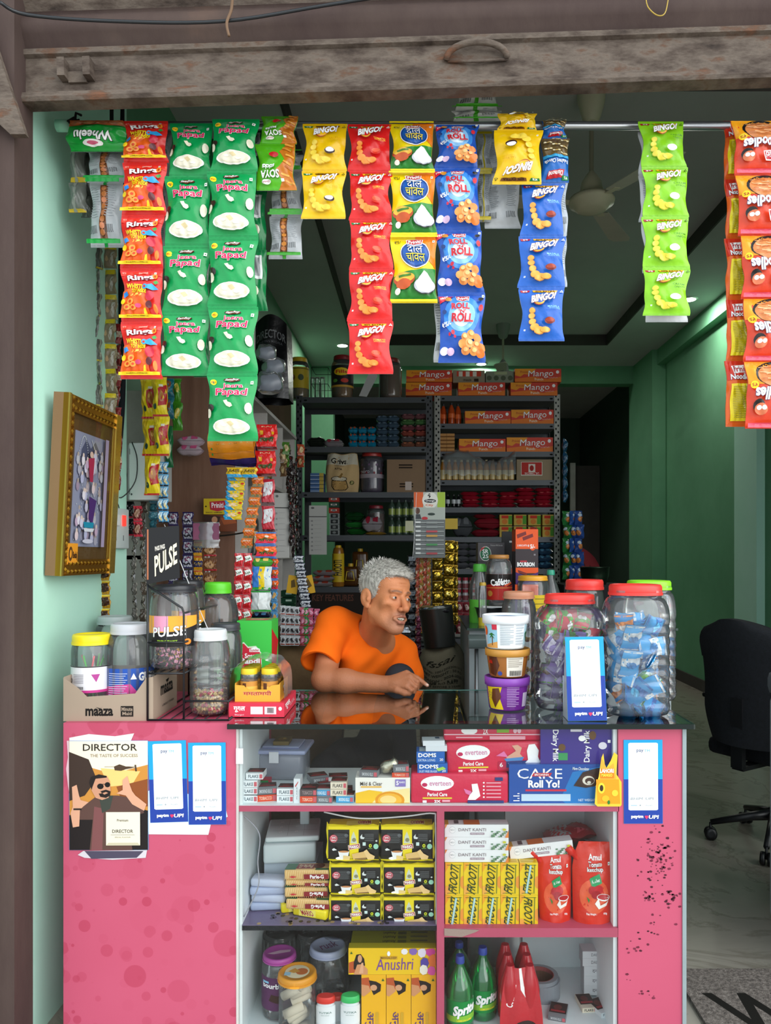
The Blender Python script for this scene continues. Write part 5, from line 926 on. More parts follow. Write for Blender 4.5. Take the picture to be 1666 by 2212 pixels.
MR=[('r',0,0,1,.1,'#f0dc1c'),('r',.42,0,.6,.95,'#f0dc1c'),('p',[(.44,.5),(.46,.3),(.5,.15),(.54,.3),(.57,.5)],'#cfd8c0'),('e',.51,.4,.04,.06,'#8a8a6a'),('p',[(.39,.56),(.62,.5),(.63,.64),(.4,.7)],'#f4ecd0'),('p',[(.4,.57),(.61,.515),(.62,.63),(.41,.685)],'#b0342a'),('t','MARIO',.51,.6,.18,.08,W_,9,None,0,.04),
      ('e',.11,.36,.08,.12,'#c8203c',18),('e',.11,.36,.065,.1,'#f4dce0',18),('e',.11,.36,.06,.09,'#c8203c',18),('t','25%',.11,.33,.08,.05,W_,0,None,0,.03),('t','Extra',.11,.4,.08,.045,W_,0,None,0,.03),('e',.36,.26,.04,.05,'#5a5f62',10),('p',[(.63,.3),(.67,.22),(.67,.3),(.72,.32),(.7,.37),(.64,.36)],'#dfe6e4'),('r',.68,.46,.74,.56,'#cfe8e4'),('e',.95,.42,.02,.03,'#cfd8d4',6),
      ('t','0',.83,.56,.05,.1,'#d8e02a',0,None,0,.04),('r',.79,.63,.87,.65,'#6a9a3a'),('e',.94,.58,.05,.08,'#9fdcc0',14),('e',.28,.93,.13,.055,W_),('p',[(.2,.72),(.42,.72),(.39,.9),(.33,.96),(.24,.96)],'#f0f2f2'),('e',.31,.73,.1,.03,'#c88a5a'),('p',[(.3,.84),(.44,.86),(.42,1),(.3,1)],'#e8cc88'),('p',[(.47,.8),(.72,.72),(.76,.92),(.5,.96)],'#e2bc78'),('p',[(.52,.93),(.76,.9),(.74,.98),(.55,.99)],'#8a6a3a'),('p',[(.7,.72),(.76,.66),(.82,.78),(.92,.86),(.9,.95),(.78,.96)],'#ecc98a'),('p',[(.08,.66),(.12,.62),(.18,.68),(.1,.7)],'#dfe6e4')]+[('r',.12+.0*i,.2+.028*i,.38-.02*(i%2),.205+.028*i,'#8a9094')for i in range(10)if not 3<i<0]+[('r',.72,.2+.028*i,.9,.205+.028*i,'#8a9094')for i in range(8)]
def mario(x0,x1,y0,y1,label,k):
 d=2.222;w_,h_=S(x1-x0,d),S(y1-y0,d);t=thing('rusk_pack',label,'biscuit pack',(P((x0+x1)/2,0,d).x,d,P(0,y1,d).z),group='black and yellow rusk packs')
 mb=MB('film','#0d0e10');mb.rbox(-w_/2,w_/2,0,.06,0,h_*.93,.003);mb.art(MR,face((-w_/2,-.0005,h_*.93),(w_,0,0),(0,0,-h_*.93),(0,-1,0)),'film');
 mb.art([('r',0,0,1,1,'#e6d21c'),('p',[(.35,.3),(.85,.2),(.85,.8),(.35,.9)],'#f4e86a'),('t','MARIO',.7,.5,.25,.4,'#b0342a',180,W_,.05,.03)],face((-w_/2,.06,h_*.932),(w_,0,0),(0,-.06,0),(0,0,1)));mb.build('body',t)
 mb=MB('film','#f0de14');r_=random.Random(k)
 for s_ in (-1,1):
  x=s_*w_/2;pts=[(x-s_*.002,h_*.93),(x+s_*.004,h_*(1.0+.04*r_.random())),(x+s_*.006,h_*.8),(x+s_*.003,h_*.5),(x+s_*.007,h_*.2),(x+s_*.004,.002),(x-s_*.002,.004)]
  mb.prism(pts,.006,.010)
 n=9;a=[(-w_/2+w_*i/n,-.001-.002*(i%2),h_*(.93))for i in range(n+1)];b=[(-w_/2+w_*i/n,-.006-.004*r_.random(),h_*(.97+.05*r_.random()))for i in range(n+1)]
 mb.add(a+b,[(i,i+1,n+2+i,n+1+i)for i in range(n)],smooth=True);a=[(x,y,.004)for x,y,z in a];b=[(x,y-.008,.001+.003*r_.random())for x,y,z in a];mb.add(a+b,[(i,i+1,n+2+i,n+1+i)for i in range(n)],smooth=True);mb.build('crimped_ends',t)
rows=[(1934,1999,'bottom'),(1862,1931,'middle'),(1779,1858,'top')]
k=0
for(y0,y1,rn_),sh in zip(rows,(0,0,-3)):
 for x0,x1,cn in ((712+sh,822+sh,'left'),(826+sh,938+sh,'right')):k+=1;mario(x0+(3 if rn_!='top' else 0),x1,y0,y1,'black and yellow rusk biscuit pack, %s one of %s row'%(cn,rn_),k)
for i,(rz,lb)in enumerate(((-.35,'right'),(.25,'left'))):
 mb=MB('film','#ecd91e');mb.rbox(-.055,.055,0,.05,0,.028,.006);mb.art([('p',[(.2,.2),(.7,.1),(.7,.8),(.2,.9)],'#f4e86a'),('t','MARIO',.45,.5,.35,.5,'#b0342a',8,W_,.05,.03)],box_faces(.11,.05,.028)['f']);mb.art([('r',.1,.1,.9,.9,'#2a2c24')],box_faces(.11,.05,.028)['t']);tag(mb.build('rusk_pack',None,(P(668-24*i,0,2.24).x,2.235+.04*i,Z2+.001),(0,0,rz)),'yellow rusk pack lying flat under the striped biscuits, %s one'%lb,'biscuit pack')
f=jarfit(566,642,2056,zb,dc=2.32);jar('jar','clear jar with magenta lid and purple biscuit label, bottom left of showcase',f,'#a8479a',neck=.88,sh=.8,lidh=.09,lz=(.2,.72),lblcol='#5a2c58',art=[('t','bourbon',.45,.25,.5,.14,W_,0,None,0,.03),('p',[(.4,.5),(.7,.6),(.6,.8),(.35,.7)],'#3a1c14'),('r',.2,.12,.35,.18,'#8ac8e8')],top=[('p',[(.05,.6),(.5,.35),(.9,.3),(.9,.45),(.3,.65)],'#d8b0c8')])
f=jarfit(602,683,2097,zb,dc=2.245);jar('rusk_jar','clear jar with orange gold lid holding cream rolls, bottom left front',f,'#e0982a',neck=.96,sh=.88,lidh=.13,top=[('e',.5,.5,.4,.4,'#e8dcb8',20),('e',.65,.5,.2,.2,'#c8703a',14),('p',[(.2,.5),(.4,.3),(.6,.5),(.4,.6)],'#d8a048'),('r',.1,.55,.3,.75,'#9fc8d8')])
mb=MB('matte','#e8dcc4');mb.lathe([(.001,0),(.013,.001),(.014,.06),(.012,.062),(.011,.058),(.001,.056)],12,asp=.8);pr=mb.build('cream_roll');tag(pr,'cream coloured roll in the orange lidded jar','sweet roll','cream rolls in orange lidded jar')
for i,(x,z,r1)in enumerate([(-.012,.105,1.0),(.012,.1,1.1),(.01,.075,1.2),(-.01,.05,1.3),(0,.03,1.3),(.01,.012,1.4)]):
 o=pr if i==0 else dup(pr);o.location=(f[0][0]+x-.028,f[0][1]+.012*(i%3)-.02,zb+z);o.rotation_euler=(.2,r1,.2*i)
f=jarfit(664,754,2040,zb,dc=2.40);jar('jar','wide clear jar with milky white lid and handwriting, behind the lotion bottles',f,'#b9c2e0',neck=.82,sh=.55,lidh=.13,lidmat='plastic',top=[('t','rusk',.5,.5,.6,.4,'#7a4a7a',30,None,0,.01)])
for x0,x1,y0,l in ((566,640,2012,'empty upturned clear jar hanging low behind magenta lid jar'),(640,700,2011,'empty clear jar with ringed lid at back of bottom shelf')):jar('jar',l,jarfit(x0,x1,y0,zb,dc=2.5),'#8fa0a8',neck=.85,sh=.7,flute=18,lidmat='clear')
f=jarfit(698,760,2014,zb,dc=2.47);jar('jar','scalloped clear tub leaning at back beside the yellow incense stack',f,'#8f9aa0',neck=.95,sh=.85,flute=16,lidmat='clear',lidh=.06)
AN=[('p',[(0,.55),(.1,.45),(.2,.9),(0,.95)],'#c0582c'),('p',[(.06,.55),(.09,.25),(.14,.22),(.18,.4),(.19,.65),(.14,.85),(.06,.8)],'#201612'),('e',.13,.4,.025,.15,'#d8a078',12),('p',[(.06,1),(.1,.62),(.16,.6),(.22,.8),(.22,1)],'#d8986a'),('p',[(.12,.95),(.15,.55),(.17,.55),(.17,.95)],'#e8b088'),
      ('t','Anushri',.53,.6,.42,.45,'#7a4a9c',4,None,0,.0,.1),('r',.36,.3,.56,.42,'#d8a82a'),('t','MANGALDEEP',.46,.36,.18,.08,'#6a3a1c'),('e',.46,.2,.02,.1,W_,6),('e',.64,.12,.04,.12,'#f4f0f4',7),('e',.74,.1,.05,.16,'#8a6ab8',7),('e',.84,.15,.05,.2,'#e8e0f0',7),('e',.94,.12,.06,.2,'#d84a9c',7),('e',.87,.55,.05,.22,'#5a4aa8',7),('e',.86,.8,.05,.2,'#f4f0e0',7),('e',.97,.45,.06,.25,'#e87a3a',8),('e',.95,.85,.05,.2,'#e05aa8',7),('p',[(.02,.2),(.035,.1),(.05,.2)],'#3a6a2a')]
dA=2.235
put_box('incense_box','yellow incense box with woman and flowers, front of horizontal stack','incense box',(753,2048,942,2105),dA,.03,'#f4c81e',{'f':AN,'t':[('r',0,0,1,1,'#c8b81c')]},group='yellow incense boxes')
for i in range(4):
 put_box('incense_box','yellow green incense box lying flat behind the front one, %s in row'%['first','second','third','last'][i],'incense box',(756+i*1.5,2048-9*i,942,2100),dA+.032+i*.032,.03,'#b8b41e',{'t':[('t','Anushri',.45,.5,.15,.5,'#4a3a1c',180),('r',.55,.2,.65,.8,'#7a7a2a'),('r',.7,.2,.9,.5,'#7a7a2a')],'f':[('r',0,0,1,.3,'#8a8a1c')]},group='yellow incense boxes')
AV=[('p',[(0,.05),(.3,.04),(.4,.2),(.2,.28),(0,.3)],'#c0582c'),('p',[(.3,.08),(.6,.1),(.8,.14),(.78,.24),(.5,.3),(.4,.22)],'#201612'),('e',.5,.19,.14,.045,'#d8a078',12),('p',[(0,.14),(.3,.16),(.38,.24),(.1,.32),(0,.3)],'#d8986a'),('t','अनुश्री',.36,.78,1.3,.17,'#5a3a7a',-90,None,0,.01,0,.36),('r',.58,.55,.7,.85,'#d8a82a'),('e',.8,.75,.08,.03,W_,6),('p',[(.82,.09),(.88,.05),(.94,.09)],'#3a6a2a')]
for i,x in enumerate((781,835,889)):
 put_box('incense_box','yellow incense box standing upright, %s of three under the flat one'%['left','middle','right'][i],'incense box',(x,2105.5,x+53,2252),dA,.06,'#f6b81e',{'f':AV},group='upright yellow incense boxes')
def bottle(name,label,x,w,ytop,zs,d,body,capc,prof=None,mat='plastic',art=None,cap=.2,capr=.5,cat='bottle',group=None,asp=1,az=(.1,.6),sq=0,seg=24,lblcol=None):
 r=S(w,d)/2;h=CZ-(ytop-VY)/FPX*d-zs;t=thing(name,label,cat,(P(x,0,d).x,d,zs),group=group)
 hb=h*(1-cap);pr=prof or [(.001,.002),(.9,0),(1,.02),(1,.6),(.95,.72),(.6,.9),(capr*.9,1)]
 mb=MB(mat,body);mb.lathe([(q*r,z*hb)for q,z in pr],seg,asp=asp,sq=sq);mb.build('body',t)
 mb=MB('plastic',capc);cr=capr*r;mb.lathe([(cr*1.02,hb*.985),(cr*1.05,hb),(cr,h*.97),(cr*.9,h)],20,asp=asp,sq=sq);mb.build('cap',t)
 if art:mb=MB('paper',lblcol or body);F=cyl(r*1.01,az[0]*hb,az[1]*hb,-170,-10,asp,sq);mb.grid(F,14,2)if lblcol else None;mb.art(art,F,ml=.08);mb.build('wrap_label',t)
 return t
fl=[(.001,.002),(.95,0),(1,.03),(1,.75),(.92,.9),(.75,1)]
YU=[('t','YUTIKA',.5,.35,.5,.1,'#6a8a84',0,None,0,.02),('t','NATURALS',.5,.5,.3,.05,'#9ab0aa')]
bottle('lotion_bottle','white lotion bottle with red cap, front row bottom shelf',704,42,2150,zb,2.24,'#e4eaee','#e0382c',fl,cap=.16,capr=.95,art=YU,asp=.6,az=(.3,.9),lblcol='#eef2f4')
bottle('lotion_bottle','white lotion bottle with green cap, front row bottom shelf',757,42,2148,zb,2.24,'#e4eaee','#3cc46a',fl,cap=.16,capr=.95,art=YU,asp=.6,az=(.3,.9),lblcol='#eef2f4')
bottle('lotion_bottle','white lotion bottle with red cap behind the front red one',728,34,2148,zb,2.29,'#dfe6ea','#d8382e',fl,cap=.16,capr=.95,asp=.6)
bottle('lotion_bottle','white lotion bottle with green cap behind the front green one',762,38,2146,zb,2.285,'#dfe6ea','#38b862',fl,cap=.14,capr=.95,asp=.6)
dr=2.215
DK=[('p',[(0,0),(.04,0),(0,.35)],'#e8883a'),('e',.12,.42,.05,.28,'#c8ccd0',16),('e',.12,.42,.046,.25,'#f4f6f6',16),('t','NO.1',.12,.42,.06,.13,'#8a8f94'),('t','DANT KANTI',.43,.4,.43,.24,'#7a6a70',0,None,0,.0),('r',.4,.64,.62,.8,'#a08a98'),('t','Natural Toothpaste',.51,.72,.19,.09,W_)]+     [('e',.74+.028*(i%9),.55+.13*((i*7)%4),.022,.05,['#4a7a54','#6a9a6a','#2f5a40'][i%3],6)for i in range(20)]+[('e',.93,.35,.03,.1,'#c8c83a',8),('p',[(1,.4),(1,1),(.94,1)],'#e8883a')]
DT=[('r',0,0,.06,1,'#d8a83a'),('r',.15,.1,.22,.8,'#6a5a60'),('r',.3,0,.55,1,'#d8763a'),('r',.55,0,1,1,'#dfe4e6')]
for i,(y0,y1)in enumerate(((1835,1862),(1808,1835),(1781,1808))):
 put_box('toothpaste_box','white toothpaste carton with herb print, %s of three stacked on yellow drinks'%['lowest','middle','top'][i],'toothpaste box',(961,y0+.4,1099,y1),dr+.004,.04,'#eef1f2',{'f':DK,'t':DT,'r':[('r',0,0,1,1,'#e8a05a')]},group='white toothpaste cartons')
put_box('toothpaste_box','white toothpaste carton tilted, lying between stack and ketchup pouches','toothpaste box',(1103,1822,1240,1850),dr+.03,.04,'#eef1f2',{'f':DK,'t':DT},ry=-.11)
FRT=lambda st,up:[('p',[(.0,0),(.3,0),(0,.3)],'#f4a82a'),('e',1.0,.6,.2,.2,'#f09a3a',14),('e',.1,.85,.18,.14,'#f4b04a',12),('r',.1,.06,.9,.075,'#3a5a1c'),('r',.1,.93,.7,.945,'#3a5a1c'),('p',[(.8,.05),(.84,.05),(.8,.95),(.76,.95)],'#5a7a2a'),
     ('t','FROOTI',.46,.5,1.45,.25,'#33441a',84 if up else -90,None,0,.02,.15,.563)]+([('p',[(.55,.06),(.66,.08),(.42,.95),(.3,.92)],'#8fc8c8'),('p',[(.59,.09),(.62,.1),(.37,.92),(.345,.9)],'#e4f4f2')]if st else [])
def clampF(a):
 o=[]
 for q in a:o.append(q)
 return o
for r_,(y0,y1)in enumerate(((1934,2004),(1864,1933.5))):
 for c in range(5):
  st=(r_==0 and c<4)or (r_==1 and c==4);x0=962+c*40+(0 if c<4 else 1)
  put_box('juice_box','yellow mango juice box%s, %s in %s row'%(' with taped straw' if st else '',['first','second','third','fourth','fifth'][c],['lower','upper'][r_]),'juice box',(x0,y0,x0+39.4,y1),dr,.04,'#f2cf1e',{'f':FRT(st,not (r_==0 and c==4)),'t':[('r',.1,.2,.9,.8,'#d8b81c')]},mat='gloss',group='yellow mango juice boxes')
def ketchup(x0,x1,y0,y1,label,d,k,ry=0):
 w_,h_=S(x1-x0,d),S(y1-y0,d);t=thing('ketchup_pouch',label,'ketchup pouch',(P((x0+x1)/2,0,d).x,d,P(0,y1,d).z),(0,ry,0),group='red ketchup pouches')
 def F0(u,v,h,s):
  u=np.asarray(u,float);v=np.asarray(v,float)
  W=w_*(1-.12*v**2+.0*v)*(1-.1*np.exp(-(v/.08)**2));x=(u-.5)*W-np.where(u<.3,(.3-u)*.5*w_*-np.clip(.3-v,0,1)*2.2,0)
  pf=np.clip(1-(2*u-1)**2,0,1)**.6;T=(.006+.03*v**.8)*np.clip(v*6,.1,1)
  y=-s*(T*pf+.0015*np.sin(u*21+k)*np.sin(v*15+k)+.002*np.sin(u*9+v*23+k)*pf)-s*h
  return np.stack([x,y+.03,h_*(1-v)+.004*np.sin(u*PI)*v],1)
 Ff=lambda u,v,h:F0(u,v,h,1)
 mb=MB('gloss','#d8301c');mb.mat='film';mb.grid(Ff,16,20);mb.grid(lambda u,v,h:F0(u,v,h,-1),12,12,flip=True)
 mb.art([('e',.5,.62,.36,.2,'#e8603a',20),('t','Amul',.52,.17,.3,.065,W_,0,'#b01c14',.03,.02),('t','Tomato',.52,.25,.32,.055,W_,0,'#5a1410',.05,.02),('t','ketchup',.52,.32,.38,.065,W_,0,'#5a1410',.05,.02),('p',[(.38,.42),(.62,.36),(.68,.46),(.44,.52)],'#1c9a5a'),('t','Hot & Sweet',.53,.44,.18,.04,W_,10),
  ('e',.45,.55,.1,.05,'#b81c28'),('e',.6,.54,.11,.055,'#c8202c'),('e',.54,.6,.12,.05,'#a81824'),('e',.72,.63,.17,.04,'#f0f0ee'),('e',.72,.625,.15,.03,'#b81c24'),('p',[(.5,.7),(.6,.64),(.64,.72),(.8,.68),(.85,.66),(.8,.72),(.6,.76)],'#f0ece4'),('p',[(.3,.62),(.38,.66),(.36,.7)],'#2c8a3a'),('t','Net Weight :',.42,.82,.26,.03,W_,0,None,0,.02),('t','950g',.78,.82,.1,.03,W_,0,None,0,.02)]+veg(.82,.22,.05),Ff,'film',ml=.08,smooth=True);mb.build('pouch',t)
 mb=MB('plastic','#d8281c');T=Matrix.Translation((-w_*.42,.03,h_*.82))@Matrix.Rotation(-.75,4,'Y');mb.lathe([(.008,-.01),(.008,.012),(.0115,.013),(.0115,.034),(.01,.036)],16,T=T);mb.build('spout_cap',t)
ketchup(1166,1242,1833,2008,'red tomato ketchup stand up pouch, left one of the pair',2.225,1,-.02)
ketchup(1238,1330,1826,2009,'red tomato ketchup stand up pouch, right one of the pair',2.215,4,.02)
def taperoll(label,px,dc,zs,R_,h,n=1,col='#8d949c',core='#7a5a48',rot=(0,0,0)):
 t=thing('tape_roll',label,'tape roll',(P(px,0,dc).x,dc,zs),rot);mb=MB('gloss',col);mb.lathe([(R_,0),(R_,h),(R_*.78,h),(R_*.78,0)],32,caps=False,smooth=False);mb.lathe([(R_,0),(R_*.78,0)],32,caps=False);mb.build('tape',t)
 mb=MB('card',core);mb.lathe([(R_*.779,0),(R_*.779,h),(R_*.74,h),(R_*.74,0),(R_*.779,0)],28,caps=False,smooth=False);mb.build('core',t)
taperoll('clear tape roll standing under crumpled red pouch at back of right shelf',1243,2.44,Z3,.055,.05);
for i in range(2):taperoll('clear tape roll, %s of stacked rolls below crumpled red pouch'%['second','third'][i],1243,2.44,Z3+.0505*(i+1),.055,.05)
mb=MB('film','#a8202f');F=lambda u,v,o,k=1:np.stack([(u-.5)*.17*(1-.2*v),v*.09,.02+k*.02*np.clip((1-(2*u-1)**4)**.7*(1-(2*v-1)**4)**.6,.02,1)+.02*u+.004*np.sin(u*17+v*9)],1)
mb.grid(F,14,10);mb.grid(lambda u,v,o:F(u,v,o,-1),14,10,flip=True);mb.art([('p',[(.1,.1),(.5,.05),(.5,.9),(.15,.8)],'#9a9c9c'),('r',.6,.1,.9,.3,'#d05a68')],F,ml=.1);tag(mb.build('wet_wipe_pack',None,(P(1232,0,2.42).x,2.39,Z3+.152),(0,0,.15)),'dark red and silver crumpled pouch on tape rolls at back of right shelf','pouch')
put_box('grey_carton','grey box standing behind ketchup pouches at right end','box',(1295,1800,1334,1975),2.45,.08,'#9aa4a6')
def soda(label,x,w,ytop,d,art,k=0):
 pr=[(.001,.01),(.8,0),(.95,.03),(1,.06),(1,.5),(.97,.6),(.8,.72),(.5,.85),(.3,.93),(.28,1)]
 t=bottle('soda_bottle',label,x,w,ytop,zb,d,'#0d8a3c','#3048a0',pr,'greenbottle',art,.085,.32,group='green soda bottles',az=(.16,.5),lblcol='#0f8a3e',seg=28)
SP=[('p',[(0,.7),(1,.55),(1,.8),(0,.95)],'#8ac83a'),('t','Sprite',.62,.4,.62,.5,W_,8,'#0a6a2c',.03,.05,.12,2.0),('t','LEMON-LIME',.6,.8,.4,.08,'#f4e83a',4,None,0,.03)]
soda('green labelled soda bottle with blue cap, front left one',994,59,2063,2.25,SP)
soda('green labelled soda bottle with blue cap, behind and right of front one',1043,60,2045,2.31,SP)
soda('green soda bottle with blue cap at rear left',992,56,2034,2.42,None)
t=thing('cola_multipack','red shrink wrapped pack of six cola cans, bottom right compartment','multipack',(P(1120,0,2.28).x,2.22,zb))
mb=MB('gloss','#b8202c')
for i in range(6):
 x,y=(i%2-.5)*.058,.03+(i//2)*.06;T=Matrix.Translation((x,y,0))@Matrix.Scale(1,4)
 mb.lathe([(.001,0),(.029,.002),(.03,.02),(.03,.115),(.026,.14),(.016,.17),(.012,.185)],18,T=T)
F=lambda u,v,h:np.stack([(u-.5)*(.125-.05*(1-v)**2),-.008-.0*v+.03*(1-v)**1.5-h+.003*np.sin(u*11),.02+.16*(1-v)],1)
mb.grid(F,12,10,'#c02430','film');mb.art([('t','Coca-Cola',.25,.45,.5,.12,W_,80,None,0,.02,0,.78),('p',[(.45,0),(.55,.0),(.6,.3),(.8,.6),(.75,.62),(.5,.35)],'#f4f0f0'),('t','ORIGINAL TASTE',.7,.3,.4,.06,'#f4e8e8',75,None,0,.02,0,.78),('e',.6,.98,.28,.12,'#2a1416')],F,'film',ml=.1);mb.build('wrapped_cans',t)
taperoll('large clear packing tape roll lying on bottom shelf',1170,2.42,zb,.058,.052);taperoll('clear packing tape roll on the large one, bottom shelf',1166,2.42,zb+.0525,.058,.012,core='#a85a5a')
for i,(y0,y1)in enumerate(((2129,2150),(2108,2129),(2087,2108),(2070,2087),(2055,2070))):
 dd=2.40;put_box('toothpaste_box','white toothpaste carton with hindi lettering, %s from bottom of stack'%['first','second','third','fourth','fifth'][i],'toothpaste box',(1262-(i>2)*3,y0+.3,1334,y1),dd,.05,'#e4e9ec',{'f':([('t','दन्त कान्ति',.6,.5,.7,.55,'#6a6a72',0,None,0,.01),('r',.5,.8,.9,.92,'#a8a0ac')]if i<3 else [('t','DANT KANTI',.55,.5,.6,.4,'#8a8a90')]),'l':[('r',.0,0,1,1,'#b8bec2')]},group='hindi toothpaste cartons')
bb=lambda y:(CZ-zb)*FPX/(y-VY)
for x0,x1,y1,k,l,rz in ((1258,1291,2187,'flake','loose cigarette pack standing near hindi toothpaste stack',.1),(1296,1332,2195,'white','loose white cigarette pack at right end of bottom shelf',.4),(1184,1222,2206,'grey','loose dark cigarette pack beside the cola cans',-.3)):
 cigpack(x0,x1,y1,10,k,l,zs=zb,rz=rz,dep=.075)
mb=MB('clearbag');mb.rbox(-.09,.09,0,.06,0,.17,.01);tag(mb.build('plastic_bag',None,(P(1070,0,2.5).x,2.49,zb)),'crinkled clear plastic bag behind the soda bottles','bag')
# ================================================================ slotted angle racks and their goods
def rack(label,x0,x1,d,dep,ztop,shelves,post,col,zlab):
 xa,xb=P(x0,0,d).x,P(x1,0,d).x;t=thing('storage_rack',label,'rack',(xa,d,0));w_=xb-xa
 for x in (0,w_):
  for y in (0,dep):
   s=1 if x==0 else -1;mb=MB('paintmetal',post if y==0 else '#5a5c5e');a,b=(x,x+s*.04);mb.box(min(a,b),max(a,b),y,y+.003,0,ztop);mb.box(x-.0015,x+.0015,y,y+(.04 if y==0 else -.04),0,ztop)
   if y==0:
    n=int(ztop/.045);ar=[]
    for i in range(n):
     for q in (.3,.7):
      if (i+(q>.5))%1==0:ar.append(('e',q,(i+.5*(q>.5)+.3)/n,.13,.009/ztop,'#0c0d0e',6))
    mb.art(ar,face((min(a,b),y,ztop),(.04,0,0),(0,0,-ztop),(0,-1,0)),'matte')
   mb.build('post',t)
 for i,z in enumerate(shelves):
  mb=MB('paintmetal',col);mb.box(.004,w_-.004,.004,dep-.004,z-.003,z);mb.box(.004,w_-.004,.002,.005,z-.036,z);mb.box(.004,w_-.004,dep-.006,dep-.004,z-.036,z)
  for x in (.06,w_-.06):mb.art([('e',.5,.5,.5,.5,'#0c0d0e',8)],face((x-.012,.002,z-.014),(.024,0,0),(0,0,-.012),(0,-1,0)),'matte')
  mb.build('shelf',t)
 return t
DR,DL=5.3,4.95
zr={k:P(0,y,DR).z for k,y in dict(top=855,a=915,b=975.5,c=1037,d=1096,e=1160,f=1229,g=1300,h=1380,i=1470).items()}
zl={k:P(0,y,DL).z for k,y in dict(top=858,a=965,b=1063,c=1156,d=1268,e=1390).items()}
rack('tall slotted steel rack with pale posts, right one, holding orange mango cartons',939,1210,DR,.45,zr['top']+.01,list(zr.values()),'#a5a49c','#54585e',zr)
rack('dark steel rack behind the shopkeeper, left one, with flour sack and brown box',640,934,DL,.42,zl['top']+.01,list(zl.values()),'#3a3c40','#3f4348',zl)
def rb(name,label,cat,x0,y0,x1,z,d,dep,col,arts=None,group=None,rz=0,mat='card',dy=.01,r=None):
 h_=P(0,y0,d).z-z;w_=S(x1-x0,d);o=carton(w_,dep,h_-.001,col,arts,mat,r).build(name,None,(P((x0+x1)/2,0,d).x,d+dy,z+.0006),(0,0,rz));return tag(o,label,cat,group)
MG=[('p',[(0,0),(.45,0),(.4,.35),(.3,.45),(.2,.4),(.12,.6),(0,.5)],'#f09a1c'),('p',[(.0,.75),(.4,.6),(.7,.8),(1,.6),(1,1),(0,1)],'#e8781c'),('t','Mango',.56,.42,.54,.58,W_,5,'#b8402a',.025,0,.12),('t','Punch',.52,.8,.18,.18,'#f8dcc0',3,None,0,.02),('e',.92,.25,.035,.13,W_,10),('t','Priniti',.2,.25,.16,.16,'#c84a1c'),('t','The Real Punch',.82,.68,.2,.1,'#f0b0a0',8)]
mang=None
def mango(x0,x1,y0,z,lab,dy=.01,d=DR):
 global mang
 h_=P(0,y0,d).z-z;w_=S(x1-x0,d)
 if mang is None:mang=carton(.337,.2,.09,'#d8402c',{'f':MG,'r':[('r',0,.3,1,1,'#d86a1c')],'l':[('r',0,.3,1,1,'#d86a1c')]},'paper').build('juice_carton');o=mang
 else:o=dup(mang)
 o.location=(P((x0+x1)/2,0,d).x,d+dy,z+.0006);o.scale=(w_/.337,1,(h_-.002)/.09);tag(o,'orange mango punch carton, '+lab,'juice carton','orange mango punch cartons')
hh_=P(0,826,DR).z
for x0,x1,lab in ((877,976,'left one of lower layer on rack top'),(990,1091,'middle one of lower layer on rack top'),(1103,1204,'right one of lower layer on rack top')):mango(x0,x1,826.5,zr['top'],lab,-.01)
for x0,x1,y,lab in ((878,977,800,'left one of upper layer on rack top'),(1112,1212,797,'right one of upper layer on rack top')):mango(x0,x1,y,hh_,lab,-.012)
rb('can_carton','brown film wrapped tray of red cans on top layer of right rack','carton',979,799,1048,hh_,DR,.2,'#9a8c78',{'f':[('r',.12,.08,.88,.5,'#d84a34')]+[('r',.18+.22*i,.1,.3+.22*i,.5,'#e8e0d4')for i in range(3)]+[('t','maaza',.45,.8,.25,.15,'#3a2c22'),('r',.66,.68,.8,.92,'#3a2c22')]})
rb('can_carton','grey green carton between can tray and right mango carton','carton',1050,801,1111,hh_,DR,.2,'#8a907e',{'f':[('e',.12+.25*i,.6,.09,.22,'#5a624e',12)for i in range(4)]+[('r',.3,.05,.75,.3,'#a8b08a')]})
mango(1005,1104,887,zr['a'],'left one on the first shelf down');mango(1105,1197,884,zr['a'],'right one on the first shelf down')
mango(992,1093,947,zr['b'],'left one on the second shelf down');mango(1095,1195.5,944,zr['b'],'right one on the second shelf down')
def minib(name,label,cat,x,w,ytop,z,d,body,capc,band=None,group=None,mat='gloss',cap=.1,capr=.4,dy=.04,proto={}):
 k=(name,body,capc,band,round(w,1))
 if k not in proto:
  r=S(w,d)/2;h=P(0,ytop,d).z-z;t=thing(name,label,cat,group=group);mb=MB(mat,body)
  mb.lathe([(.001,.002),(r*.95,0),(r,.01),(r,h*.55),(r*.85,h*.7),(r*capr,h*.88),(r*capr,h*(1-cap))],14)
  if band:mb.lathe([(r*1.02,h*band[0]),(r*1.02,h*band[1])],14,band[2],caps=False)
  mb.build('body',t);mb=MB('plastic',capc);mb.lathe([(r*capr*1.15,h*(1-cap)),(r*capr*1.15,h)],12);mb.build('cap',t);proto[k]=t;o=t
 else:o=dup(proto[k])
 o.location=(P(x,0,d).x,d+dy,z+.001);o['label']=words(label);return o
for i,x in enumerate((947,959,976,991)):minib('soda_bottle','orange soda bottle on first shelf of right rack, %s from left'%['first','second','third','fourth'][i],'bottle',x,15,868,zr['a'],DR,'#b8481c','#2a2a2c',(.3,.5,'#e8703a'),'orange soda bottles on right rack',dy=.05+.04*(i%2))
for c in range(2):
 for r in range(5):rb('soap_bar_box','small tan carton in %s column on second shelf, %s from bottom'%(['left','right'][c],['first','second','third','fourth','fifth'][r]),'box',948+c*17.5,975.5-8*(r+1)+.4,965+c*17.5,P(0,975.5-8*r,DR).z,DR,.1,'#c8935a',{'f':[('r',0,.7,1,1,'#8a5a30')]},'small tan cartons on right rack')
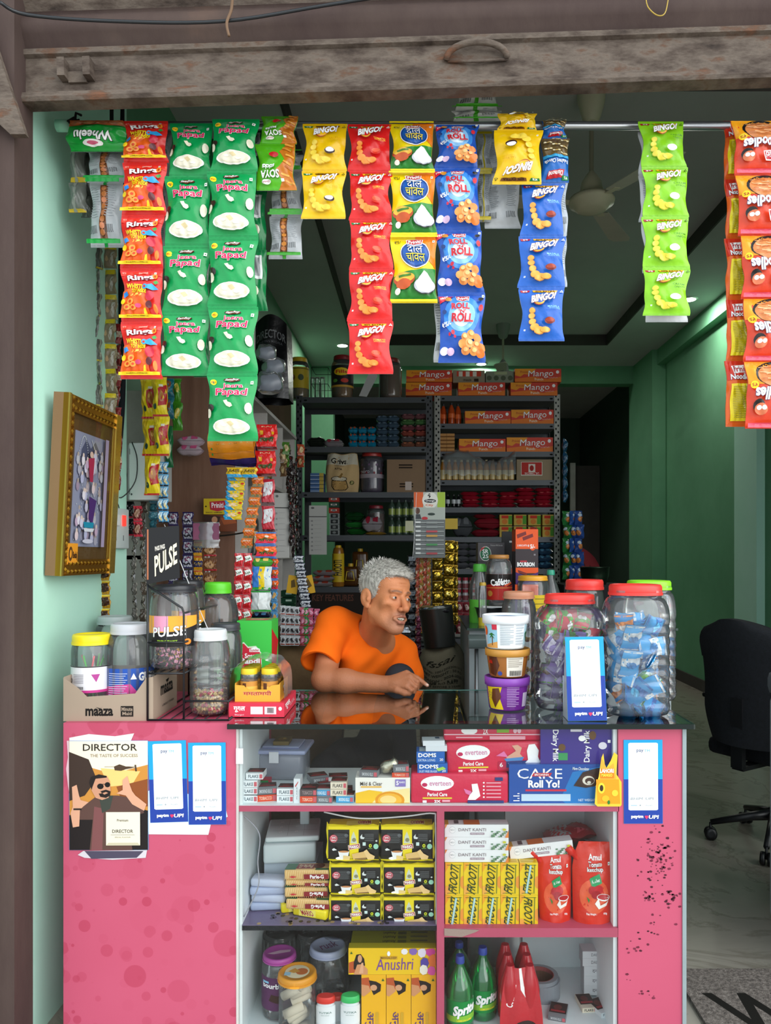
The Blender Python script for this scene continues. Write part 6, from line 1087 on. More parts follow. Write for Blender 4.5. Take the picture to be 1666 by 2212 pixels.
for i in range(12):minib('juice_bottle','amber juice bottle on third shelf of right rack, number %d counted from left'%(i+1),'bottle',957+i*13.6,12.6,992,zr['c'],DR,'#b87a30','#c8b890',(.05,.5,'#d8c088'),'amber juice bottles on right rack',cap=.1,capr=.45,dy=.045)
mb=MB('clearbag');F=lambda u,v,h:np.stack([(u-.5)*.5,-.0+.1*np.cos(PI*v)+.05,.03+.2*np.sin(PI*v)**.4*(.75+.2*np.sin(u*7))+.01*np.sin(u*40)],1);mb.grid(F,20,8);tag(mb.build('plastic_wrap',None,(P(1035,0,DR).x,DR+.0,zr['c']-.0)),'loose clear plastic wrap around the amber juice bottles','plastic wrap')
rb('cardboard_box','brown box with red tomato label lying at right of third shelf','box',1117,992,1194,zr['c'],DR,.2,'#9c8a70',{'f':[('r',.12,.12,.72,.78,'#e4e0d4'),('r',.135,.14,.705,.74,'#c03a34'),('r',.33,.22,.52,.62,'#e8dcd0'),('e',.42,.42,.06,.14,'#a8302a'),('t','LAL TAMATAR',.42,.68,.4,.1,'#f0e0d8',180)]})
for i,x in enumerate((968,981,991)):minib('dark_bottle','small dark bottle with pale label on fourth shelf, %s from left'%['first','second','third'][i],'bottle',x,10,1068,zr['d'],DR,'#121417','#1a1c20',(.3,.62,'#b8bcc0'),'small dark bottles on right rack')
pmesh={}
def pillow(name,label,cat,x,w,h,z,d,col,col2,group,dep=.12,dy=.02,seed=0,mat='film',rz=0):
 k=(round(w),round(h),col,mat,seed%3)
 if k not in pmesh:
  W,H=S(w,d),S(h,d);mb=MB(mat,col);r_=random.Random(seed);a,b=r_.uniform(0,6),r_.uniform(0,6)
  F=lambda u,v,o,s=1:np.stack([(u-.5)*W*(1+.03*np.sin(v*9+a)),v*dep,H/2+s*(H/2*np.clip((1-(2*u-1)**4)**.7*(1-(2*v-1)**4)**.6,.04,1)*(.9+.12*np.sin(u*13+a)*np.sin(v*11+b)))+.0],1)
  mb.grid(F,12,8);mb.grid(lambda u,v,o:F(u,v,o,-1),12,8,flip=True)
  if col2:mb.art([('e',.3,.15,.12,.2,col2,10),('r',.55,.02,.8,.3,col2)],lambda u,v,o:F(u,v,o)+np.array([0,-.0015,.001]),ml=.1)
  o=mb.build(name);pmesh[k]=o.data
 else:o=bpy.data.objects.new(name,pmesh[k]);COL.objects.link(o)
 o.location=(P(x,0,d).x,d+dy,z);o.rotation_euler=(0,0,rz);return tag(o,label,cat,group)
rr=random.Random(5)
for c in range(5):
 n=(4,4,4,5,5)[c]
 for r in range(n):pillow('snack_packet','shiny dark red packet, pile number %d from left, layer %d from bottom, fourth shelf'%(c+1,r+1),'packet',1018+c*40+rr.uniform(-3,3),42,10,zr['d']+S(8.6,DR)*r,DR,'#a82034','#d85a60' if r%2 else None,'shiny dark red packets on right rack',seed=r+c,rz=rr.uniform(-.15,.15),mat='gloss')
for r,(x,w,h)in enumerate(((1052,66,18),(1060,68,26),(1048,50,11))):pillow('grain_bag','dark red bag on fifth shelf of right rack, %s of three'%['lowest','middle','top'][r],'bag',x,w,h,zr['e']+S((0,17,40)[r],DR),DR,'#7e1f2a',None,'dark red bags on right rack',seed=r)
pillow('plastic_bag','grey plastic bag on fifth shelf beside toothbrush card','bag',1000,44,44,zr['e'],DR,'#4a4c50','#6a6c70',None,seed=7)
for c in range(4):
 for r in range(2):rb('tea_carton','small yellow green carton, %s row, %s from left on fifth shelf'%(['lower','upper'][r],['first','second','third','fourth'][c]),'box',1080+c*31,1160-25*(r+1)+1.5,1107+c*31-(3 if c==3 else 0),P(0,1160-25*r,DR).z,DR,.1,'#c8a850',{'f':[('r',.7,.1,1,.9,'#5a9a3a'),('r',.15,.08,.7,.35,'#c83a2a'),('e',.4,.65,.22,.25,'#d8803a')]},'yellow green cartons on right rack')
for r in range(4):
 for c in range(2):pillow('grey_pouch','dull grey pouch on sixth shelf of right rack, %s stack, layer %d from bottom'%(['left','right'][c],r+1),'pouch',998+c*30,34,15,zr['f']+S(14,DR)*r,DR,'#5c5c62',None,'dull grey pouches on right rack',seed=r)
for r in range(4):pillow('blue_pouch','dull blue pouch at right end of sixth shelf, layer %d from bottom'%(r+1),'pouch',1180,36,16,zr['f']+S(14.5,DR)*r,DR,'#2c4a66','#4a7a96','dull blue pouches on right rack',seed=r+1)
for c in range(3):
 for r in range(2):minib('medicine_jar','small white jar with red cap on seventh shelf, %s row, %s from left'%(['lower','upper'][r],['first','second','third'][c]),'jar',991+c*15,14,1300-26-26*r,zr['g']+S(26,DR)*r,DR,'#b8b4b8','#a8283c',(.1,.5,'#8a4a50'),'small white jars with red caps',cap=.25,capr=.8)
for c,(x,cl)in enumerate(((1220,'#2c7a3c'),(1234,'#2a55a0'),(1243,'#2a4a90'))):
 t=thing('hanging_snack_strip',['green','left blue','right blue'][c]+' snack packet strip hanging at right side of right rack','snack packets',(P(x,0,5.2).x,5.15-.02*c,P(0,1105,5.2).z))
 for i in range(5):packet(S(20,5.2),S(30,5.2),cl,[('e',.5,.6,.3,.2,'#c87a3a',8),('e',.4,.3,.25,.12,'#c8d8e8',8)],'#3a4a6a',i+c,.03,parent=t,name='packet',loc=(.01*(i%2),0,-S(29,5.2)*i),rot=(0,0,.5*(-1)**i))
t=thing('hanging_snack_strip','thin dark blue packet strip high beside right rack post','snack packets',(P(1217,0,5.25).x,5.2,P(0,950,5.25).z))
for i in range(5):packet(S(12,5.25),S(28,5.25),'#1c4a6a',[('e',.5,.5,.3,.2,'#6a8aa0',8)],'#3a4a5a',i,.02,parent=t,name='packet',loc=(0,0,-S(27,5.25)*i),rot=(0,0,.9))
def bigjar(label,x0,x1,y0,z,lid,d,body='clear',cont=None,art=None,ch=.7,lbl=None):
 f=jarfit(x0,x1,y0,z+.001,dc=d+.1);j=jar('jar',label,f,lid,neck=.75,sh=.78,lidh=.11,art=art,lblcol=lbl,lz=(.25,.75))
 if cont:mb=MB('card',cont);r=f[1];mb.lathe([(r*.9,.004),(r*.95,.02),(r*.95,f[2]*ch),(r*.5,f[2]*ch+.01)],20);mb.build('contents',j)
bigjar('tall jar with red lid and black yellow label on top of left rack',716,764,770,zl['top'],'#8a1a20',DL,cont='#7a5a30',art=[('e',.5,.3,.25,.18,'#e8c81c',12),('t','Fills',.5,.3,.34,.14,'#c8281c',0,None,0,.03),('e',.3,.7,.08,.08,'#5a9a3a'),('e',.6,.7,.12,.1,'#c83a2a'),('r',0,.9,1,1,'#c89a3a')],lbl='#17151a')
bigjar('jar with yellow lid and yellow cartoon free label at left end of left rack top',626,668,774,zl['top'],'#c8a41c',DL,cont='#6a5a30',art=[('r',0,.05,1,.1,'#6a5a10'),('e',.3,.5,.1,.15,'#6a3a1c'),('e',.6,.5,.1,.15,'#3a4a2c')],lbl='#b8a022')
bigjar('clear jar of brown nuts on top of left rack behind red chip strip',819,868,776,zl['top'],'#7a2a24',DL,cont='#5e4630',ch=.8)
mb=MB('paper','#a8a8a8');mb.prism([(0,0),(.05,-.005),(.12,.13),(.1,.16),(.06,.14)],0,.002);tag(mb.build('loose_paper',None,(P(776,0,DL).x,DL-.01,zl['top']+.006),(.1,0,.1)),'curled sheet of white paper on top of left rack','paper')
for i,x in enumerate((676,686,697)):bottle('drinking_glass','stack of clear tumblers on left rack top, %s one'%['left','middle','right'][i],x,11,815,zl['top'],DL+.1,'#8a9a8a','#8a9a8a',fl,'clear',cap=.02,capr=.9)
t=thing('wire_basket','black wire basket frame on top of left rack','basket',(P(672,0,DL).x,DL+.02,zl['top']))
mb=MB('plastic','#111214');a=S(36,DL)
for z in (.0,.09,S(66,DL)):mb.tube([(0,0,z),(a,0,z),(a,.2,z),(0,.2,z),(0,0,z)],.002,seg=5)
for i in range(6):mb.tube([(a*i/5,0,0),(a*i/5,0,.09 if 0<i<5 else S(66,DL))],.0015,seg=5)
mb.build('frame',t)
pillow('plastic_bag','dark green bag at left end of first shelf, left rack','bag',682,40,24,zl['a'],DL,'#1c221c',None,None,seed=2);pillow('plastic_bag','crumpled white and red bag on first shelf of left rack','bag',719,42,20,zl['a'],DL,'#8a8488','#a03a44',None,seed=3)
for c in range(3):
 for r in range(3):pillow('biscuit_packet','bright turquoise packet on first shelf of left rack, row %d, column %d'%(r+1,c+1),'packet',762+c*20,21,16,zl['a']+S(15.3,DL)*r,DL,'#1a8ab0','#b85a3a','turquoise packets on left rack',seed=r+c,mat='gloss')
for r in range(5):
 for c in range(2):pillow('blue_pouch','grey blue pouch, tall stack on first shelf, %s side, layer %d from bottom'%(['left','right'][c],r+1),'pouch',825+24*c,27,15,zl['a']+S(14,DL)*r,DL,'#44586a','#6a8092','grey blue pouches on left rack',seed=r)
for r in range(6):
 for c in range(2):pillow('noodle_packet','%s packet in stack at right end of first shelf, %s side, layer %d'%(['orange','grey','orange','pink','green','pink'][r],['left','right'][c],r+1),'packet',881+29*c,31,13,zl['a']+S(12.3,DL)*r,DL,['#8e5a48','#5e5e60','#9a4c40','#7c4650','#4c7a48','#7a4c54'][r],['#c87a5a','#8a8a8a','#c86a5a','#a86a74','#7aa86a','#a87078'][r],'stacked packets at right end of left rack',seed=r)
for r in range(5):rb('soap_box','blue and yellow soap carton on second shelf of left rack, layer %d from bottom'%(r+1),'box',670,1063-8.4*(r+1)+.5,699,P(0,1063-8.4*r,DL).z,DL,.1,'#4a6a9a',{'f':[('r',.68,0,1,1,'#b8a04a'),('r',0,.6,.68,.8,'#a8b8cc')]},'blue soap cartons on left rack')
w_,h_=S(70,DL),S(84,DL);mb=MB('sack','#c9ab7c')
Fk=lambda u,v,h:np.stack([(u-.5)*w_*(.92+.1*np.sin(PI*v)+.06*v),.06-.055*np.clip(1-(2*u-1)**2,0,1)**.4*np.clip(np.sin(PI*np.clip(.06+v*.9,0,1)),0,1)**.4-h+.004*np.sin(u*19+v*7),h_*(1-v)+.006*np.sin(u*9)*(1-v)],1)
mb.grid(Fk,16,16);mb.grid(lambda u,v,h:Fk(u,v,h)*np.array([1,-1,1])+np.array([0,.16,0]),16,16,flip=True)
mb.art([('r',.02,.02,.98,.3,'#c8c2b0'),('t','Griva',.42,.2,.5,.13,'#1c1614',0,None,0,.03),('t','CHAKKI FRESH',.42,.32,.3,.03,'#8a7a60'),('t','ATTA',.4,.4,.22,.05,'#2a2018',0,None,0,.02),('e',.42,.66,.24,.07,'#2a2018',20),('e',.42,.66,.22,.055,'#d8cfb8',20),('p',[(.2,.7),(.64,.7),(.7,.88),(.62,.95),(.25,.95),(.18,.85)],'#2a2018'),('p',[(.22,.715),(.62,.715),(.675,.88),(.6,.935),(.27,.935),(.205,.85)],'#c0995e'),('p',[(.4,.62),(.5,.5),(.54,.52),(.48,.64)],'#8a6a3a'),('e',.8,.76,.07,.055,'#4a4a2a',10),('e',.8,.76,.05,.04,'#a8a06a',10)],Fk,'sack',ml=.08,smooth=True)
tag(mb.build('flour_sack',None,(P(738,0,DL).x,DL+.0,zl['b']+.001)),'cream flour sack with printed bag drawing on second shelf of left rack','sack')
bigjar('clear jar with red lid full of purple sweets beside the flour sack',777,830,978,zl['b'],'#a82a24',DL,cont='#3c2c44',ch=.8,art=[('r',0,.6,1,.8,'#9a9098'),('t','CHOCO',.3,.5,.3,.12,'#c8c0cc',0,None,0,.03)]+[('r',.07*i,.1+.2*(i%3),.07*i+.05,.2+.2*(i%3),['#6a5070','#8a7a8a','#7a2a34'][i%3])for i in range(14)])
rb('cardboard_box','plain brown cardboard box on second shelf of left rack','box',836,992,922,zl['b'],DL,.25,'#8a7058',{'f':[('r',.3,.15,.64,.19,'#2a2018'),('r',.3,.23,.64,.27,'#2a2018'),('r',.32,.73,.66,.77,'#2a2018'),('r',.32,.81,.66,.85,'#2a2018'),('r',.46,.68,.62,.94,'#c8b8b0')]})
for r in range(7):rb('matchbox_pack','small %s box in stack at left of third shelf, layer %d'%(['white framed']*4+['red','dark','red'])[r:r+1][0].join(['',''])if False else 'small %s box in stack at left of third shelf, layer %d'%((['white framed']*4+['red','dark','red'])[r],r+1),'box',712-(r>3)*2,1156-12*(r+1)+.6,732,P(0,1156-12*r,DL).z,DL,.06,['#9aa0a0','#9aa0a0','#9aa0a0','#9aa0a0','#a83a30','#2a4a3a','#a83a30'][r],{'f':[('r',.1,.12,.9,.88,'#2c2f30')if r<4 else ('r',.2,.3,.8,.6,'#d8c8b8'),('e',.5,.5,.2,.25,'#7a7e7e',8)]},'small boxes on third shelf of left rack')
for i,(x,w,h,zz,c)in enumerate(((770,46,16,0,'#1c5a24'),(768,48,14,16,'#2a7a34'),(765,44,22,30,'#143c1c'))):pillow('green_packet','shiny green packet on third shelf of left rack, %s of three'%['lowest','middle','top'][i],'packet',x,w,h,zl['c']+S(zz,DL),DL,c,None,None,seed=i,mat='gloss')
pillow('wafer_packet','flat yellow packet at edge of third shelf, left rack','packet',812,46,7,zl['c'],DL,'#a8801c',None,None,dy=-.02)
bigjar('clear jar with dark red lid on third shelf behind white and red packet',793,832,1092,zl['c'],'#7a1c28',DL,cont='#4a3028');pillow('red_packet','white and dark red packet leaning before jar on third shelf','packet',804,44,34,zl['c']+.02,DL,'#8a8488','#8a1c30',None,seed=5,dy=-.03,dep=.08)
for c in range(4):
 for r in range(2):minib('water_bottle','small clear green bottle with yellow label, %s row, %s from left, left rack'%(['lower','upper'][r],['first','second','third','fourth'][c]),'bottle',846+c*15,14,1156-38-38*r,zl['c']+S(38.5,DL)*r,DL,'#3a4a40','#2c3a34',(.15,.5,'#8a9a4a'),'small clear bottles on left rack')
t=bottle('juice_bottle','big yellow juice bottle leaning on fourth shelf behind the shopkeeper',731,26,1178,zl['d']+.002,DL+.02,'#8a5a1c','#c8a41c',fl,'gloss',[('t','FROOTI',.5,.5,.9,.3,'#2a2a10',90,None,0,.03,0,.6)],.06,.5,az=(.12,.85),lblcol='#c8a81c')
for i,(x,y)in enumerate(((757,1250),(775,1215))):
 t=thing('oil_jug','dark oil jug with yellow handle on fourth shelf, %s one'%['left lower','right upper'][i],'jug',(P(x,0,DL+.12).x,DL+.14+.12*i,zl['d']+.001));h_=.13+.1*i
 mb=MB('gloss','#4a2c10');mb.rbox(-.055,.055,-.05,.05,0,h_,.02);mb.build('body',t)
 mb=MB('plastic','#c8a01c');mb.lathe([(.018,h_),(.018,h_+.02)],12);mb.build('cap',t);mb=MB('plastic','#d8b83a');mb.tube([(-.03,-.054,h_*.3),(-.02,-.06,h_*.75),(.02,-.06,h_*.75),(.03,-.054,h_*.3),(-.03,-.054,h_*.3)],.004,seg=6);mb.build('handle',t)
for i in range(3):pillow('sachet_bundle','white and red striped sachet bundle at left of fourth shelf, layer %d'%(i+1),'sachets',694+4*i,52,13,zl['d']+S(12,DL)*i,DL,'#9a9498','#a04030','striped sachet bundles',seed=i,dy=-.03)
rb('cardboard_box','dark brown box printed key features under fourth shelf of left rack','box',672,1278,790,zl['e'],DL,.3,'#2c2420',{'f':[('t','KEY FEATURES',.4,.12,.75,.12,'#6a4438',0,None,0,.02)]})
for i,(x,w)in enumerate(((800,40),(850,50))):rb('black_box','black box in the dark below the left rack shelf, %s one'%['left','right'][i],'box',x,1290,x+w,zl['e'],DL,.3,'#141416',{'f':[('r',.2,.2,.8,.3,'#5a5c60')]})
# ================================================================ left side: wall things, hanging sachets, white shelf unit
fy0,fy1=1.1*FPX/(VX-107),1.10*FPX/(VX-226)
FX=-1.1195
t=thing('picture_frame','ornate gold framed beaded religious picture hanging on left green wall','picture frame',(FX+.005,fy0,P(0,1243,fy0).z),(0,0,0))
L_=fy1-fy0;H_=P(0,845,fy0).z-P(0,1243,fy0).z;TL=Matrix.Rotation(.05,4,'Y')
def bx(mb,y0,y1,z0,z1,x0,x1,c=None,m=None):mb.box(x0,x1,y0,y1,z0,z1,c,m,T=TL)
mb=MB('card','#8a6a4c');bx(mb,.0,L_,.0,H_,.0,.03);mb.build('back_box',t)
for nm,(a,b,c,d)in (('frame_rail',(0,.045,0,H_)),('frame_rail',(L_-.045,L_,0,H_)),('frame_rail',(.045,L_-.045,0,.05)),('frame_rail',(.045,L_-.045,H_-.05,H_))):
 mb=MB('metal','#b8862c');bx(mb,a,b,c,d,.03,.045)
 vert=(d-c)>(b-a);n=int(max(b-a,d-c)/.013)
 for i in range(n):
  q=(i+.5)/n
  for k in (.25,.75):
   y,z=(a+(b-a)*k,c+(d-c)*q)if vert else (a+(b-a)*q,c+(d-c)*k)
   r=.0068;v=[(.045,y-r,z),(.045,y,z-r),(.045,y+r,z),(.045,y,z+r),(.051,y,z)];mb.add([(TL@Vector(p))[:]for p in v],[(0,1,4),(1,2,4),(2,3,4),(3,0,4)],['#d8a83c','#8a5a1c'][(i+(k>.5))%2])
 bx(mb,a if a>0 else 0,b if a>0 else .012,c,d,.045,.05,'#e8c860')if vert else None
 mb.build(nm,t)
mb=MB('card','#6e5330');bx(mb,.045,L_-.045,.05,H_-.05,.03,.034);mb.build('mount',t)
mb=MB('paper','#a9acc8');y0,y1,z0,z1=.08,L_-.1,.09,H_-.1
bx(mb,y0,y1,z0,z1,.034,.036)
FP=lambda u,v,h:np.array([(TL@Vector((.036+h_,y0+(y1-y0)*uu,z1-(z1-z0)*vv)))[:]for uu,vv,h_ in zip(np.atleast_1d(u),np.atleast_1d(v),np.full(len(np.atleast_1d(u)),h))])
r_=random.Random(9);a=[('p',[(.2,.3),(.2,.15),(.35,.05),(.5,.12),(.65,.05),(.85,.15),(.85,.35),(.75,.25),(.5,.2),(.3,.25)],'#5f6484')]
for i in range(60):
 x,y=r_.uniform(.06,.9),r_.uniform(.18,.95);a+=[('e',x,y,.055,.045,r_.choice(['#cfcce0','#dcc8cc','#b4b6d4','#c0a8c0','#e0dce6']),9),('e',x,y-.045,.03,.02,'#d8c4b8',8)]
a+=[('p',[(.32,.22),(.52,.2),(.5,.42),(.4,.42)],'#a82a4c'),('e',.42,.18,.06,.03,'#d8b8a8',10),('p',[(.4,.55),(.65,.58),(.55,.8),(.42,.75)],'#4a2a6c'),('p',[(.25,.78),(.6,.78),(.58,.83),(.28,.83)],'#1c8aa8'),('p',[(.25,.835),(.62,.835),(.58,.865),(.3,.865)],'#d8dce4'),('e',.42,.95,.18,.02,'#c8c8d8'),('r',.88,0,1,1,'#a89ab8')]
mb.art(a,FP,eps=.0001,h0=.0003)
for i in range(150):
 if i<60:q=i/60;x,y=(.05+.4*q,.28-.25*math.sin(q*PI))if i%2 else (.5+.4*q,.05+.25*q)
 elif i<110:x=(.25,.42,.58,.8)[i%4];y=.3+.4*(i-60)/50
 else:x,y=r_.uniform(.05,.9),r_.uniform(.1,.98)
 mb.art([('e',x,y,.013,.006,'#f4f6fa',6)],FP,'gloss',h0=.003)
mb.build('picture',t)
mb=MB('paper','#e89a2a');bx(mb,.04,.11,.035,.1,.0455,.0465);mb.art([('e',.3,.5,.2,.35,'#5a3a1c',12),('e',.3,.5,.1,.2,'#e89a2a',10),('t','Bedaj',.72,.6,.4,.4,'#3a2412',0,None,0,.03)],lambda u,v,h:np.array([(TL@Vector((.0465+h,.04+.07*uu,.1-.065*vv)))[:]for uu,vv in zip(u,v)]));mb.build('sticker',t)
mb=MB('pane');v=[(TL@Vector(p))[:]for p in ((.043,.045,.05),(.043,L_-.045,.05),(.043,L_-.045,H_-.05),(.043,.045,H_-.05))];mb.add(v,[(0,1,2,3)]);mb.build('glass',t)
x0,x1=P(338,0,3.4).x,P(506,0,3.4).x
mb=MB('plywood');mb.box(0,x1-x0,0,.018,0,P(0,800,3.4).z);
o=mb.build('plywood_board',None,(x0,3.4,0));tag(o,'brown plywood board standing upright behind left end of counter','board')
mb=MB('matte','#4c5a52');
t_=cable('conduit_pipe','black sleeved cable bundle running down from ceiling beside sachet strips',[P(262,230,2.9),P(262,500,2.88),P(265,800,2.86),P(258,950,2.84),P(245,1060,2.8),P(232,1120,2.78),P(226,1180,2.76)],.012,'#202327','cloth')
t=thing('distribution_box','white metal electrical distribution box beside sachet strips at left','electrical box',(P(272,0,2.95).x,2.96,P(0,1080,2.95).z),(0,0,-.12))
mb=MB('plastic','#c3c7c6');mb.rbox(0,.125,0,.13,0,.215,.005);mb.build('housing',t)
mb=MB('plastic','#d2d5d4');mb.rbox(.012,.128,-.008,0,.0,.22,.003);mb.art([('r',.02,.1,.05,.2,'#7a7e7e'),('r',.02,.8,.05,.9,'#7a7e7e'),('e',.1,.9,.03,.02,'#3a3e40')],face((.012,-.008,.22),(.116,0,0),(0,0,-.22),(0,-1,0)));mb.build('door',t)
cable('electric_cable','thin black cable looping over the white distribution box',[P(285,955,2.93),P(296,990,2.92),P(292,1040,2.9),P(262,1075,2.88),P(240,1060,2.86),P(258,1100,2.86),P(252,1160,2.87),P(256,1240,2.89),P(252,1320,2.9),P(250,1350,2.9)],.0022,'#15171a')
cable('green_wire','thin green wire hanging below the switchboard',[P(238,1170,2.87),P(248,1230,2.88),P(243,1290,2.88),P(240,1345,2.88)],.0013,'#3a7a5c',cat='wire')
t=thing('switchboard','white electrical switchboard with red glowing switch right of gold frame','switchboard',(-1.1185,2.70,P(0,1185,2.78).z))
mb=MB('plastic','#cfdcda');mb.rbox(0,.02,0,.22,0,.15,.005);mb.build('plate',t)
for i in range(3):mb=MB('redlamp' if i==2 else 'plastic','#e8eeec');mb.box(.02,.026,.03+i*.06,.055+i*.06,.085,.125);mb.build('switch',t)
mb=MB('plastic','#2a2e30');mb.box(.02,.0205,.06,.065,.03,.05);mb.box(.02,.0205,.09,.095,.03,.05);mb.box(.02,.0205,.16,.165,.03,.05);mb.build('socket',t)
def sachets(name,label,rows,cols,x0,x1,y0,y1,d,col,art,back='#b8bcc0',gap='#6a6a6a',skew=0,T=.005,rz=0,grp='hanging sachet strips',mat='film',tw=0,cat='sachet strip'):
 w_=S((x1-x0)/cols,d);h_=S((y1-y0)/rows,d);t=thing(name,label,cat,P((x0+x1)/2,y0,d),(0,0,rz),grp);proto=None
 for r in range(rows):
  for c in range(cols):
   X=(c-(cols-1)/2)*w_+skew*S(y1-y0,d)*r/rows
   if proto is None:proto=packet(w_*.98,h_*.98,col,art,back,int(x0),T,parent=t,name='sachet',loc=(X,0,-h_*r),pinch=.02,ml=.2,mat=mat,rot=(0,0,0));q=proto
   else:q=proto.copy();COL.objects.link(q);q.location=(X,0,-h_*r)
   q.rotation_euler=(.12*((r*7+c)%3-1),0,tw*(-1)**r)
 return t
tea=[('r',0,.0,1,.2,'#d8c01c'),('r',.2,.3,.85,.95,'#8a7a62'),('r',.6,.3,.85,.9,'#b8b4a8'),('e',.4,.6,.15,.15,'#c8a07a',8)]
sachets('sachet_strip','yellow and brown tea sachet strip hanging left of black cable bundle',9,1,222,252,530,1010,2.75,'#8a7c5c',tea,tw=.15)
sachets('sachet_strip','narrow twisted silver grey sachet strip beside left wall',7,1,203,219,535,880,2.68,'#5c6058',[('r',.6,0,.9,1,'#8a8e7c'),('r',0,.92,1,1,'#b8a82a')],tw=.9)
sachets('sachet_strip','dark olive sachet strip hanging behind the yellow tea strip',8,1,218,240,420,830,2.8,'#3c4038',[('r',.5,0,.8,1,'#6a6e58')],tw=.7)
sachets('sachet_strip','red edged narrow sachet strip next to black cable bundle',8,1,250,262,700,1060,2.8,'#8a2424',[('r',0,.4,1,.7,'#c8b8a0')],tw=.5)
strip('wheel_back_strip','grey folded snack strip turned edge on at far left end of rod',[(152,186,300,395),(150,188,395,460)],[('r',.3,.0,.5,1,'#8a8e86'),('r',0,.9,1,1,'#c8a82a')],'#6e726c',d=RD+.06,T=.02)
strip('wheel_back_strip','dark grey folded snack strip behind the wheel snack packets',[(176,200,330,420),(176,204,420,470)],[('r',.3,.0,.5,1,'#5a5e58')],'#41453f',d=RD+.08,T=.02)
YS=[('p',[(0,0),(.35,0),(.2,1),(0,1)],'#c8a81c'),('e',.25,.75,.12,.08,'#2a4a3c',10),('p',[(.45,.3),(1,.2),(1,.7),(.5,.75)],'#b02028'),('e',.72,.48,.2,.16,'#a86a2c',12),('e',.68,.44,.08,.06,'#d8a050',8),('r',.55,.2,.8,.26,'#e8e0d0'),('r',0,.95,1,1,'#b02028')]
for i,(q,l,rz)in enumerate((([(303,338,820,905),(308,345,905,985),(312,345,985,1070)],'yellow snack packet strip with green badges, left of pair near brown board',.3),([(328,362,815,900),(332,366,900,985)],'yellow snack packet strip with red bowl print, right of pair near brown board',-.1))):
 t=strip('yellow_snack_strip',l,q,YS,'#e8d01c',d=2.85-.04*i,T=.02,group='snack packets near brown board')
strip('teal_snack_strip','teal snack packets with brown mix hanging beside yellow packets',[(352,376,818,858),(350,376,858,905)],[('e',.5,.4,.35,.3,'#8a4a24',10),('r',0,.75,1,1,'#1c5a6a')],'#1c6a7a',d=2.95,T=.014,group='snack packets near brown board')
strip('green_snack_strip','green snack packets hanging right of the teal ones',[(374,392,818,870),(372,394,870,930)],[('e',.6,.4,.3,.2,'#c8b84a',10)],'#3f8a1e',d=3.0,T=.014,group='snack packets near brown board')
strip('green_snack_strip','dark green chip packet low behind yellow snack packets',[(358,374,920,1010)],[('e',.5,.6,.4,.2,'#d8e0b0',10)],'#1e6a3c',d=3.0,T=.014,group='snack packets near brown board')
cof=[('r',.1,.1,.9,.5,'#cfe8f4'),('e',.6,.6,.3,.25,'#e8d8a0',8),('r',0,.9,1,1,'#1a1a24')]
sachets('sachet_strip','light blue coffee sachet strip hanging below yellow snack packets',5,2,342,363,998,1130,2.92,'#58a8d8',cof)
sachets('sachet_strip','dull teal sachet strip left of the light blue sachets',4,1,322,342,1070,1140,3.0,'#2a5a6a',[('r',.2,.1,.8,.8,'#3a7a8a')],tw=.5)
sachets('sachet_strip','dark red and black sachets below the distribution box',2,1,289,308,1093,1160,2.98,'#6a2424',[('r',0,0,1,.2,'#c83044'),('r',0,.85,1,1,'#c83044'),('e',.5,.5,.3,.3,'#a8806a',8)])
sachets('sachet_strip','black sachets left of the dark red ones below distribution box',2,1,272,289,1083,1158,3.0,'#17181a',[('r',0,.9,1,1,'#a8283c')])
sachets('sachet_strip','long twisted silver brown sachet strip hanging behind black sign',9,1,302,318,1080,1345,3.05,'#4a4238',[('r',.7,0,.95,1,'#a8a498')],tw=1.0)
sachets('sachet_strip','second twisted silver sachet strip left of the first, behind wire stand',7,1,284,296,1150,1340,3.05,'#5a5a54',[('r',.7,0,.95,1,'#b0aca0')],tw=1.1)
PU=[('r',.12,.1,.88,.9,'#c8c8d8'),('e',.5,.32,.25,.18,'#7a2a5a',10),('t','N',.5,.32,.2,.2,W_),('r',.2,.6,.8,.78,'#2a2634')]
sachets('sachet_strip','purple framed silver sachet strip on brown board, left column',6,1,364,386,1106,1290,3.3,'#2e2458',PU);sachets('sachet_strip','purple framed silver sachet strip on brown board, right column',6,1,394,418,1106,1290,3.3,'#2e2458',PU)
sachets('sachet_strip','gold and navy sachet strip beside purple sachets',3,1,419,438,1170,1262,3.28,'#d89a1c',[('r',0,.35,1,.8,'#1c2460'),('t','PATEL',.5,.58,.9,.2,'#e8c84a',0,None,0,.02),('r',0,.05,1,.1,'#c8283c')])
sachets('sachet_strip','brown cookie sachet strip with red bands on board',4,1,440,468,1176,1300,3.28,'#7a4a2a',[('e',.5,.4,.38,.28,'#c89868',12),('r',0,.75,1,.84,'#c02838'),('t','9-9',.3,.92,.4,.1,W_)])
pk=MB('clearbag','#c87a9a');F=lambda u,v,h:np.stack([(u-.5)*.11+.004*np.sin(v*20),-.012*np.sin(PI*u)-h,-v*.11],1);pk.grid(F,10,10);pk.grid(F,10,3,'#a8406a','film',h=.001)if False else None;pk.box(-.055,.055,-.008,0,-.075,-.005,'#a05a7c','film');tag(pk.build('film_sleeve',None,P(446,1128,3.26)),'pink clear film sleeve behind cookie sachets','plastic sleeve')
put_box('brand_card','small yellow card with red logo pinned on plywood board','card',(440,1077,490,1111),3.36,.003,'#d8b81c',{'f':[('p',[(.25,.2),(.95,.12),(.92,.7),(.6,.82),(.28,.7)],'#c02838'),('t','Priniti',.6,.42,.5,.32,W_,2,None,0,.02),('t','SNACKS  NAMKEEN',.45,.88,.7,.08,'#5a4a10'),('e',.1,.5,.04,.05,'#3a3010')]})
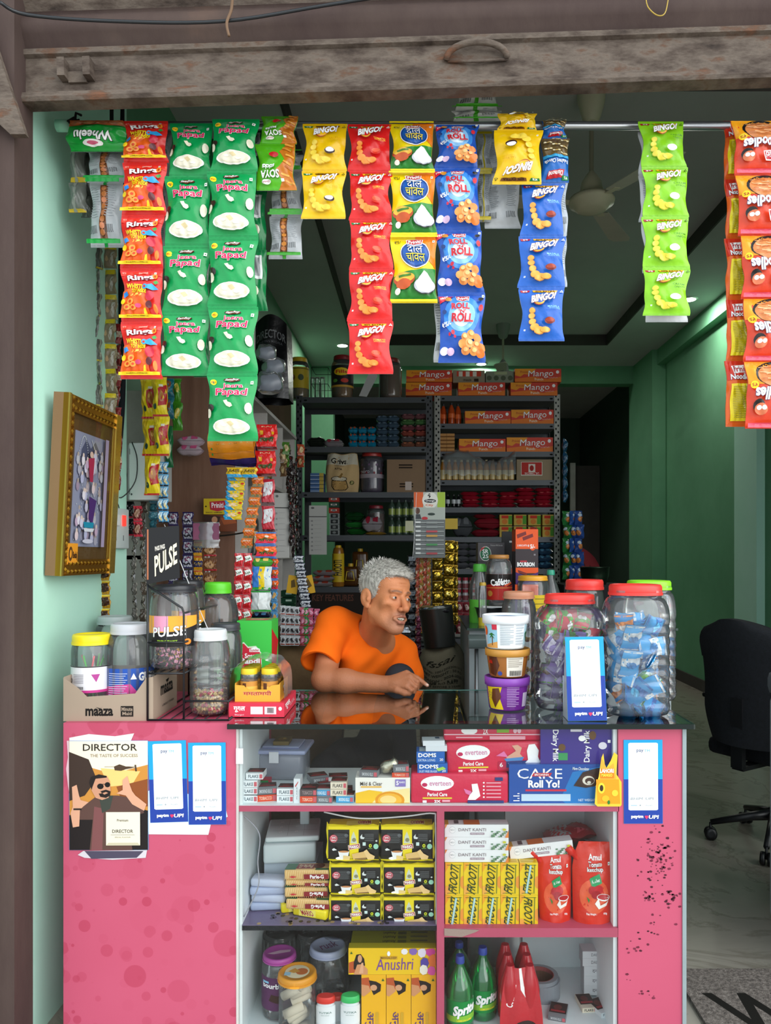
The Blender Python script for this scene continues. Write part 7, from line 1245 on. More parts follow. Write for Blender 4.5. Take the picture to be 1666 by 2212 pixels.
put_box('brand_card','small poster card with dancing man below the yellow card','card',(441,1112,512,1148),3.37,.003,'#7a4026',{'f':[('p',[(0,0),(.5,.1),(.4,1),(0,1)],'#3a2018'),('e',.32,.3,.09,.2,'#c8906a'),('p',[(.1,.8),(.25,.5),(.45,.5),(.5,1),(.1,1)],'#5a2c1c'),('e',.12,.6,.07,.14,'#d8a880'),('p',[(.5,.2),(.9,.1),(1,.5),(.6,.6)],'#a8562c')]})
cable('wall_cable','black cable pinned across brown board below dancing man card',[P(470,1158,3.37),P(500,1155,3.36),P(530,1150,3.34)],.004,'#2a2622')
for i in range(2):pillow('soap_pouch','clear and pink soap pouch hanging on plywood board, %s layer'%['lower','upper'][i],'pouch',408+2*i,54,24,P(0,984-20*i,3.3).z,3.3,'#c8b4c0','#d05a8a',None,dep=.05,dy=0,seed=i)
for i in range(4):
 c=['#2c2058','#2c2058','#c87a1c','#d8861c'][i];d=2.95-.02*i;w_=S(98,d)
 mb=MB('film',c);F=lambda u,v,h:np.stack([(u-.5)*w_,-.02*np.sin(PI*v)**.6-h+.003*np.sin(u*15),.06-v*.075+.004*np.sin(u*6+i)],1);mb.grid(F,14,6);mb.grid(lambda u,v,h:F(u,v,h)*np.array([1,-.5,1]),14,6,flip=True)
 if i>1:
  for k in range(7):mb.art([('r',.06+.13*k,.05,.13+.13*k,.62,['#b8964a','#8a6a2a','#d8b860'][k%3]),('r',.09+.13*k,.05,.1+.13*k,.6,'#f0dca0')],F)
  mb.art([('e',.08,.85,.02,.06,'#3a8a3a')],F)
 tag(mb.build('wafer_pack',None,P(502+(2-i)*2,(998,993,982,968)[i],d)),['dark purple wafer pack, lowest in bunch below green papad strip','dark purple wafer pack, second in bunch below papad strip','orange wafer stick pack, third in bunch','orange pack of gold wafer sticks, directly below longest papad strip'][i],'wafer pack','wafer packs hanging below papad strip')
BY=[('p',[(.1,0),(1,0),(1,1),(.5,1)],'#d8b81c'),('e',.45,.5,.35,.2,'#e8c8a0',10),('e',.85,.3,.1,.12,'#c83a2a',8)]
sachets('sachet_strip','blue and yellow shampoo sachet strip hanging at left of orange sachets',5,1,492,532,1018,1123,2.9,'#2a9ad0',BY,skew=-.1,mat='gloss')
sachets('sachet_strip','short blue and yellow sachets folded above the longer strip',1,2,490,556,1010,1032,2.88,'#d8b020',[('r',0,.7,1,1,'#2a9ad0'),('t','FAIR',.5,.35,.7,.3,'#4a3a10')],mat='gloss')
OR=[('r',0,.75,1,1,'#7a7a5a'),('t','ZEERA',.5,.25,.7,.16,'#e8e0d0'),('e',.5,.55,.35,.12,'#c85a2a',8)]
sachets('sachet_strip','orange masala sachet strip with grey bands, slanting down beside red sachets',7,1,545,570,1030,1185,2.92,'#d8701c',OR,skew=-.18)
RM=[('t','RAJ',.5,.1,.5,.06,'#f0c8a0'),('r',.12,.25,.28,.42,'#e8b01c'),('r',.7,.3,.82,.42,'#e8b01c'),('t','रजनी',.5,.6,.7,.2,'#1c5a2a',0,'#d8e0c0',.03,.04),('r',0,.9,1,1,'#5a1c1c')]
sachets('sachet_strip','bright red tobacco sachet strip with green lettering beside shelf unit',2,1,556,600,917,1030,2.93,'#d81e1e',RM,skew=-.06,mat='gloss')
sachets('sachet_strip','red and silver sachet strip below the bright red ones',2,1,566,594,1035,1150,2.95,'#b82838',[('p',[(.1,.15),(.85,.1),(.8,.6),(.15,.7)],'#d0d0d4'),('r',0,.9,1,1,'#4a1c1c')],mat='gloss')
VM=[('r',0,0,1,.1,'#3a7ac8'),('r',0,.9,1,1,'#3a7ac8'),('r',0,.55,1,.9,'#d82a44'),('t','विमल',.5,.6,.75,.25,'#1c6a2a',0,'#e8f0c8',.03,.04),('e',.55,.35,.12,.1,'#f4e8d8',8)]
sachets('sachet_strip','orange red sachet strip with blue bands and green lettering',2,1,553,598,1150,1205,2.9,'#e8641c',VM)
sachets('sachet_strip','orange pink sachet strip with blue bands at edge of shelf unit',3,1,586,601,1205,1275,2.96,'#e8641c',VM)
TM=[('p',[(.1,.25),(.9,.12),(.9,.5),(.15,.65)],'#e8ece8'),('e',.35,.78,.2,.13,'#b81c1c',10),('e',.65,.78,.18,.12,'#a81818',10),('t','Kissan',.5,.38,.6,.14,'#2a6a2c',12),('t','FRESH',.5,.08,.5,.08,'#f0d0d0')]
sachets('sachet_strip','red tomato ketchup sachet sheet hanging beside plywood board',5,2,508,546,1195,1345,2.88,'#c82834',TM,skew=-.03)
pillow('peanut_packet','green edged peanut packet above the clear sweet packets','packet',566,46,22,P(0,1226,2.9).z,2.9,'#4aa03a','#e8c060',None,dep=.03,dy=0)
sachets('clear_packet','blue and yellow wrapped sweet packet in clear film, second below peanuts',1,1,545,588,1224,1275,2.9,'#3a7ac8',[('r',.35,0,.65,1,'#e8c81c'),('r',.65,0,1,1,'#c8d4d0'),('r',0,.9,1,1,'#2c9a3a')],cat='packet',T=.01)
sachets('clear_packet','clear and white packet with green edges, lowest beside tomato sachets',1,1,543,586,1276,1322,2.9,'#c0c8c8',[('r',0,0,1,.08,'#2c9a3a'),('r',0,.92,1,1,'#2c9a3a'),('r',.4,.1,.85,.9,'#dfe4e4')],cat='packet',T=.01)
pillow('dark_packet','dark navy packet just above green sweet box','packet',560,40,16,P(0,1340,2.9).z,2.9,'#141c30','#5a8ab8',None,dep=.04)
sachets('sachet_strip','light blue packet strip at right edge of clear packets',3,1,586,600,1275,1345,2.97,'#4a8ab8',[('e',.5,.5,.3,.3,'#c8a060',8)])
t=thing('shelf_unit','white open shelf unit running back along left wall behind hanging sachets','shelf unit',(-1.37,3.52,0));X_,Y_=.6,1.38;ZT_=2.18
for i,z in enumerate((.3,.72,1.08,1.42,1.8,ZT_)):mb=MB('dirtywhite');mb.box(0,X_,0,Y_,z-.018,z);mb.build('shelf',t)
for y in (0,.46,.92,Y_-.018):mb=MB('dirtywhite');mb.box(0,X_-.01,y,y+.018,0,ZT_-.018);mb.build('upright',t)
mb=MB('dirtywhite');mb.box(0,.006,0,Y_,0,ZT_-.018);mb.build('back_panel',t)
k=0
for z in (.72,1.08,1.42,1.8):
 for y in np.arange(3.6,4.8,.12):
  if abs((y-3.52)%.46)<.06:continue
  k+=1;c,c2=[('#6a6e70','#b83a2a'),('#3c4a3c','#c8b060'),('#8a5a3a','#e0c8a0'),('#4a5a6a','#c8d0d4'),('#7a6a3a','#d8c84a')][k%5]
  f=((-.86,y,z+.001),.042,.17+.05*(k%3));jar('jar','small jar on %s shelf of white unit, number %d going back'%({.72:'lowest visible',1.08:'second',1.42:'third',1.8:'top inner'}[z],k),f,c2,neck=.8,sh=.75,lidh=.12,art=[('r',.1,.1,.9,.9,c2),('r',.2,.3,.8,.5,W_)],lblcol=c,grip=False,group='jars in the white shelf unit',mat='clear')
t=thing('pan_masala_bag','black printed carry bag standing on top of white shelf unit','bag',(P(590,0,3.75).x,3.7,ZT_));w_,h_=S(76,3.7),P(0,682,3.7).z-ZT_
mb=MB('film','#111214');F=lambda u,v,h:np.stack([(u-.5)*w_*(1-.12*(1-v)*np.abs(2*u-1)),-.02*np.sin(PI*u)-h+.006*np.sin(u*9+v*5),h_*(1-v)-.04*(2*u-1)**2*(1-v)],1);mb.grid(F,14,14);mb.grid(lambda u,v,h:F(u,v,h)*np.array([1,-1,1])+np.array([0,.15,0]),14,14,flip=True)
e=np.linspace(0,1,15)
for u0 in (0,1):a=F(e*0+u0,e,0);b=a*np.array([1,-1,1])+np.array([0,.15,0]);mb.add(np.concatenate([a,b]),[(i,i+1,16+i,15+i)for i in range(14)])
a=F(e,e*0,0);b=a*np.array([1,-1,1])+np.array([0,.15,0]);mb.add(np.concatenate([a,b]),[(i,i+1,16+i,15+i)for i in range(14)])
mb.art([('t','DIRECTOR',.5,.23,.9,.1,'#7a7c80',0,None,0,.01),('t','THE PAN MASALA',.5,.32,.7,.03,'#5a5c60')],F,ml=.1);mb.build('bag_body',t)
for i,(px,y,s_,c)in enumerate(((582,3.60,.055,'#9aa2a4'),(592,3.62,.045,'#a8b0b2'),(575,3.58,.04,'#8c9496'))):
 mb=MB('clearbag');z=ZT_+(.0,.09,.15)[i]
 F=lambda u,v,h:np.stack([s_*1.2*np.cos(2*PI*u)*np.sin(PI*v)**.6*(1+.12*np.sin(u*31+v*9)),s_*np.sin(2*PI*u)*np.sin(PI*v)**.6,s_*.95*(1-np.cos(PI*v))*(1+.06*np.sin(u*23))],1)
 mb.grid(F,30,14,c,'frost');tag(mb.build('plastic_bag',None,(P(px,0,y).x,y,z)),'knotted clear plastic bag before the black carry bag, %s one'%['lowest','middle','topmost'][i],'plastic bag')
mb=MB('card','#4a3c2c');mb.box(0,.14,0,.3,0,.3);tag(mb.build('cardboard_box',None,(-.93,4.1,ZT_)),'dark brown cardboard box on white shelf unit behind black bag','box')
mb=MB('card','#5a4e3c');mb.box(0,.12,0,.25,0,.26);tag(mb.build('cardboard_box',None,(-.9,4.5,ZT_)),'dull brown carton at far end of white shelf unit top','box')
for px,y0,x1,y1,d,l,tl in ((668,1092,706,1198,4.6,'white printed price sheet hanging at end of white shelf unit',.06),(592,1065,625,1205,3.9,'curled sheet with grey prints hanging below red sachets',.3)):
 put_box('price_sheet',l,'paper',(px,y0,x1,y1),d,.002,'#b4b4b0',{'f':[('e',.2,.05,.1,.02,'#5a5a5a',10),('r',0,.22,1,.235,'#1c1c1c')]+[('r',.1+.03*(i%2),.3+.085*i,.22,.33+.085*i,'#8a8a8a')for i in range(8)]+[('r',.3,.3+.085*i,.7,.305+.085*i,'#a0a0a0')for i in range(8)]},rz=tl)
for i,(x,y0,y1,c)in enumerate(((628,985,1180,'#241a1a'),(634,1000,1205,'#2c1c20'),(641,990,1190,'#1c1614'),(623,960,1140,'#3a2a24'))):sachets('sachet_strip','dark brown twisted sachet strip before white shelf unit, number %d from left'%([3,2,4,1].index(i+1)+1 if False else (2,3,4,1)[i]),8,1,x-5,x+5,y0,y1,3.9+.03*i,c,[('r',.6,.1,.8,.9,'#6a5a50'),('r',0,.1,.3,.3,'#7a2a24')],tw=1.0)
for i,(x,y0,y1,c)in enumerate(((618,955,1010,'#4a7a2a'),(612,970,1030,'#7a5a3a'),(650,960,1010,'#a84a2a'))):sachets('sachet_strip','%s small packets at top of shelf unit front'%['green','brown','orange'][i],2,1,x-8,x+8,y0,y1,3.88,c,[('e',.5,.5,.3,.3,'#c8b080',8)],tw=.4)
GY=[('r',.05,.1,.95,.9,'#c8ccd4'),('r',.1,.35,.9,.7,'#1c2030')]
sachets('sachet_strip','white and navy sachet strip slanting in front of white shelf unit',9,1,634,656,1200,1345,3.3,'#20283c',GY,skew=.16,T=.004)
for x,l in ((619,'left'),(660,'right')):put_box('yellow_card','small yellow card with drawn pouch behind navy sachet strip, %s one'%l,'card',(x-1,1243,x+22,1282),3.32,.002,'#c89a1c',{'f':[('p',[(.3,.3),(.6,.2),(.8,.6),(.4,.7)],'#5a4410')]},ry=.15 if l=='left' else -.2)
for r in range(5):rb('green_box','dark green small box behind the man, layer %d from bottom'%(r+1),'box',606,1350-15*(r+1)+1,632,P(0,1350-15*r,3.4).z,3.4,.08,'#123c28',{'f':[('r',.4,.3,.9,.6,'#b8d0c0')]},'dark green boxes behind the man')
for i,(x,c)in enumerate(((612,'#c4c8cc'),(622,'#c4c8cc'),(632,'#b8bcc0'),(642,'#c4c8cc'),(654,'#b8506a'),(662,'#2a8a3c'),(672,'#b84a70'),(684,'#b84a70'))):sachets('sachet_strip','%s sachet strip in the row behind the shopkeeper shoulder, number %d'%({'#c4c8cc':'silver','#b8bcc0':'silver','#b8506a':'pink','#2a8a3c':'green','#b84a70':'pink'}[c],i+1),4,1,x-6,x+6,1308+i,1395,3.25,c,[('e',.5,.45,.3,.25,'#2a2a30' if c.startswith('#c')or c.startswith('#b8b')else '#e0a0b8',8),('r',.1,.8,.9,.9,'#a8402a')],tw=.1,T=.003)
cable('white_string','white string tied from hanging sachets down to the wire stand',[P(355,1133,2.6),P(380,1190,2.5),P(420,1290,2.4),P(455,1372,2.3)],.0014,'#e4e4e4',cat='string')
sachets('sachet_strip','yellow and brown sachet strip hanging below gold picture frame',4,1,212,238,1225,1345,2.72,'#b8861c',[('p',[(.1,.2),(.9,.15),(.95,.7),(.5,.85),(.05,.7)],'#3a1c10'),('r',0,0,1,.1,'#e8c83a')],tw=.05)
put_box('photo_card','small portrait card tucked behind gold frame edge','card',(222,1150,240,1215),2.74,.002,'#b8a890',{'f':[('e',.4,.35,.35,.2,'#c8a090',12),('p',[(0,.7),(.5,.5),(1,.7),(1,1),(0,1)],'#15161a')]})
# ================================================================ toothbrush card, gold strips and rope strips mid aisle
D5=3.6
t=thing('toothbrush_card','hanging display card of toothbrushes with orange and green top above gold sachets','display card',P(928,1063,D5));w_,h_=S(68,D5),S(142,D5)
mb=MB('paper','#b8bcb4');mb.box(-w_/2,w_/2,0,.002,-h_*.42,0);mb.art([('r',0,0,.3,.55,'#d8602c'),('r',.75,0,1,.55,'#9ab83a'),('e',.52,.3,.25,.3,'#dcdcd4',18),('t','↑',.5,.14,.1,.16,'#1c1c1c',0,None,0,.05),('e',.52,.32,.19,.07,'#2a2a2c',16),('t','Orange',.52,.32,.28,.08,W_),('t','City',.5,.48,.24,.1,'#d8704a',0,None,0,.02),('r',0,.56,1,1,'#a8b0a8'),('e',.12,.68,.08,.12,'#5a3c30',10),('p',[(.03,.98),(.05,.8),(.2,.8),(.25,.98)],'#3c4044'),('e',.56,.8,.12,.05,'#2a3a34',12),('e',.35,.95,.1,.06,'#b82a34',12)],face((-w_/2,0,0),(w_,0,0),(0,0,-h_*.42),(0,-1,0)));mb.build('header',t)
mb=MB('plastic','#5d6262');mb.box(-w_/2,w_/2,0,.002,-h_,-h_*.42);mb.build('backing',t)
for i in range(8):mb=MB('plastic',['#8c9290','#8c9290','#b83a44','#c8963a','#8c9290','#3a8a4a','#8c9290','#a8343c'][i]);z=-h_*(.46+.067*i);mb.box(-w_*.45,w_*.46,-.006,-.002,z-.003,z+.001,'#a2a8a6');mb.box(-w_*.1,w_*.25,-.009,-.002,z-.006,z+.003);mb.box(-w_*.44,-w_*.28,-.012,-.002,z-.004,z+.004,'#d0d4d2');mb.build('toothbrush',t)
cable('hook_wire','white string holding the toothbrush card',[P(892,1205,D5-.02),P(897,1130,D5-.02),P(900,1064,D5-.02)],.0012,'#d8d8d8',cat='string')
put_box('yellow_card','plain yellow card behind toothbrush card on rack','card',(962,1120,989,1143),4.4,.003,'#c8a83a')
put_box('white_bottle_card','pale yellow white card left of toothbrush card','card',(876,1125,893,1147),4.4,.003,'#c4c4a4')
GO=[('e',.5,.5,.42,.38,'#c8a83a',10),('e',.42,.4,.2,.15,'#f0dc84',8),('p',[(.2,.8),(.8,.7),(.7,.9)],'#8a6a1c')]
for i,(x0,x1,y0,y1)in enumerate(((934,957,1185,1350),(958,982,1168,1350),(982,990,1170,1350))):sachets('gold_sachet_strip','shiny gold sachet strip behind the toothbrush card, %s one'%['left','middle','narrow right'][i],7,1,x0,x1,y0,y1,3.75+.02*i,'#a8842a',GO,T=.012,mat='foil',tw=.1,grp='gold sachet strips')
for i,x in enumerate((903,911,919,927)):sachets('sachet_strip','red and gold patterned narrow sachet strip left of gold strips, number %d'%(i+1),10,1,x-5,x+4,1195,1380-12*i,3.7,['#9a4a34','#a8863a'][i%2],[('e',.5,.5,.35,.3,'#c85a44',6),('r',.1,.1,.4,.4,'#c8c0a0')],tw=.3,T=.004)
t=sachets('razor_card_strip','black and silver razor card strip hanging below the toothbrush card',8,1,880,900,1200,1400,3.8,'#1c1d20',[('r',.1,.1,.9,.5,'#9aa2ac'),('p',[(.3,.6),(.6,.55),(.7,.9),(.2,.85)],'#5a5e64')],T=.004,tw=.2,mat='gloss')
sachets('sachet_strip','maroon sachet strip behind steel bin',10,1,899,910,1330,1480,3.5,'#5a1c38',[('e',.5,.5,.3,.3,'#9a4a6a',8)],tw=.3)
pillow('foil_pack','silver foil packet hanging low behind the shopkeeper chin','packet',872,36,34,P(0,1385,3.6).z,3.6,'#9ca2aa',None,None,dep=.05,mat='foil')
sachets('sachet_strip','red brown sachet cluster on rack right of steel bin',3,2,985,1016,1300,1370,4.6,'#7a2c34',[('e',.5,.5,.3,.3,'#b8a098',8)],T=.02)
# ================================================================ rear cabinet and goods behind counter right
zc=P(0,1345,2.95).z-.02;XA=P(1014,0,2.95).x
t=thing('rear_cabinet','grey white rear cabinet behind the counter carrying jars and cartons','cabinet',(XA,2.95,0))
mb=MB('dirtywhite');mb.box(0,.78,0,.6,0,zc-.01,'#9aa4a6','paintmetal');mb.build('body',t)
mb=MB('glassedge');mb.box(-.01,.8,-.02,.62,zc-.009,zc,'#33433f','gloss');mb.build('glass_top',t)
mb=MB('plastic','#5d6a68');mb.rbox(-.03,.05,0,.05,0,.04,.006,T=Matrix.Rotation(.3,4,'X'));mb.art([('r',.2,.2,.8,.8,'#8a9a90')],face((-.03,-.001,.04),(.08,0,0),(0,0,-.04),(0,-1,0)));tag(mb.build('scale_display',None,(P(1030,0,2.85).x,2.88,P(0,1402,2.88).z)),'small grey tilted display unit left of the stacked tubs','display');
mb=MB('metal','#8a8f92');mb.tube([(0,0,0),(0,0,P(0,1402,2.9).z)],.008);tag(mb.build('display_pole',None,(P(1030,0,2.9).x,2.905,0)),'thin grey pole under the small tilted display','pole')
t=thing('steel_bowl','dark steel bowl holding dark red labelled jar on the rear cabinet','bowl',(P(1056,0,3.15).x,3.15,zc))
hb_=P(0,1312,3.15).z-zc;mb=MB('metal','#5c6062');r=S(30,3.1);mb.lathe([(r*.7,0),(r*.85,hb_*.5),(r,hb_),(r*1.06,hb_+.002),(r*.98,hb_-.004),(r*.6,hb_-.01),(.001,hb_-.01)],28);mb.build('bowl_body',t)
mb=MB('paper','#d0d4d4');mb.box(-.055,.055,-.06,.05,0,.004);tag(mb.build('white_card',None,(P(1070,0,3.15).x,3.15,zc+hb_+.003)),'white card under the dark red labelled jar','card')
CAF=[('r',0,0,1,.45,'#17110f'),('p',[(0,.45),(.3,.38),(.6,.5),(1,.4),(1,1),(0,1)],'#b02018'),('t','Cafétto',.52,.3,.55,.24,W_,8,None,0,.035),('p',[(.6,.42),(.85,.3),(.86,.37),(.62,.48)],'#e85a2a'),('e',.22,.75,.08,.12,'#c88a3a',10),('e',.7,.75,.1,.1,'#6a1a14'),('r',0,.52,1,.54,'#e8a04a')]
f=jarfit(1050,1106,1198,zc+hb_+.008,dc=3.15);jar('sweet_jar','jar with copper lid and dark red coffee sweet label, above the copper lidded jar',f,'#b07a3a',neck=.74,sh=.72,lidh=.08,lz=(.12,.62),art=CAF,lblcol='#b02018',flute=18,grip=False)
t=bottle('bottle','clear bottle with green cap and green lower half, left of dark red labelled jar',1036,44,1218,zc,3.2,'#8a9a8a','#4cae3a',[(.001,.002),(.95,0),(1,.03),(1,.7),(.8,.85),(.55,1)],'clear',[('r',0,0,1,1,'#58b038')],.12,.62,az=(.0,.45),lblcol='#58b038')
t=bottle('bottle','small clear bottle with yellow cap in front of green labelled bottle',1043,18,1258,zc,3.05,'#a8a88a','#b8962a',fl,'clear',[('r',0,0,1,1,'#b8a82a')],.06,.8,az=(.0,.2),lblcol='#b8a82a')
put_box('biscuit_display_box','tall orange and dark biscuit display box behind the tubs','box',(1114,1143,1163,1262),3.25,.12,'#3b3236',{'f':[('r',0,0,1,.36,'#e85a24'),('p',[(.05,.1),(.45,.04),(.48,.1),(.08,.17)],'#7a2c2a'),('p',[(.3,.15),(.75,.08),(.78,.14),(.34,.21)],'#7a2c2a'),('t','2 BISCUITS @ ₹',.38,.3,.6,.04,W_),('e',.75,.32,.13,.07,'#e85a24'),('t','5/-',.75,.315,.2,.07,W_,0,None,0,.03),('r',.8,.45,.88,.48,'#8a8488'),('t','BOURBON',.45,.64,.75,.07,W_,0,None,0,.04),('r',.2,.57,.5,.6,'#b8303a'),('r',0,.7,1,.8,'#e85a24'),('p',[(0,.78),(.5,.86),(1,.78),(1,1),(0,1)],'#4a2a6c'),('p',[(.1,.74),(.5,.8),(.5,.84),(.12,.79)],'#7a2c2a')],'l':[('r',0,0,1,.4,'#c8481c')]})
zb_=P(0,1262,3.25).z;o=carton(.1,.12,zb_-zc-.001,'#4a2a6c',{'f':[('r',0,0,1,.3,'#e85a24')]}).build('biscuit_display_box',None,(P(1138,0,3.25).x,3.25,zc));tag(o,'purple biscuit box under the tall orange display box','box')
cable('box_handle','thin black wire handle above the orange display box',[P(1100,1150,3.26),P(1112,1136,3.26),P(1150,1138,3.26),P(1160,1145,3.26)],.0015,'#1a1a1a',cat='handle')
put_box('black_pouch','black hanging coffee pouch card behind the tall orange box','pouch',(1085,1148,1116,1215),3.5,.02,'#17181a',{'f':[('r',.5,.3,.9,.36,'#a8aaac'),('r',.7,.6,.8,.9,'#b88a6a')]})
q=put_box('grey_box','dark grey box with green and red round logo behind dark red labelled jar','box',(1033,1172,1090,1212),3.45,.12,'#4c484c',{'f':[('e',.28,.6,.22,.4,'#d8d8d4',18),('e',.28,.6,.2,.36,'#1c6a44',18),('p',[(.08,.5),(.12,.3),(.3,.2),(.14,.42)],'#b82a34'),('t','SR',.28,.48,.22,.22,W_),('t','25',.28,.74,.22,.2,W_),('t','Premium Milk Biscuits',.7,.15,.45,.08,'#b8b8b8')]})
o=carton(.12,.12,q.location.z-zc-.001,'#3c383c').build('grey_box',None,(q.location.x,3.45,zc));tag(o,'plain dark carton under the grey box with round logo','box')
f=jarfit(1118,1184,1243,zc,dc=3.05);jar('jar','clear jar with yellow gold lid and yellow label behind copper lidded jar',f,'#e8a82a',neck=.9,sh=.8,lidh=.1,art=[('r',.45,.2,1,1,'#d8b81c'),('r',.5,.3,.9,.33,'#8a7a1c'),('r',.5,.45,.9,.48,'#8a7a1c'),('r',.5,.6,.9,.63,'#8a7a1c')],lz=(.1,.75))
t=bottle('water_bottle','clear plastic bottle with teal cap right of yellow lidded jar',1190,46,1231,zc,3.1,'#a8b8b0','#2a9a7c',[(.001,.005),(.9,0),(1,.03),(1,.45),(.9,.6),(.6,.8),(.32,.92),(.3,1)],'clear',None,.08,.36)
f=jarfit(1082,1160,1277,CT+.003,dc=2.62);jar('jar','round clear jar with copper lid behind stacked tubs',f,'#c98a6a',neck=.8,sh=.62,lidh=.07,flute=18)
fill([sweet('#b84a5a','#d8c080',W_,.03,.008),sweet('#c8a04a','#8a2c3a',W_,.03,.008)],40,f,.0,.2,'wrapped_sweet','small red and gold sweet in copper lidded jar','sweets in copper lidded jar',seed=21,sz=.018)
jar('jar','clear jar with flat red lid partly hidden behind blue cake jar',jarfit(1262,1325,1278,CT+.003,dc=2.60),'#e03a30',neck=.95,sh=.8,lidh=.08)if False else None
mb=MB('metal','#3a4a3c');r=S(40,3.35);mb.lathe([(r*.8,0),(r,.05),(r*1.05,.1),(r*1.1,.102),(r*.9,.09)],24);tag(mb.build('black_basket',None,(P(1285,0,4.5).x,4.5,P(0,1262,4.5).z)),'dark basket under the red plastic chair back','basket')
mb=MB('matte','#2a2a2c');mb.box(-.2,.2,0,.4,0,P(0,1262,4.5).z);tag(mb.build('dark_table',None,(P(1285,0,4.5).x,4.4,0)),'dark side table carrying a basket beside right rack','table')
BD=3.2
t=thing('steel_bin','dark shiny steel bin tilted on top of grain sack behind the counter','bin',(P(952,0,BD).x,BD+.05,P(0,1400,BD).z),(0,-.12,0));r=S(37,BD);h_=S(88,BD)
mb=MB('metal','#5a5e5c');mb.lathe([(.001,0),(r*.9,0),(r*.93,.006),(r,h_*.97),(r*1.04,h_),(r*.98,h_*.97),(r*.9,.05),(.001,.04)],32);mb.build('bin_body',t)
for i in range(7):pillow('crumpled_wrapper','%s crumpled wrapper inside steel bin'%['blue','silver','brown','pale blue','green','light grey','black'][i],'wrapper',945+7*(i-3),18,9,t.location.z+h_*.86+.006*(i%3),BD,['#1c4a8a','#8a8e90','#6a5a3a','#2a6ab0','#3a5a4a','#9aa0a0','#1c1c20'][i],None,'wrappers in the steel bin',dep=.06,dy=.02+.01*(i%4),seed=i,mat='gloss',rz=.5*i)
t=thing('grain_sack','tall olive grey woven grain sack with black print behind the counter','sack',(P(957,0,BD).x,BD+.08,0));zt2=P(0,1392,BD).z;ra=S(49,BD)
F=lambda u,v,h:np.stack([(ra*(1+.05*np.sin(v*9)+.02*np.sin(u*40))*np.clip(np.sin(PI*np.clip(.03+v*.94,0,1))*4,.3,1)**.6+h)*np.cos(2*PI*u),(ra*(1+.04*np.sin(v*8))*np.clip(np.sin(PI*np.clip(.03+v*.94,0,1))*4,.3,1)**.6+h)*np.sin(2*PI*u),zt2*(1-v)+.012*np.sin(u*25)*(v<.15)],1)
mb=MB('sack','#6f6a58');mb.grid(F,40,30,flip=True)
FF=lambda u,v,h:F(.56+.38*np.asarray(u),.02+.16*np.asarray(v),h+.001)
mb.art([('t','fssai',.45,.3,.5,.16,'#2a2a22',4,None,0,.01,.2),('t','Lic No. 10012022001312',.5,.5,.8,.05,'#33332a'),('t','NET WEIGHT : 50 KG',.5,.6,.75,.06,'#33332a',0,None,0,.02),('t','SEASON - 2024-2025',.5,.72,.75,.06,'#33332a',0,None,0,.02),('t','LOT NO DATE',.5,.83,.55,.05,'#33332a'),('t','BEST BEFORE 2 YEARS',.5,.92,.7,.05,'#33332a')],FF,'sack',ml=.08)
mb.build('sack_body',t)
mb=MB('sack','#6f6a58');mb.lathe([(ra*.3,zt2*.998),(ra*.2,zt2),(.001,zt2)],20);mb.build('sack_mouth',t)
mb=MB('khaki');F=lambda u,v,h:np.stack([.2*np.cos(2*PI*u)*np.sin(PI*np.clip(v,0,.75))**.5*(1+.05*np.sin(u*31)),.16*np.sin(2*PI*u)*np.sin(PI*np.clip(v,0,.75))**.5*(1+.05*np.sin(u*27+v*5)),P(0,1352,3.4).z*(1-v**1.6)+.02*np.sin(u*19)],1)
mb.grid(F,40,20,flip=False);tag(mb.build('khaki_sack',None,(P(655,0,3.4).x-.02,3.42,0)),'khaki brown cloth bundle behind the man at left','cloth bundle')
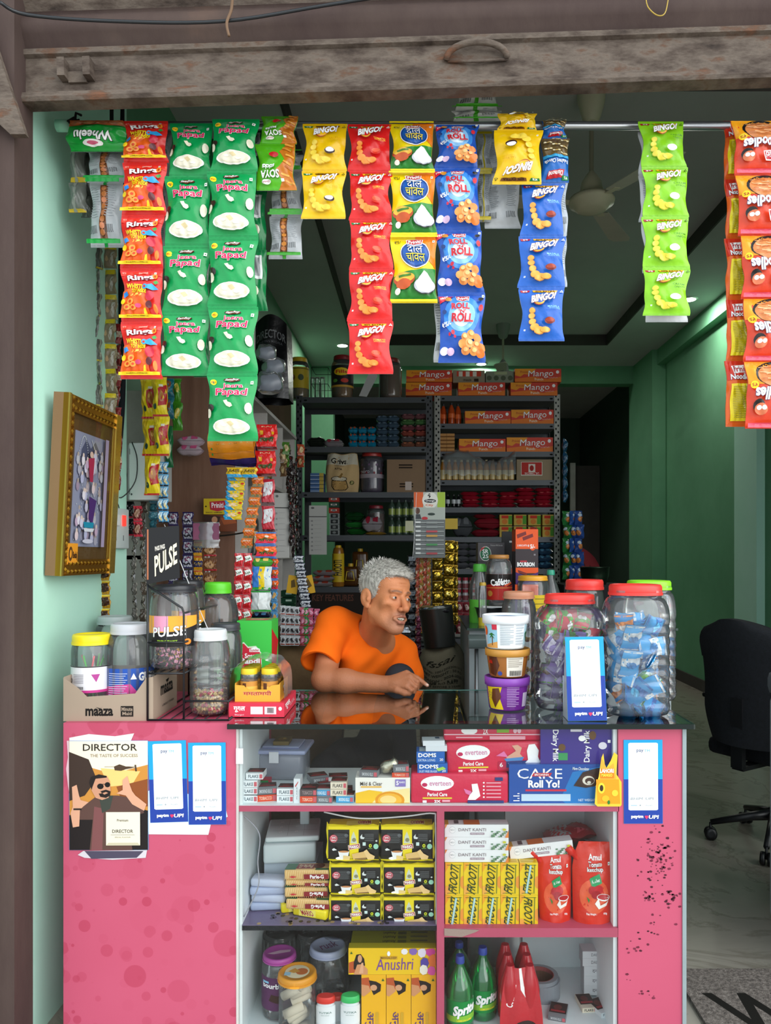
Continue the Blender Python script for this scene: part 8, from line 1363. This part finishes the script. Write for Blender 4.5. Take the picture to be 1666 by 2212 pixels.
# ================================================================ the shopkeeper: bodies grown as smooth implicit surfaces
class Field:
 def __init__(s,lo,hi,h):
  s.lo=np.array(lo,float);s.h=h;s.n=np.ceil((np.array(hi)-s.lo)/h).astype(int)+1;s.F=np.full(s.n,.04,np.float32)
 def box(s,lo,hi):
  a=np.clip(np.floor((np.array(lo)-s.lo)/s.h).astype(int),0,s.n);b=np.clip(np.ceil((np.array(hi)-s.lo)/s.h).astype(int)+1,0,s.n)
  if np.any(b<=a):return None,None
  ax=[s.lo[i]+s.h*np.arange(a[i],b[i])for i in range(3)]
  X,Y,Z=np.meshgrid(*ax,indexing='ij',sparse=True);return tuple(slice(a[i],b[i])for i in range(3)),(X,Y,Z)
 def put(s,fn,lo,hi,k,op):
  m=k+2*s.h+.004;sl,g=s.box(np.array(lo)-m,np.array(hi)+m)
  if sl is None:return
  d=fn(*g).astype(np.float32);F=s.F[sl]
  if op=='sub':
   q=np.clip(.5-.5*(F+d)/k,0,1);s.F[sl]=F*(1-q)-d*q+k*q*(1-q)
  else:
   q=np.clip(.5+.5*(F-d)/k,0,1);s.F[sl]=F*(1-q)+d*q-k*q*(1-q)
 def ell(s,c,r,k=.01,op='add',M=None):
  c=np.array(c,float);r=np.array(r,float);M=np.eye(3)if M is None else M
  def fn(X,Y,Z):
   x,y,z=X-c[0],Y-c[1],Z-c[2];q=[(x*M[0,i]+y*M[1,i]+z*M[2,i])for i in range(3)]
   k0=np.sqrt(sum((q[i]/r[i])**2 for i in range(3)));k1=np.sqrt(sum((q[i]/r[i]**2)**2 for i in range(3)))+1e-9
   return k0*(k0-1)/k1
  e=np.abs(M)@r;s.put(fn,c-e,c+e,k,op)
 def cone(s,a,b,r1,r2,k=.01,op='add'):
  a,b=np.array(a,float),np.array(b,float);ba=b-a;L=float(ba@ba)+1e-12
  def fn(X,Y,Z):
   x,y,z=X-a[0],Y-a[1],Z-a[2];t=np.clip((x*ba[0]+y*ba[1]+z*ba[2])/L,0,1)
   return np.sqrt((x-t*ba[0])**2+(y-t*ba[1])**2+(z-t*ba[2])**2)-(r1+(r2-r1)*t)
  R_=max(r1,r2);s.put(fn,np.minimum(a,b)-R_,np.maximum(a,b)+R_,k,op)
 def mesh(s):
  F=s.F;I=F<0;n=F.shape;cs=[(i,j,k)for i in (0,1)for j in (0,1)for k in (0,1)]
  sh=lambda A,c:A[c[0]:n[0]-1+c[0],c[1]:n[1]-1+c[1],c[2]:n[2]-1+c[2]]
  cnt=np.zeros([q-1 for q in n],np.int8)
  for c in cs:cnt+=sh(I,c)
  act=(cnt>0)&(cnt<8);ix=np.argwhere(act);vid=np.full(act.shape,-1,np.int32);vid[act]=np.arange(len(ix))
  val=np.stack([F[ix[:,0]+c[0],ix[:,1]+c[1],ix[:,2]+c[2]]for c in cs],1);C=np.array(cs,float);acc=np.zeros((len(ix),3));wt=np.zeros(len(ix))
  for a in range(8):
   for b in range(a+1,8):
    if np.abs(C[a]-C[b]).sum()==1:
     m=(val[:,a]<0)!=(val[:,b]<0);t=val[:,a]/(val[:,a]-val[:,b]+1e-12)
     acc+=np.where(m[:,None],C[a]+t[:,None]*(C[b]-C[a]),0);wt+=m
  V=s.lo+s.h*(ix+acc/wt[:,None]);Q=[]
  for ax in range(3):
   o=[1 if i==ax else 0 for i in range(3)]
   A=I[:n[0]-o[0],:n[1]-o[1],:n[2]-o[2]];B_=I[o[0]:,o[1]:,o[2]:];e=np.argwhere(A!=B_);u,v=(ax+1)%3,(ax+2)%3
   e=e[(e[:,u]>0)&(e[:,v]>0)&(e[:,u]<n[u]-1)&(e[:,v]<n[v]-1)];du=np.zeros(3,int);du[u]=1;dv=np.zeros(3,int);dv[v]=1
   q=[vid[tuple((e-x).T)]for x in (0*du,du,du+dv,dv)];q=np.stack(q,1);fl=I[tuple(e.T)];q[~fl]=q[~fl][:,::-1];Q.append(q)
  return V,np.concatenate(Q)
def sdf_obj(name,parent,V,Q,mat,colf):
 me=bpy.data.meshes.new(name);me.from_pydata((V-np.array(parent.location)).tolist(),[],Q[:,::1].tolist());me.materials.append(MATS[mat]);me.polygons.foreach_set('use_smooth',[True]*len(Q))
 c=np.concatenate([colf(V),np.ones((len(V),1))],1).astype(np.float32);at=me.color_attributes.new('Col','FLOAT_COLOR','POINT');at.data.foreach_set('color',c.ravel());me.update()
 o=bpy.data.objects.new(name,me);COL.objects.link(o);o.parent=parent;return o
pp=lambda x,y,d:np.array(P(x,y,d)[:])
HS=1.01;HM=np.array((Matrix.Rotation(math.radians(11),3,'Y')@Matrix.Rotation(math.radians(42),3,'Z')@Matrix.Rotation(math.radians(-6),3,'X')))
HC=pp(834,1293,2.74)
hl=lambda x,y,z:HC+HM@(np.array((x,y,z))*HS)
man=thing('person','man with grey hair in orange t-shirt leaning on glass counter top, pointing finger','person',(P(790,0,2.95).x,2.95,.55))
f=Field(pp(640,1540,2.75)*[1,0,1]+[0,2.54,0],(.06,3.14,1.43),.0021)
E=lambda c,r,k=.01,op='add':f.ell(hl(*c),np.array(r)*HS,k,op,HM)
K=lambda a,b,r1,r2,k=.01,op='add':f.cone(hl(*a),hl(*b),r1*HS,r2*HS,k,op)
E((0,.022,.045),(.071,.094,.082),.01);E((0,-.035,.05),(.061,.048,.05),.02);E((0,-.03,-.02),(.06,.06,.08),.02)
NB=pp(806,1388,2.905)
f.cone(hl(0,.03,-.03),NB,.056,.058,.02);f.cone(hl(0,-.012,-.06),pp(816,1395,2.88),.036*HS,.03,.03)
for s_ in (-1,1):
 K((s_*.046,.0,-.05),(s_*.012,-.066,-.096),.022,.02,.03);E((s_*.044,-.06,-.018),(.017,.014,.014),.028);K((s_*.012,-.086,.026),(s_*.042,-.074,.027),.0075,.006,.012)
 f.cone(hl(s_*.03,.01,-.08),NB+np.array((s_*.03,-.02,-.0)),.02*HS,.02,.02)
E((0,-.073,-.1),(.022,.019,.017),.015);E((0,-.074,-.064),(.031,.021,.028),.016)
for s_ in (-1,1):
 E((s_*.031,-.094,.006),(.02,.013,.012),.01,'sub');E((s_*.031,-.0735,.005),(.0145,.0135,.0115),.004);E((s_*.031,-.091,.005),(.0125,.0125,.0037),.0015,'sub')
 E((s_*.05,-.074,-.05),(.012,.01,.02),.02,'sub');K((s_*.022,-.099,-.034),(s_*.036,-.086,-.07),.0045,.004,.007,'sub')
K((0,-.084,.014),(0,-.111,-.026),.0088,.0125,.008);E((0,-.11,-.03),(.0125,.011,.0105),.005)
for s_ in (-1,1):E((s_*.0135,-.099,-.033),(.0085,.011,.0085),.004);E((s_*.0072,-.109,-.0415),(.0038,.0055,.004),.002,'sub')
E((0,-.1,-.0655),(.0235,.016,.0075),.003,'sub')
for a,b,r in (((-.026,-.088,-.063),(-.008,-.1,-.0555),.0042),((-.008,-.1,-.0555),(.008,-.1,-.0555),.005),((.008,-.1,-.0555),(.026,-.088,-.063),.0042),((-.026,-.088,-.067),(-.008,-.098,-.0775),.005),((-.008,-.098,-.0775),(.008,-.098,-.0775),.0065),((.008,-.098,-.0775),(.026,-.088,-.067),.005)):K(a,b,r,r,.004)
E((0,-.096,-.088),(.02,.006,.003),.006,'sub')
for i,z in enumerate((.046,.055)):K((-.024,-.086+.003*i,z),(.024,-.086+.003*i,z+.002),.0016,.0016,.005,'sub')
K((-.006,-.0965,.026),(-.005,-.092,.04),.0015,.001,.004,'sub')
for s_ in (-1,1):
 T=HM@np.array(Matrix.Rotation(s_*-.3,3,'Z')@Matrix.Rotation(-.15,3,'X'))
 f.ell(hl(s_*.077,.018,-.005),np.array((.0085,.022,.033))*HS,.006,'add',T);f.ell(hl(s_*.088,.012,.0),np.array((.007,.013,.022))*HS,.003,'sub',T);f.ell(hl(s_*.079,.004,-.01),np.array((.005,.005,.008))*HS,.003,'add',T);f.ell(hl(s_*.075,.008,-.034),np.array((.006,.009,.009))*HS,.006,'add',T)
SR,SL=pp(722,1352,2.86),pp(866,1410,2.99);EL=pp(700,1461,2.69);WR=pp(832,1473,2.645)
f.cone(pp(797,1410,2.94),pp(775,1530,3.03),.098,.105,.03);f.cone(NB,SR+[.03,.02,-.01],.05,.045,.04);f.cone(NB,SL+[-.03,0,-.01],.046,.045,.04)
f.ell(pp(814,1385,2.895),(.066,.05,.075),.03);f.cone(pp(784,1398,2.85),pp(836,1388,2.87),.008,.008,.015);f.cone(NB+[-.01,-.05,-.005],SR+[.03,-.03,0],.009,.008,.015)
EL[2]=CT+.0435;WR[2]=CT+.034
f.cone(SR,EL,.05,.041,.03);f.cone(EL,EL+(WR-EL)*.35,.0415,.041,.02);f.cone(EL+(WR-EL)*.35,WR,.041,.026,.02)
f.cone(SL,pp(892,1470,2.93),.045,.038,.03);f.cone(pp(892,1470,2.93),pp(850,1500,2.84),.038,.028,.02)
KN=[pp(880,1455,2.625),pp(887,1463,2.607),pp(886,1474,2.594),pp(879,1483,2.588)]
FI=[([pp(901,1464,2.607),pp(913,1473,2.60),pp(923,1480.5,2.597)],(.0095,.0084,.0076,.0064)),
      ([pp(902,1473,2.592),pp(901,1487,2.594),pp(892,1490,2.60)],(.0095,.0086,.0078,.0068)),
      ([pp(898,1484,2.583),pp(895,1494,2.587),pp(886,1494,2.595)],(.009,.0082,.0075,.0066)),
      ([pp(889,1491,2.578),pp(884,1497,2.583),pp(876,1496,2.592)],(.0083,.0075,.0068,.006))]
for ff in (f,):
 ff.cone(WR+(WR-EL)*-.25,WR,.0295,.026,.01)
 for q in KN:ff.cone(WR,q,.024,.0112,.009)
 ff.ell((WR+KN[1])/2+[.004,0,-.006],(.032,.026,.019),.012)
 for q,(pts,rs)in zip(KN,FI):
  a=q
  for i,b in enumerate(pts):
   b=b.copy();b[2]=max(b[2],CT+.003+rs[i+1]);ff.cone(a,b,rs[i],rs[i+1],(.0015 if i else .004));a=b
 th=[WR+[.012,-.012,-.006],pp(858,1490,2.60),pp(874,1497,2.588),pp(884,1499,2.584)]
 for i in range(3):
  a,b=th[i].copy(),th[i+1].copy();b[2]=max(b[2],CT+.013);a[2]=max(a[2],CT+.014);ff.cone(a,b,(.019,.0125,.0105)[i],(.0125,.0105,.0085)[i],.005)
 for i in range(3):ff.cone(KN[i]+[-.004,0,.009],WR+[.012,0,.02-.003*i],.0028,.002,.006)
V,Q=f.mesh()
def lin(c):return np.array(hx(c))
def skin(V):
 L=(V-HC)@HM/HS;c=np.tile(lin('#c47e54'),(len(V),1));n=.5+.5*np.sin(V[:,0]*90+np.sin(V[:,2]*70))*np.sin(V[:,1]*80+V[:,2]*60);c*=(.94+.1*n)[:,None]
 def bl(m,col,a):c[:]=c*(1-(m*a)[:,None])+lin(col)*(m*a)[:,None]
 g_=lambda p,r:np.exp(-(((L-np.array(p))/np.array(r))**2).sum(1))
 arm=np.clip((1.13-V[:,2])/.1,0,1);bl(arm,'#9a6248',.6);bl(g_((0,-.1,-.028),(.03,.03,.02)),'#b4603c',.5)
 bl(g_((0,-.085,-.088),(.045,.05,.035)),'#9c7566',.6);bl(g_((0,-.1,-.05),(.03,.02,.006)),'#8e6c60',.7)
 bl(g_((0,-.098,-.077),(.022,.02,.006)),'#8c4c46',.85);bl(g_((0,-.1,-.056),(.024,.02,.0045)),'#85483f',.8);bl(g_((0,-.088,-.066),(.022,.012,.007)),'#3a1614',.9)
 for s_ in (-1,1):
  bl(g_((s_*.031,-.088,.001),(.017,.02,.009)),'#8a5240',.55)
  for i in range(5):bl(g_((s_*(.014+.007*i),-.09+.003*i,.0265+.003*math.sin(i*.8)),(.006,.025,.0034)),'#4a3a32',.75)
 tip=pp(924,1479,2.59);bl(np.exp(-(((V-tip)/np.array((.006,.009,.005)))**2).sum(1)),'#e8c8b8',.95);return np.clip(c,0,1)
body_o=sdf_obj('body',man,V,Q,'skin',skin)
for s_ in (-1,1):
 mb=MB('gloss');g_=HM@np.array((.5,-.82,.28));g_/=np.linalg.norm(g_);c=hl(s_*.031,-.0745,.005)-np.array(man.location);n1,n2=14,18;v=[];fcs=[];cl=[]
 a_=np.cross(g_,[0,0,1]);a_/=np.linalg.norm(a_);b_=np.cross(a_,g_)
 for i in range(n1+1):
  t_=PI*i/n1
  for j in range(n2):q=2*PI*j/n2;v.append(c+.0118*HS*(g_*math.cos(t_)+(a_*math.cos(q)+b_*math.sin(q))*math.sin(t_)))
 for i in range(n1):
  col='#0c0808' if i<2 else '#2c1c16' if i<3 else '#6a625c' if i<4 else '#b4a89e'
  mb.add(np.array(v),[(i*n2+j,i*n2+(j+1)%n2,(i+1)*n2+(j+1)%n2,(i+1)*n2+j)for j in range(n2)],col,smooth=True)
 mb.build('eye',man)
mb=MB('gloss','#e0d8c8')
for i in range(-3,4):
 c=hl(i*.0056,-.0945+.0007*i*i,-.0615)-np.array(man.location);T=Matrix.Translation(c)@Matrix(HM).to_4x4();mb.rbox(-.0026,.0026,-.003,.002,-.005-(.0012 if i%2 else 0),.004,.001,T=T)
 c=hl(i*.0053,-.0925+.0007*i*i,-.072)-np.array(man.location);T=Matrix.Translation(c)@Matrix(HM).to_4x4();mb.rbox(-.0024,.0024,-.003,.002,-.003,.003,.001,'#c8bca8',T=T)
mb.build('teeth',man)
h_=Field(HC-.15,HC+.15,.0028)
h_.ell(hl(0,.022,.05),np.array((.078,.1,.088))*HS,.01,'add',HM);h_.ell(hl(0,-.035,.085),np.array((.062,.05,.034))*HS,.012,'add',HM)
ax=[h_.lo[i]+h_.h*np.arange(h_.n[i])for i in range(3)];X,Y,Z=np.meshgrid(*ax,indexing='ij');G=np.stack([X-HC[0],Y-HC[1],Z-HC[2]],-1)@HM/HS
hy=np.interp(G[...,1],[-.12,-.075,-.05,-.03,-.012,-.002,.03,.12],[.088,.082,.072,.045,-.008,-.02,-.03,-.065]);wv=.004*np.sin(G[...,0]*260+G[...,1]*60)*np.sin(G[...,1]*210)
h_.F=np.maximum(h_.F+wv.astype(np.float32)*.5,((hy-G[...,2])*.8).astype(np.float32))
for s_ in (-1,1):h_.ell(hl(s_*.083,.02,-.008),np.array((.014,.02,.03))*HS,.003,'sub',HM)
Vh,Qh=h_.mesh()
hair=sdf_obj('hair',man,Vh,Qh,'hair',lambda V:np.clip(lin('#a8a49c')[None]*(1+.3*np.sin(V[:,0]*400+V[:,2]*130)*np.sin(V[:,1]*310))[:,None],0,1))
rs=random.Random(2);mb=MB('hair');Vs=[];pts=Vh[np.random.RandomState(3).choice(len(Vh),5200)]
cc=hl(0,.02,.03);sv,sf,scol=[],[],[]
for p in pts:
 L=HM.T@(p-HC)/HS;n=(p-cc);n/=np.linalg.norm(n)
 top=max(0,min(1,(L[2]-.03)/.07));fl_=HM@np.array((.25,-.9 if L[1]<.03 else .4,.1-.8*(1-top)));d=n*(.2+.2*top)+fl_*.95+np.array([rs.gauss(0,.16)for _ in range(3)]);d/=np.linalg.norm(d)
 ln=(.010+.013*top)*rs.uniform(.7,1.3);s1=np.cross(d,n);s1/=np.linalg.norm(s1)+1e-9;w_=.0007;a=p-n*.002;m=a+d*ln*.6;e=a+d*ln-n*ln*.15
 b0=len(sv);sv+=[a-s1*w_,a+s1*w_,m+s1*w_*.8,m-s1*w_*.8,e,m+n*w_*1.2];sf+=[[(b0,b0+1,b0+2,b0+3),(b0+3,b0+2,b0+4),(b0,b0+3,b0+5),(b0+1,b0+5,b0+2)],rs.choice(['#e4e0d8','#c4c0b8','#a09c94','#f4f0ea','#8e8a84']if top>.3 else ['#a09c96','#c0bcb4','#7e7a76','#d4d0c8'])]
sv=np.array(sv)-np.array(man.location);mb.V=[sv];mb.n=len(sv);mb.mi('hair')
for i in range(0,len(sf),2):
 for q in sf[i]:mb.F.append(list(q));mb.C.append(hx(sf[i+1]));mb.M.append(0);mb.S.append(False)
mb.build('hair_strands',hair)
s=Field(pp(620,1600,2.7)*[1,0,1]+[0,2.58,0],(.09,3.25,1.36),.0036)
s.cone(pp(795,1406,2.945),pp(772,1570,3.05),.118,.14,.04);s.cone(SR+[.02,.01,0],SL,.066,.06,.05);s.cone(SL,pp(884,1462,2.93),.058,.056,.03)
s.cone(pp(770,1420,2.84),pp(760,1500,2.88),.06,.06,.05);s.cone(NB+[-.02,.045,.012],SR,.03,.06,.04)
X,Y,Z=np.meshgrid(*[s.lo[i]+s.h*np.arange(s.n[i])for i in range(3)],indexing='ij',sparse=True)
s.F=(s.F+.0028*np.sin((X*46+Z*26+.8*np.sin(Z*22)))*np.sin(Z*17+X*9+1)+.002*np.sin(X*60-Z*75+Y*20)*np.clip(1.2-Z,0,.15)*6).astype(np.float32)
s.ell(pp(812,1352,2.75),(.056,.2,.093),.004,'sub',np.array(Matrix.Rotation(.12,3,'Y')));s.cone(hl(0,.02,-.02),NB+[0,0,.02],.066,.062,.004,'sub')
ad=(EL-SR)/np.linalg.norm(EL-SR);hem=pp(689,1432,2.725);s2=Field(s.lo,s.lo+s.h*(s.n-1),s.h);sd=(hem-SR)/np.linalg.norm(hem-SR);s2.cone(SR,hem+sd*.06,.064,.067,.03)
s2.F=np.maximum(s2.F+(.0022*np.sin(X*60+Z*50+Y*30)).astype(np.float32),(((X-hem[0])*ad[0]+(Y-hem[1])*ad[1]+(Z-hem[2])*ad[2]+.004*np.sin(X*50))*.9).astype(np.float32));s2.cone(hem+sd*.04,hem-sd*.012,.058,.05,.003,'sub')
q_=np.clip(.5+.5*(s.F-s2.F)/.02,0,1);s.F=s.F*(1-q_)+s2.F*q_-.02*q_*(1-q_)
Vt,Qt=s.mesh();sdf_obj('t_shirt',man,Vt,Qt,'cloth',lambda V:np.tile(lin('#f26a12'),(len(V),1)))
q=Field((-.48,2.66,.0),(.12,3.4,1.06),.0075);KL=pp(864,1466,2.83)
q.cone(pp(770,1690,3.1),pp(800,1690,3.12),.13,.13,.03);q.cone((-.18,3.08,.62),KL,.085,.052,.03);q.ell(KL+[.004,-.02,-.012],(.048,.04,.05),.02);q.cone(KL,(-.04,2.95,.6),.052,.045,.02);q.cone((-.28,3.08,.6),(-.33,2.85,.62),.085,.065,.03);q.cone((-.33,2.85,.62),(-.32,2.88,.1),.06,.045,.02)
Vq,Qq=q.mesh();sdf_obj('trousers',man,Vq,Qq,'cloth',lambda V:np.tile(lin('#34363c'),(len(V),1)))
t=thing('stool','wooden stool under the shopkeeper behind the counter','stool',(-.2,3.1,0));mb=MB('plywood');mb.rbox(-.2,.24,-.2,.2,.43,.475,.01);mb.build('seat',t)
for x in (-.17,.2):
 for y in (-.17,.17):mb=MB('plywood');mb.box(x-.02,x+.02,y-.02,y+.02,0,.43);mb.build('leg',t)
